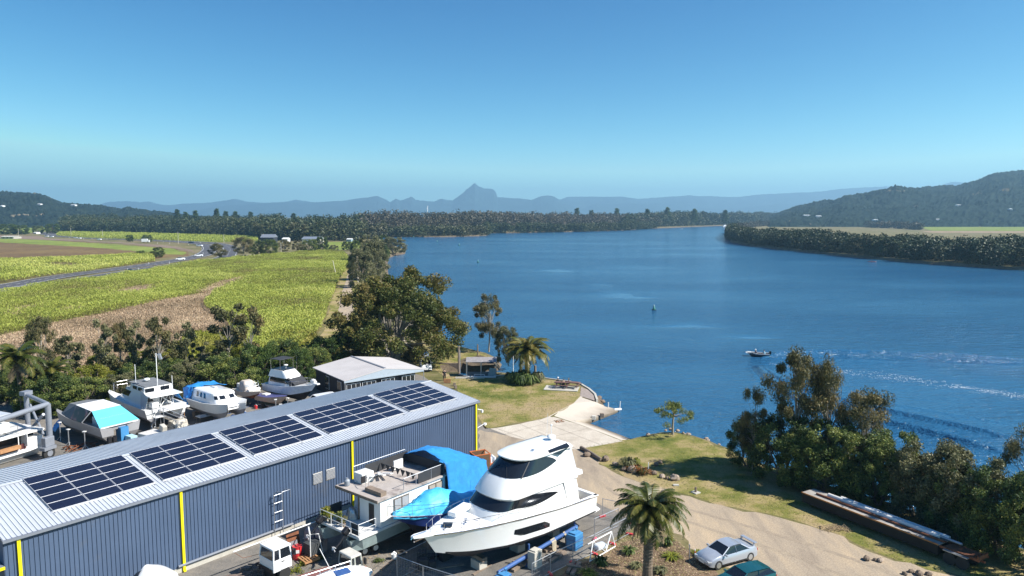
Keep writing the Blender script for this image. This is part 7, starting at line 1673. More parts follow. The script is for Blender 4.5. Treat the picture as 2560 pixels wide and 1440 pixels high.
# ------------------------------------------------------------------ people
def person(lab, loc, rz, pose, shirt, pants, skin=(.42, .26, .18), hat=None, h=1.72):
    t_ = thing('person', lab, 'person', loc, rz)
    k = h/1.75
    if pose == 'stand': J = dict(pelvis=(0, 0, .95), chest=(0, 0, 1.3), neck=(0, 0, 1.48), head=(.02, 0, 1.62), hl=(0, .11, .9), kl=(.03, .12, .5), al=(0, .12, .08), fl=(.14, .13, .04), hr=(0, -.11, .9), kr=(.02, -.12, .5), ar=(-.04, -.12, .08), fr=(.1, -.13, .04), sl=(0, .19, 1.42), el=(0, .25, 1.15), wl=(.1, .24, .92), sr=(0, -.19, 1.42), er=(0, -.25, 1.15), wr=(.12, -.22, .95))
    else: J = dict(pelvis=(0, 0, .52), chest=(.05, 0, .87), neck=(.08, 0, 1.05), head=(.11, 0, 1.19), hl=(.05, .11, .5), kl=(.45, .14, .52), al=(.45, .14, .1), fl=(.6, .14, .05), hr=(.05, -.11, .5), kr=(.45, -.14, .52), ar=(.45, -.14, .1), fr=(.6, -.14, .05), sl=(.06, .19, .99), el=(.16, .26, .75), wl=(.38, .18, .72), sr=(.06, -.19, .99), er=(.16, -.26, .75), wr=(.38, -.18, .72))
    rad = dict(pelvis=.15, chest=.15, neck=.06, head=.1, hl=.1, kl=.07, al=.045, fl=.04, hr=.1, kr=.07, ar=.045, fr=.04, sl=.065, el=.048, wl=.035, sr=.065, er=.048, wr=.035)
    E_ = [('pelvis', 'chest'), ('chest', 'neck'), ('neck', 'head'), ('pelvis', 'hl'), ('hl', 'kl'), ('kl', 'al'), ('al', 'fl'), ('pelvis', 'hr'), ('hr', 'kr'), ('kr', 'ar'), ('ar', 'fr'), ('chest', 'sl'), ('sl', 'el'), ('el', 'wl'), ('chest', 'sr'), ('sr', 'er'), ('er', 'wr')]
    names = list(J); vs = [Vector(J[n])*k for n in names]; es = [(names.index(a), names.index(b)) for a, b in E_]
    for s_ in ('l', 'r'):   # five fingers at each wrist
        w = vs[names.index('w'+s_)]
        for q in range(5):
            vs.append(w+Vector((.03+.07*(q > 0), (q-2)*.02, -.07 if q else -.02))*k); es.append((names.index('w'+s_), len(vs)-1))
    me = bpy.data.meshes.new('body'); me.from_pydata(vs, es, []); o = link(bpy.data.objects.new('body', me), t_)
    mo = o.modifiers.new('s', 'SKIN'); mo.use_smooth_shade = True; lay = me.skin_vertices[0].data
    for i in range(len(vs)):
        r = rad[names[i]] if i < len(names) else .01; lay[i].radius = (r*k, r*k); lay[i].use_root = (i == 0)
    mo2 = o.modifiers.new('u', 'SUBSURF'); mo2.levels = 1; mo2.render_levels = 1
    # clothing colour by height: trousers, shirt, skin
    m, t, b, out = base('person_skin'); b.inputs['Base Color'].default_value = (*skin, 1); me.materials.append(m)
    mb = MB(); c_, n_, p_ = [Vector(J[q])*k for q in ('chest', 'neck', 'pelvis')]; mb.path([p_, p_.lerp(c_, .5), c_, n_-Vector((0, 0, .03))], [.17, .165, .175, .08], 10)
    for s_ in ('l', 'r'): mb.path([Vector(J['s'+s_])*k, Vector(J['e'+s_])*k], [.085, .062], 8)
    mb.build('shirt', mat('cloth_'+shirt[0], shirt[1], .85), t_, smooth=True)
    mb = MB()
    for s_ in ('l', 'r'): mb.path([p_+Vector((0, .05 if s_ == 'l' else -.05, .03)), Vector(J['h'+s_])*k, Vector(J['k'+s_])*k, Vector(J['a'+s_])*k], [.13, .115, .085, .07], 8)
    mb.build('trousers', mat('cloth_'+pants[0], pants[1], .85), t_, smooth=True)
    hd = Vector(J['head'])*k; mb = MB(); mb.ball(hd+Vector((-.02, 0, .035)), (.105, .1, .105), 12, 8, zmin=-.2); mb.build('hair', mat('hair_dark', (.02, .015, .012), .7), t_, smooth=True)
    mb = MB(); mb.ball(hd+Vector((.1, 0, -.01)), (.02, .015, .025), 6, 4)
    mb.build('nose', m, t_)
    if hat:
        mb = MB(); mb.path([hd+Vector((0, 0, .08)), hd+Vector((0, 0, .1)), hd+Vector((0, 0, .17))], [.16, .13, .09], 12); mb.build('hat', mat('hat_'+hat[0], hat[1], .8), t_, smooth=True)
    return t_
BLK = ('black', (.02, .02, .025)); NAV = ('navy', (.02, .03, .07)); WHT = ('white', (.7, .7, .7)); LBL = ('pale_blue', (.25, .5, .62)); GRY = ('grey', (.2, .2, .21))
person('person in black clothes walking on the path between office and boat shelter', P(1111, 952), R(-70), 'stand', BLK, BLK)
person('person in dark clothes and pale cap sitting at the left end of the picnic table', P(1393, 966), R(-20), 'sit', BLK, NAV, hat=WHT)
person('person in dark clothes sitting on the near side of the picnic table', P(1409, 971), R(100), 'sit', BLK, BLK)
# ------------------------------------------------------------------ picnic corner and lawn edge
o = MB().box((0, 0, .05), (4.6, 2.6, .1)).build('picnic_slab', M_conc2 if 'M_conc2' in globals() else M_block, loc=P(1404, 972), rz=R(-12)); tag(o, 'concrete slab under the picnic table', 'slab')
def picnic(loc, rz, lab):
    t_ = thing('picnic_table', lab, 'picnic table', loc, rz, 'picnic tables'); m = mat('brown_timber', (.16, .09, .075), .7, 0, .2, 3)
    MB().box((0, 0, .76), (2.0, .8, .06)).build('table_top', m, t_)
    for yy in (.75, -.75): MB().box((0, yy, .46), (2.0, .28, .05)).build('bench_seat', m, t_)
    for x in (-.7, .7):
        mb = MB(); mb.path([(x, -.55, .1), (x, -.2, .74)], .05, 5); mb.path([(x, .55, .1), (x, .2, .74)], .05, 5); mb.box((x, 0, .43), (.08, 1.7, .08)); mb.build('leg', m, t_)
picnic(P(1404, 969, .1), R(-12), 'picnic table with two people at it, on the slab by the water'); picnic(P(1432, 969, .1), R(-25), 'empty picnic table nearer the curved river wall')
wall_px = [(1330, 944), (1345, 944), (1380, 949), (1420, 954), (1450, 961), (1470, 973), (1485, 986), (1490, 1000)]
rw = thing('river_wall', 'curved pale retaining wall along the water beside the picnic tables', 'wall')
wp = rough_edge([P(u, v, 0) for u, v in wall_px], 0, 1.5, g0, False); mb = MB()
mb.loft([[p+Vector((0, 0, .12)), p+Vector((.28, .1, .12)), p+Vector((.3, .12, -2.2)), p+Vector((0, 0, -2.2))] for p in wp], closed=True, caps=True); mb.build('wall', M_block, rw)
mb = MB()
for k in (3, 8, 13, 17, 20):
    if k < len(wp): mb.box(wp[k]+Vector((.1, 0, .25)), (.16, .16, .5))
mb.build('timber_post', M_wood, rw)
sheet('timber_walk', [(1453, 968), (1470, 975), (1484, 988), (1487, 1002), (1450, 990)], .03, mat('grey_boards', (.30, .25, .22), .85, 0, .25, 3), 0)
jr = thing('steel_jetty_rail', 'white float with two short white posts at the tip of the concrete slab', 'mooring', P(1543, 1024, -1.0), .3)
mb = MB(); mb.path([(-.5, 0, 0), (-.4, 0, 0), (.5, 0, 0), (.6, 0, 0)], [.08, .18, .18, .08], 8); mb.build('float', M_white, jr, smooth=True)
for x, tl_ in ((-1.1, 0), (.45, .12)): MB().path([(x, .3, -.3), (x+tl_, .3, .95)], .06, 6).build('post', M_white, jr)
for i, (u, v) in enumerate(((1484, 1044), (1505, 1038))):
    o = MB().box((0, 0, 0), (.5, .35, .5)).build('fender_block', M_wood if i else M_cream, bevel=.04, loc=P(u, v, -.7)); tag(o, ['pale fender block on the edge of the concrete slab', 'dark fender block nearer the tip of the concrete slab'][i], 'fender')
for i, (u, v) in enumerate(((1494, 1003), (1500, 1006), (1506, 1008), (1497, 998))): rock(u, v, .7, M_rock, ['dark rock against the end of the river wall', 'middle dark rock in the water off the river wall', 'outermost dark rock in the water off the river wall', 'upper dark rock at the corner of the river wall'][i], 60+i, -1.2, 'rocks at the end of the river wall')
litter('ramp_weed', [(1385, 1052), (1405, 1049), (1412, 1055), (1392, 1058)], 120, .1, L_red, 'reddish weed washed up at the head of the ramp', 12)

# ------------------------------------------------------------------ boat shelter, posts and jetty
sh_ = thing('boat_shelter', 'small open shelter with grey corrugated roof over a dark boat berth', 'shelter', (-6.75, 103.3, 0), R(0))
mb = ribbed((0, 0, 2.25), (4.5, 0, 2.25), (0, 2.1, .35), pitch=.2, depth=.03, nrm=(0, 0, 1)); mb.build('roof', mat('old_iron_roof', (.33, .31, .31), .6, .1, .15, 2), sh_)
for x in (.1, 2.2, 4.4):
    for yy in (.1, 2.0): MB().box((x, yy, 1.12), (.1, .1, 2.25)).build('post', M_steel, sh_)
MB().box((2.3, 1.0, .3), (4.2, .06, .6)).build('rear_panel', M_grayc, sh_); MB().box((2.6, -.2, .12), (3.6, .5, .16)).build('edge_beam', M_gelb, sh_)
panel(sh_, [(3.2, .1, .2), (4.3, -.1, .2), (4.4, .1, 1.3), (3.5, .3, 1.35)], mat('dull_green_sheet', (.25, .32, .32), .6), 'leaning_sheet')
mb = MB(); mb.box((2.0, -.05, .45), (1.5, .06, .06)); mb.box((1.25, -.05, .25), (.06, .06, .45)); mb.box((2.75, -.05, .25), (.06, .06, .45)); mb.build('white_frame', M_white, sh_)
ib = thing('slipway_wall', 'dark stained retaining wall of the small boat slip', 'wall')
sp_ = [P(1096, 912, 0), P(1106, 931, 0)]; mb = MB(); mb.box(((P(1100, 914).x+P(1150, 909).x)/2, P(1125, 911).y+.3, -.6), ((P(1150, 909)-P(1100, 914)).length, .4, 1.5)); mb.build('far_side', mat('stained_concrete', (.17, .13, .10), .9, 0, .35, 1.2), ib)
o = MB().box((0, 0, .1), (4.2, .3, .22)).build('slip_kerb', M_cream, loc=P(1175, 946), rz=.02); tag(o, 'pale kerb along the grass in front of the boat shelter', 'kerb')
for nm, u, v, h_, r, m, lab in (('mooring_post', 1147, 932, 4.0, .17, M_wood, 'tall timber pole left of the boat shelter'), ('mooring_post', 1150, 930, 3.4, .08, M_steel, 'thin grey pole tied to the tall timber pole'), ('mooring_post', 1194, 889, 1.9, .13, M_wood, 'dark timber post in the bank behind the boat shelter'), ('mooring_post', 1338, 941, 1.6, .2, M_wood, 'thick short pile in the water right of the riverside palm'), ('mooring_post', 1283, 934, 3.1, .06, M_white, 'thin white pole standing between shelter and riverside palm')):
    mb = MB(); mb.path([(0, 0, -1.8), (0, 0, h_)], [r, r*.8], 8); o = mb.build(nm, m, loc=P(u, v), smooth=True); tag(o, lab, 'post')
jd = thing('small_jetty', 'small grey jetty with a white rail between shelter and riverside palm', 'jetty', P(1262, 944, 0), R(5))
MB().box((0, 1.2, -.3), (3.6, 2.6, .2)).build('deck', M_roofd, jd)
for x in (-1.6, 1.6):
    for yy in (.1, 2.4): MB().path([(x, yy, -2), (x, yy, -.2)], .1, 6).build('pile', M_wood, jd)
mb = MB(); mb.path([(-1.6, .0, .3), (1.7, .1, .45)], .04, 5); mb.path([(1.7, .1, .45), (1.2, -.1, -.3)], .04, 5); mb.path([(.6, .1, .4), (1.0, .3, -.3)], .035, 5); mb.build('rail', M_white, jd)
sheet('brush_bank', [(1150, 905), (1160, 896), (1200, 888), (1232, 896), (1235, 912), (1180, 915)], .02, G_mud, .1, 1)
mb = MB(); mb.box((0, 0, .25), (2.3, .35, .5), rx=.3); o = mb.build('half_sunk_dinghy', M_steel, bevel=.05, loc=P(1160, 946, -.3), rz=-.8); tag(o, 'grey dinghy tilted in the slip left of the shelter', 'dinghy')
for i, (u, v, s_) in enumerate(((1118, 958, .7), (1136, 965, .5), (1139, 972, .55))):
    o = MB().box((0, 0, s_/2), (1.0 if i == 0 else .35, .25, s_*.8)).build('timber_stump', M_wood2 if i == 0 else M_wood, loc=P(u, v), rz=.2*i); tag(o, ['orange timber box on the path behind the person in black', 'brown timber stump at the edge of the lawn, behind the shed gable', 'second brown timber stump just above the shed gable'][i], 'timber')

# ------------------------------------------------------------------ on the water
def buoy(u, v, s, lab, cone=(.03, .2, .16)):
    t_ = thing('channel_buoy', lab, 'buoy', P(u, v, WZ), 0, 'channel buoys')
    mb = MB(); mb.path([(0, 0, -.3), (0, 0, .25*s)], .75*s, 14); mb.build('float', mat('dark_buoy', (.015, .02, .02), .5), t_)
    mb = MB(); mb.path([(0, 0, .25*s), (0, 0, 1.5*s)], [.5*s, .16*s], 10); mb.build('tower', mat('green_buoy', cone, .5), t_)
    mb = MB(); mb.path([(0, 0, 1.0*s), (0, 0, 1.75*s)], [.3*s, .05*s], 10); mb.build('topmark', M_white, t_)
for u, v, s, lab in ((1635, 775, .95, 'dark buoy with white top nearest to the camera in the river'), (1195, 656, 1.0, 'green buoy off the left bank'), (1148, 614, 1.3, 'small pale buoy near the headland, second from the left'), (1093, 605, 1.2, 'small pale buoy furthest left near the headland'), (1034, 593, 1.3, 'tiny buoy in the mouth of the side inlet'), (1385, 586, 1.6, 'pale buoy off the far bank mangroves')): buoy(u, v, s*.85, lab)
def openboat(name, lab, loc, rz, L, B, m, n_p=0):
    t_ = thing(name, lab, 'boat', loc, rz)
    H_ = Hull(L, [(0, B*.46), (.5, B*.5), (.8, B*.32), (1, .03)], [(0, .55), (.5, .55), (1, .8)], [(0, .15), (1, .4)], [(0, -.1), (.8, -.05), (1, .3)], n=14, kr=.12)
    _, _, g_ = H_.parts(t_, m, m, mat('boat_floor', (.22, .23, .24), .7), 0, 0, .32); g_.build('gunwale', M_white, t_); return t_, H_
tn, Ht_ = openboat('fishing_dinghy', 'small open motor boat with two people turning in the river', (42.0, 126.4, WZ), R(168), 3.8, 1.6, mat('dark_alloy', (.08, .09, .10), .4), 2)
tn.location = (45.4, 125.3, WZ)
def tw(x, yy, z): a = R(168); return Vector((45.4+x*math.cos(a)-yy*math.sin(a), 125.3+x*math.sin(a)+yy*math.cos(a), WZ+z))
for x in (.9, 2.3): MB().box((x, 0, .42), (.3, 1.4, .05)).build('thwart', M_alu, tn)
ob_ = MB(); ob_.box((-.15, 0, .75), (.35, .35, .5)); ob_.path([(-.2, 0, .5), (-.25, 0, -.3)], .07, 6); ob_.build('outboard', M_black, tn)
MB().box((3.5, 0, .62), (.9, 1.0, .05)).build('foredeck', M_white, tn)
person('person in dark top and white cap sitting in the middle of the motor boat', tw(2.2, 0, -.05), R(168), 'sit', NAV, GRY, hat=WHT); person('person in pale blue top steering the motor boat from the stern', tw(.8, .1, -.05), R(168), 'sit', LBL, NAV)
kb = thing('kayak', 'dark kayak with one paddler near the right bank mangroves', 'kayak', P(2180, 655, WZ), R(175))
mb = MB(); rows = []
for k in range(11):
    x = -2.2+4.4*k/10; w = .42*math.sqrt(max(0, 1-(x/2.25)**2))+.01; rows.append([(x, w*math.cos(q), .1+.22*math.sin(q)) for q in np.linspace(-math.pi, math.pi, 10)])
mb.loft(rows); mb.build('hull', mat('maroon_hull', (.12, .02, .03), .4), kb, smooth=True)
MB().path([(.5, -1.3, .9), (.5, 1.3, .6)], .04, 5).build('paddle', M_black, kb)
person('paddler in black sitting in the dark kayak', P(2180, 655, WZ-.25), R(175), 'sit', BLK, BLK)
kb2, _ = openboat('dinghy', 'pale dinghy close under the right bank mangroves', P(2037, 631, WZ), R(170), 5.5, 2.0, mat('tan_paint', (.4, .32, .25), .5))
dc = thing('distant_cruiser', 'white motor cruiser far up the river near the bend', 'boat', P(1806, 568, WZ), R(15))
Hd = Hull(15, [(0, 2.2), (.5, 2.3), (.85, 1.2), (1, .1)], [(0, 2.0), (1, 2.8)], [(0, .6), (1, 1.2)], [(0, -.2), (1, .8)], n=12); Hd.parts(dc, M_gel, M_antif, M_gel, 0)
House([(2, 2, 11, 1.8, 2), (3.6, 2.5, 9, 1.6, 1.6), (3.7, 3, 8, 1.5, 1.4), (5.0, 4, 7, 1.2, 1)]).shell().build('cabin', M_gel, dc)
for u, v, lab in ((1700, 573, 'tiny white boat far up the river left of the cruiser'), (1283, 581, 'tiny dark boat under the far bank mangroves')): openboat('dinghy', lab, P(u, v, WZ), R(10), 6, 2.2, M_gelb)
# wake of the motor boat: low ridges of water and foam
def wave(pts, hgt, wid, z0=WZ):
    w = [P(u, v, 0) for u, v in pts]; sm = []
    for i in range(len(w)-1):
        p0 = w[max(i-1, 0)]; p1 = w[i]; p2 = w[i+1]; p3 = w[min(i+2, len(w)-1)]
        for k in range(10): t_ = k/10; sm.append(.5*((2*p1)+(p2-p0)*t_+(2*p0-5*p1+4*p2-p3)*t_**2+(3*p1-p0-3*p2+p3)*t_**3))
    n = len(sm); rows = []
    for i, p in enumerate(sm):
        d = (sm[min(i+1, n-1)]-sm[max(i-1, 0)]).normalized(); nr = Vector((-d.y, d.x, 0)); e = min(1, i/8, (n-1-i)/8)
        rows.append([Vector((p.x, p.y, 0))+nr*wid*q*(.5+.5*e)+Vector((0, 0, z0-.02+e*hgt*math.exp(-q*q*2.6))) for q in np.linspace(-1.6, 1.6, 13)])
    return rows
wk = MB(); g2 = random.Random(3)
arcs = [([(1900, 878), (1960, 870), (2040, 866), (2140, 866), (2260, 870), (2400, 875), (2600, 881)], .75, 1.5), ([(1915, 881), (1985, 875), (2060, 873), (2160, 874), (2300, 880), (2450, 885), (2600, 890)], .5, 1.2), ([(1905, 885), (1970, 880), (2080, 880), (2250, 886), (2450, 893), (2600, 899)], .12, 1.1),
        ([(1888, 893), (1905, 910), (1940, 940), (2000, 975), (2100, 1010), (2230, 1035), (2400, 1075), (2600, 1125)], .7, 1.3), ([(1895, 892), (1918, 908), (1960, 932), (2040, 962), (2160, 990), (2300, 1020), (2450, 1050), (2600, 1085)], .5, 1.1), ([(1870, 893), (1880, 912), (1900, 938), (1950, 975), (2050, 1018), (2200, 1060), (2400, 1110), (2600, 1165)], .12, 1.0), ([(1905, 893), (1935, 906), (1990, 925), (2080, 950), (2240, 985), (2450, 1020), (2600, 1045)], .12, .9)]
for a in arcs: wk.loft(wave(*a))
o = wk.build('wake_waves', M_water, smooth=True); tag(o, kind='structure')
def foam(pts, n, spread, s, lab, seed):
    g = np.random.default_rng(seed); w = [P(u, v, 0) for u, v in pts]; C = []
    for _ in range(n):
        i = g.integers(0, len(w)-1); t_ = g.uniform(0, 1); p = w[i].lerp(w[i+1], t_); q = g.normal()*spread
        if vnoise(p.x*1.0+q, p.y+q*2, 1.3, 4) > .42: C.append((p.x+g.normal()*.5, p.y+q, WZ+.03))
    C = np.array(C); V = leaves(C, s, g, .35); V[:, :, 2] = WZ+.03+np.abs(V[:, :, 2]-WZ)*.05
    o = link(bpy.data.objects.new('foam', quads_mesh('foam', V, g.uniform(0, 1, len(C)), MATS['foam']))); tag(o, lab, 'foam', None, 'stuff')
MATS['foam'] = leafmat('foam_white', [(.45, .55, .62), (.6, .68, .72), (.75, .8, .82), (.8, .83, .84)], 0, .8)
foam([(2060, 905), (2140, 912), (2260, 925), (2380, 942), (2480, 958), (2620, 975)], 1600, 1.6, .16, 'speckled white foam trail left by the motor boat', 2)
foam([(1922, 889), (1950, 894), (1985, 899)], 160, .35, .12, 'foam right behind the motor boat', 3)

# ------------------------------------------------------------------ poles, posts and far buildings
def pole(u, v, vt, lab, arm=True, z=0, r=.15, name='power_pole', tilt=0):
    p = P(u, v, z); h_ = (v-vt)*p.y/1790; t_ = thing(name, lab, 'power pole' if arm else 'pole', p, 0, None)
    MB().path([(0, 0, 0), (tilt, 0, h_)], [r, r*.7], 7).build('pole', M_cream, t_)
    if arm: MB().box((tilt, 0, h_*.95), (2.4, .15, .15)).build('crossarm', M_wood, t_)
for u, v, vt, lab, arm, tl_ in ((895, 706, 668, 'power pole with crossarm nearest on the river track', True, 0), (841, 693, 651, 'bare leaning pole at the cane edge', False, -1.2), (877, 671, 635, 'power pole with crossarm in the middle of the river track', True, 0), (892, 650, 624, 'furthest power pole on the river track', True, 0),
                             (703, 638, 608, 'pale pole at the sand lot', False, 0), (446, 609, 580, 'power pole right of the parked truck on the highway', True, 0), (655, 610, 585, 'power pole beside the dark house', True, 0), (673, 607, 592, 'short power pole right of the dark house', True, 0),
                             (47, 594, 573, 'power pole at the far left beyond the brown field', True, 0), (178, 592, 569, 'power pole beside the far cane strip', True, 0), (257, 594, 575, 'second power pole along the far cane strip', True, 0), (560, 607, 586, 'power pole right of the highway bend', True, 0), (898, 606, 590, 'power pole among the trees left of the river', True, 0)):
    pole(u, v, vt, lab, arm, .1, tilt=tl_)
gp = [(185, 716), (319, 677), (347, 676), (372, 661), (424, 660), (443, 663), (394, 609), (408, 606), (424, 610), (471, 613), (492, 614), (501, 608), (504, 623), (508, 635), (174, 595), (192, 597), (209, 598), (230, 598)]
pst = MB().box((0, 0, .55), (.14, .14, 1.1)).build('guide_post', M_white)
gp.sort()
ORD = 'first second third fourth fifth sixth seventh eighth ninth tenth eleventh twelfth thirteenth fourteenth fifteenth sixteenth seventeenth last'.split()
for i, (u, v) in enumerate(gp):
    o = pst if i == 0 else pst.copy()
    if i: COL.objects.link(o)
    o.location = P(u, v, .1); tag(o, f'{ORD[i]} short white guide post from the left along the highway', 'guide post', 'white guide posts along the highway')
def farbuilding(lab, u, v, wpx, hpx, dep, m, roofm, name='farm_shed', gable=True, D=None, rz=0):
    p = P(u, v, .05) if D is None else (onhill(u, v) or PD(u, v, D)); W_ = wpx*p.y/1800; h_ = hpx*p.y/1800
    t_ = thing(name, lab, 'building', p, rz); MB().box((0, dep/2, h_*.36), (W_, dep, h_*.72)).build('walls', m, t_)
    mb = MB(); mb.prism([(-W_*.53, -.5, h_*.7), (-W_*.53, dep+.5, h_*.7), (-W_*.53, dep/2, h_)], (W_*1.06, 0, 0)); mb.build('roof', roofm, t_)
    mb = MB()
    for k in (-.3, 0, .3): mb.box((W_*k, -.05, h_*.36), (W_*.14, .1, h_*.35))
    mb.build('window', M_glass, t_)
farbuilding('dark two-storey house with grey roof beside the power poles', 668, 612, 32, 26, 10, M_odark, M_trim, 'house')
farbuilding('large house with grey hipped roof among trees left of the river', 777, 610, 44, 18, 14, M_cream, M_steel, 'house'); farbuilding('small white house between the dark house and the large one', 712, 606, 14, 12, 8, M_gelb, M_gelb, 'house')
farbuilding('pale blue house at the edge of the far green lot', 872, 604, 12, 8, 8, mat('pale_blue_wall', (.3, .42, .5), .6), M_gelb, 'house')
farbuilding('low concrete wall building at the left edge', 18, 597, 32, 7, 12, M_block, M_block, 'roadside_building'); farbuilding('small white roadside building at the far end of the highway', 87, 585, 8, 5, 8, M_white, M_white, 'roadside_building')
farbuilding('long white shed in front of the left hill', 166, 557, 24, 7, 30, M_white, M_white); farbuilding('white farm shed beyond the right bank', 2037, 563, 28, 7, 20, M_white, M_white); farbuilding('smaller white farm shed left of the bigger one', 1952, 560, 20, 4, 20, M_cream, M_white)
for i, (u, v, w, D, lab) in enumerate(((2048, 543, 12, 2400, 'white shed at the foot of the right hill'), (2018, 541, 14, 2500, 'second white shed at the foot of the right hill, further left'), (2398, 515, 9, 2700, 'white hilltop house in a clearing on the right hill'), (2528, 525, 6, 2700, 'tiny white house near the right edge of the right hill'), (2190, 552, 10, 1900, 'white farmhouse with trees on the right plain'), (2346, 551, 8, 1900, 'small white house on the far right plain'),
                                       (97, 513, 8, 2350, 'pale house on the left hill'), (182, 515, 10, 2350, 'wide pale house right on the left hill'), (3, 517, 5, 2350, 'tiny house on the left hill at the left edge'))):
    farbuilding(lab, u, v, w, 4, 10, M_white, M_white, 'distant_house', D=D)
sheet('quarry_field', [(110, 549), (150, 545), (172, 541), (178, 546), (140, 551)], 4, G_sand, 4, 60); 
for i, (u, v, w) in enumerate(((2082, 526, 22), (2140, 526, 28), (2395, 519, 16), (2195, 536, 12))):
    pass
st = thing('mill_chimney', 'thin white chimney with a plume of steam in front of the mountains', 'chimney', (P(1069, 548, 0).x, P(1069, 548, 0).y, 0))
Dm = st.location.y; hh = (541-533)*Dm/1800+20; MB().path([(0, 0, 0), (0, 0, hh+8)], [3, 2.2], 10).build('stack', M_gelb, st)
sm_ = bpy.data.materials.new('steam'); sm_.use_nodes = True; b = sm_.node_tree.nodes['Principled BSDF']; b.inputs['Base Color'].default_value = (.85, .85, .86, 1); b.inputs['Roughness'].default_value = 1
mb = MB()
for k in range(9): mb.ball((g1.uniform(-1.5, 1.5), 0, hh+10+k*4.2), (2.6+.35*k*(1-k/11), 2.6, 3.4), 8, 6, .15, k)
o = mb.build('steam_plume', sm_, loc=st.location, smooth=True); tag(o, 'white steam plume rising from the far chimney', 'steam', None, 'stuff')

# ------------------------------------------------------------------ loose gear in the yards
def bucket(u, v, r, h_, m, lab):
    t_ = thing('bucket', lab, 'bucket', P(u, v)); mb = MB(); mb.path([(0, 0, 0), (0, 0, h_)], [r*.8, r], 12); mb.build('pail', m, t_, smooth=True); MB().path([(-r, 0, h_), (0, 0, h_+r*.8), (r, 0, h_)], .015, 4).build('handle', M_steel, t_)
for u, v, r, h_, m, lab in ((335, 1072, .2, .4, M_white, 'white bucket between the covered catamaran and the flybridge catamaran'), (612, 1038, .2, .38, M_bluep, 'blue bucket beside the boat with square windows'), (640, 1022, .2, .4, M_red, 'red bucket behind the tan open boat'), (985, 1398, .2, .4, M_white, 'white bucket right of the rusty truck cab')): bucket(u, v, r, h_, m, lab)
def tyre(u, v, z, lab):
    mb = MB(); n = 18; mb.loft([[((.3+.1*math.cos(q))*math.cos(a), (.3+.1*math.cos(q))*math.sin(a), .1+.1*math.sin(q)) for q in np.linspace(0, 2*math.pi, 9)[:-1]] for a in np.linspace(0, 2*math.pi, n+1)], closed=True); o = mb.build('old_tyre', M_rub, loc=P(u, v, z), smooth=True); tag(o, lab, 'tyre', 'old tyres')
for u, v, z, lab in ((560, 1050, 0, 'old tyre in front of the boat with square windows'), (350, 1085, 0, 'old tyre beside the tall pale box'), (1000, 1385, 0, 'old tyre lying right of the trailer wheels'), (735, 1012, 0, 'old tyre under the bow of the flybridge cruiser')): tyre(u, v, z, lab)
def crate(u, v, s_, m, lab, rz=.5):
    t_ = thing('crate', lab, 'crate', P(u, v), rz); MB().box((0, 0, s_[2]/2), (s_[0]*.94, s_[1]*.94, s_[2]*.96)).build('core', M_black, t_)
    mb = MB()
    for z in np.arange(.08, s_[2], .16):
        mb.box((0, -s_[1]/2, z), (s_[0], .03, .11)); mb.box((0, s_[1]/2, z), (s_[0], .03, .11)); mb.box((-s_[0]/2, 0, z), (.03, s_[1], .11)); mb.box((s_[0]/2, 0, z), (.03, s_[1], .11))
    mb.build('slats', m, t_)
for u, v, s_, m, lab in ((545, 1035, (.9, .7, .6), M_wood, 'brown slatted crate behind the junk table'), (590, 1030, (1.0, .8, .5), M_cream, 'pale slatted crate under the white boat with square windows'), (305, 1092, (.9, .9, .6), M_wood2, 'orange slatted crate at the stern of the covered catamaran'), (500, 1068, (.8, .6, .5), M_gelb, 'white slatted crate right of the upturned black dinghy')): crate(u, v, s_, m, lab)
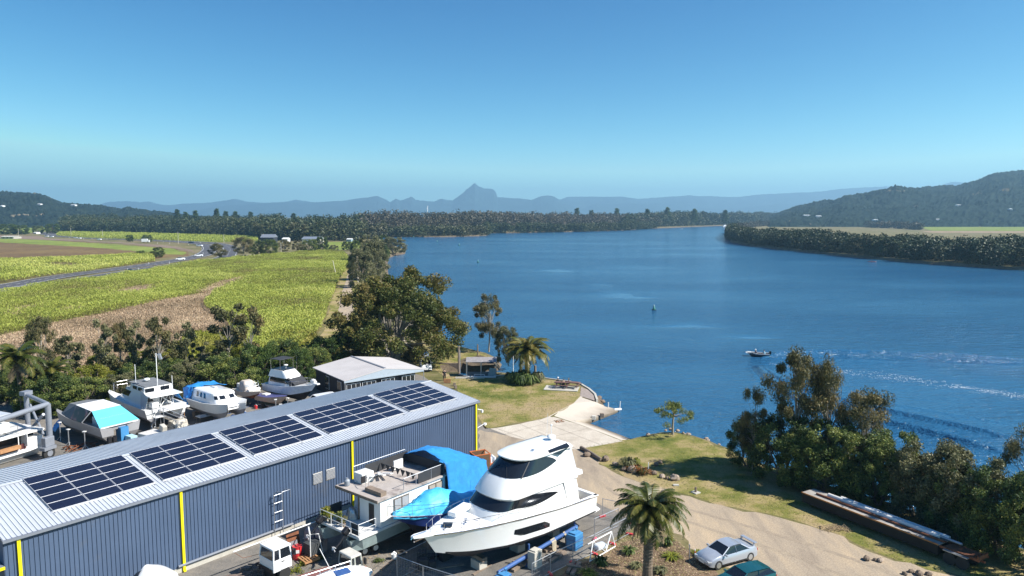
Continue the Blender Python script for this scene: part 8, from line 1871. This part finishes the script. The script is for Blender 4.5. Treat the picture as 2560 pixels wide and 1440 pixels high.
for u, v, lab in ((385, 1075, 'aluminium ladder leaning on the stern of the flybridge catamaran'), (650, 1012, 'aluminium ladder leaning on the small beige cabin boat')):
    t_ = thing('ladder', lab, 'ladder', P(u, v), .7); mb = MB()
    for x in (-.2, .2): mb.tube((x, 0, 0), (x, 1.0, 2.9), .03, 5)
    mb.build('rail', M_alu, t_); mb = MB()
    for k in range(9): mb.tube((-.2, .1+k*.1, .3+k*.29), (.2, .1+k*.1, .3+k*.29), .02, 5)
    mb.build('rungs', M_alu, t_)
# plank and hose clutter by the yacht
for i, (u, v, L_, rz_, lab) in enumerate(((1120, 1418, 2.2, .3, 'plank in the shade below the yacht bow'), (1205, 1425, 1.8, .9, 'plank beside the near prop of the big yacht'), (970, 1412, 1.6, 1.2, 'plank on the rubble right of the rusty cab'))):
    o = MB().box((0, 0, .04), (L_, .2, .06)).build('plank', M_wood, loc=P(u, v), rz=rz_); tag(o, lab, 'plank')
mb = MB(); mb.path([P(520+i*9, 1050-i*3.2+3*math.sin(i*1.3), .04) for i in range(16)], .025, 5); o = mb.build('hose', M_bluep, smooth=True); tag(o, 'blue hose trailing on the ground behind the shed roof', 'hose')
# slab joints and cracks across the concrete, wheel ruts in the dirt
M_joint = mat('slab_joint', (.16, .13, .10), .95)
def seam(pts, w, z, m, nm, wob=.0):
    mb = MB(); q = rough_edge([P(u, v, 0) for u, v in pts], wob, .7, random.Random(4), False); rows = []
    for i, p in enumerate(q):
        d = (q[min(i+1, len(q)-1)]-q[max(i-1, 0)]).normalized(); nr = Vector((-d.y, d.x, 0))*w; rows.append([Vector((p.x, p.y, z))+nr, Vector((p.x, p.y, z))-nr])
    mb.loft(rows); tag(mb.build(nm, m), kind='structure')
for pts in ([(1236, 1069), (1320, 1100), (1365, 1112)], [(1300, 1061), (1390, 1100), (1440, 1122)], [(1345, 1051), (1450, 1092), (1500, 1112)], [(1260, 1087), (1400, 1049)], [(1330, 1105), (1470, 1071)]): seam(pts, .025, .018, M_joint, 'slab_joint', .02)
M_rut = groundmat('wheel_rut', [(.36, (.27, .22, .17)), (.6, (.38, .31, .225))], .3, 2, 9.)
for pts in ([(1470, 1150), (1560, 1215), (1680, 1262), (1850, 1310), (2050, 1370), (2250, 1440)], [(1440, 1165), (1540, 1235), (1660, 1285), (1830, 1340), (2000, 1395), (2120, 1445)]): seam(pts, .2, .0125, M_rut, 'wheel_rut', .03)
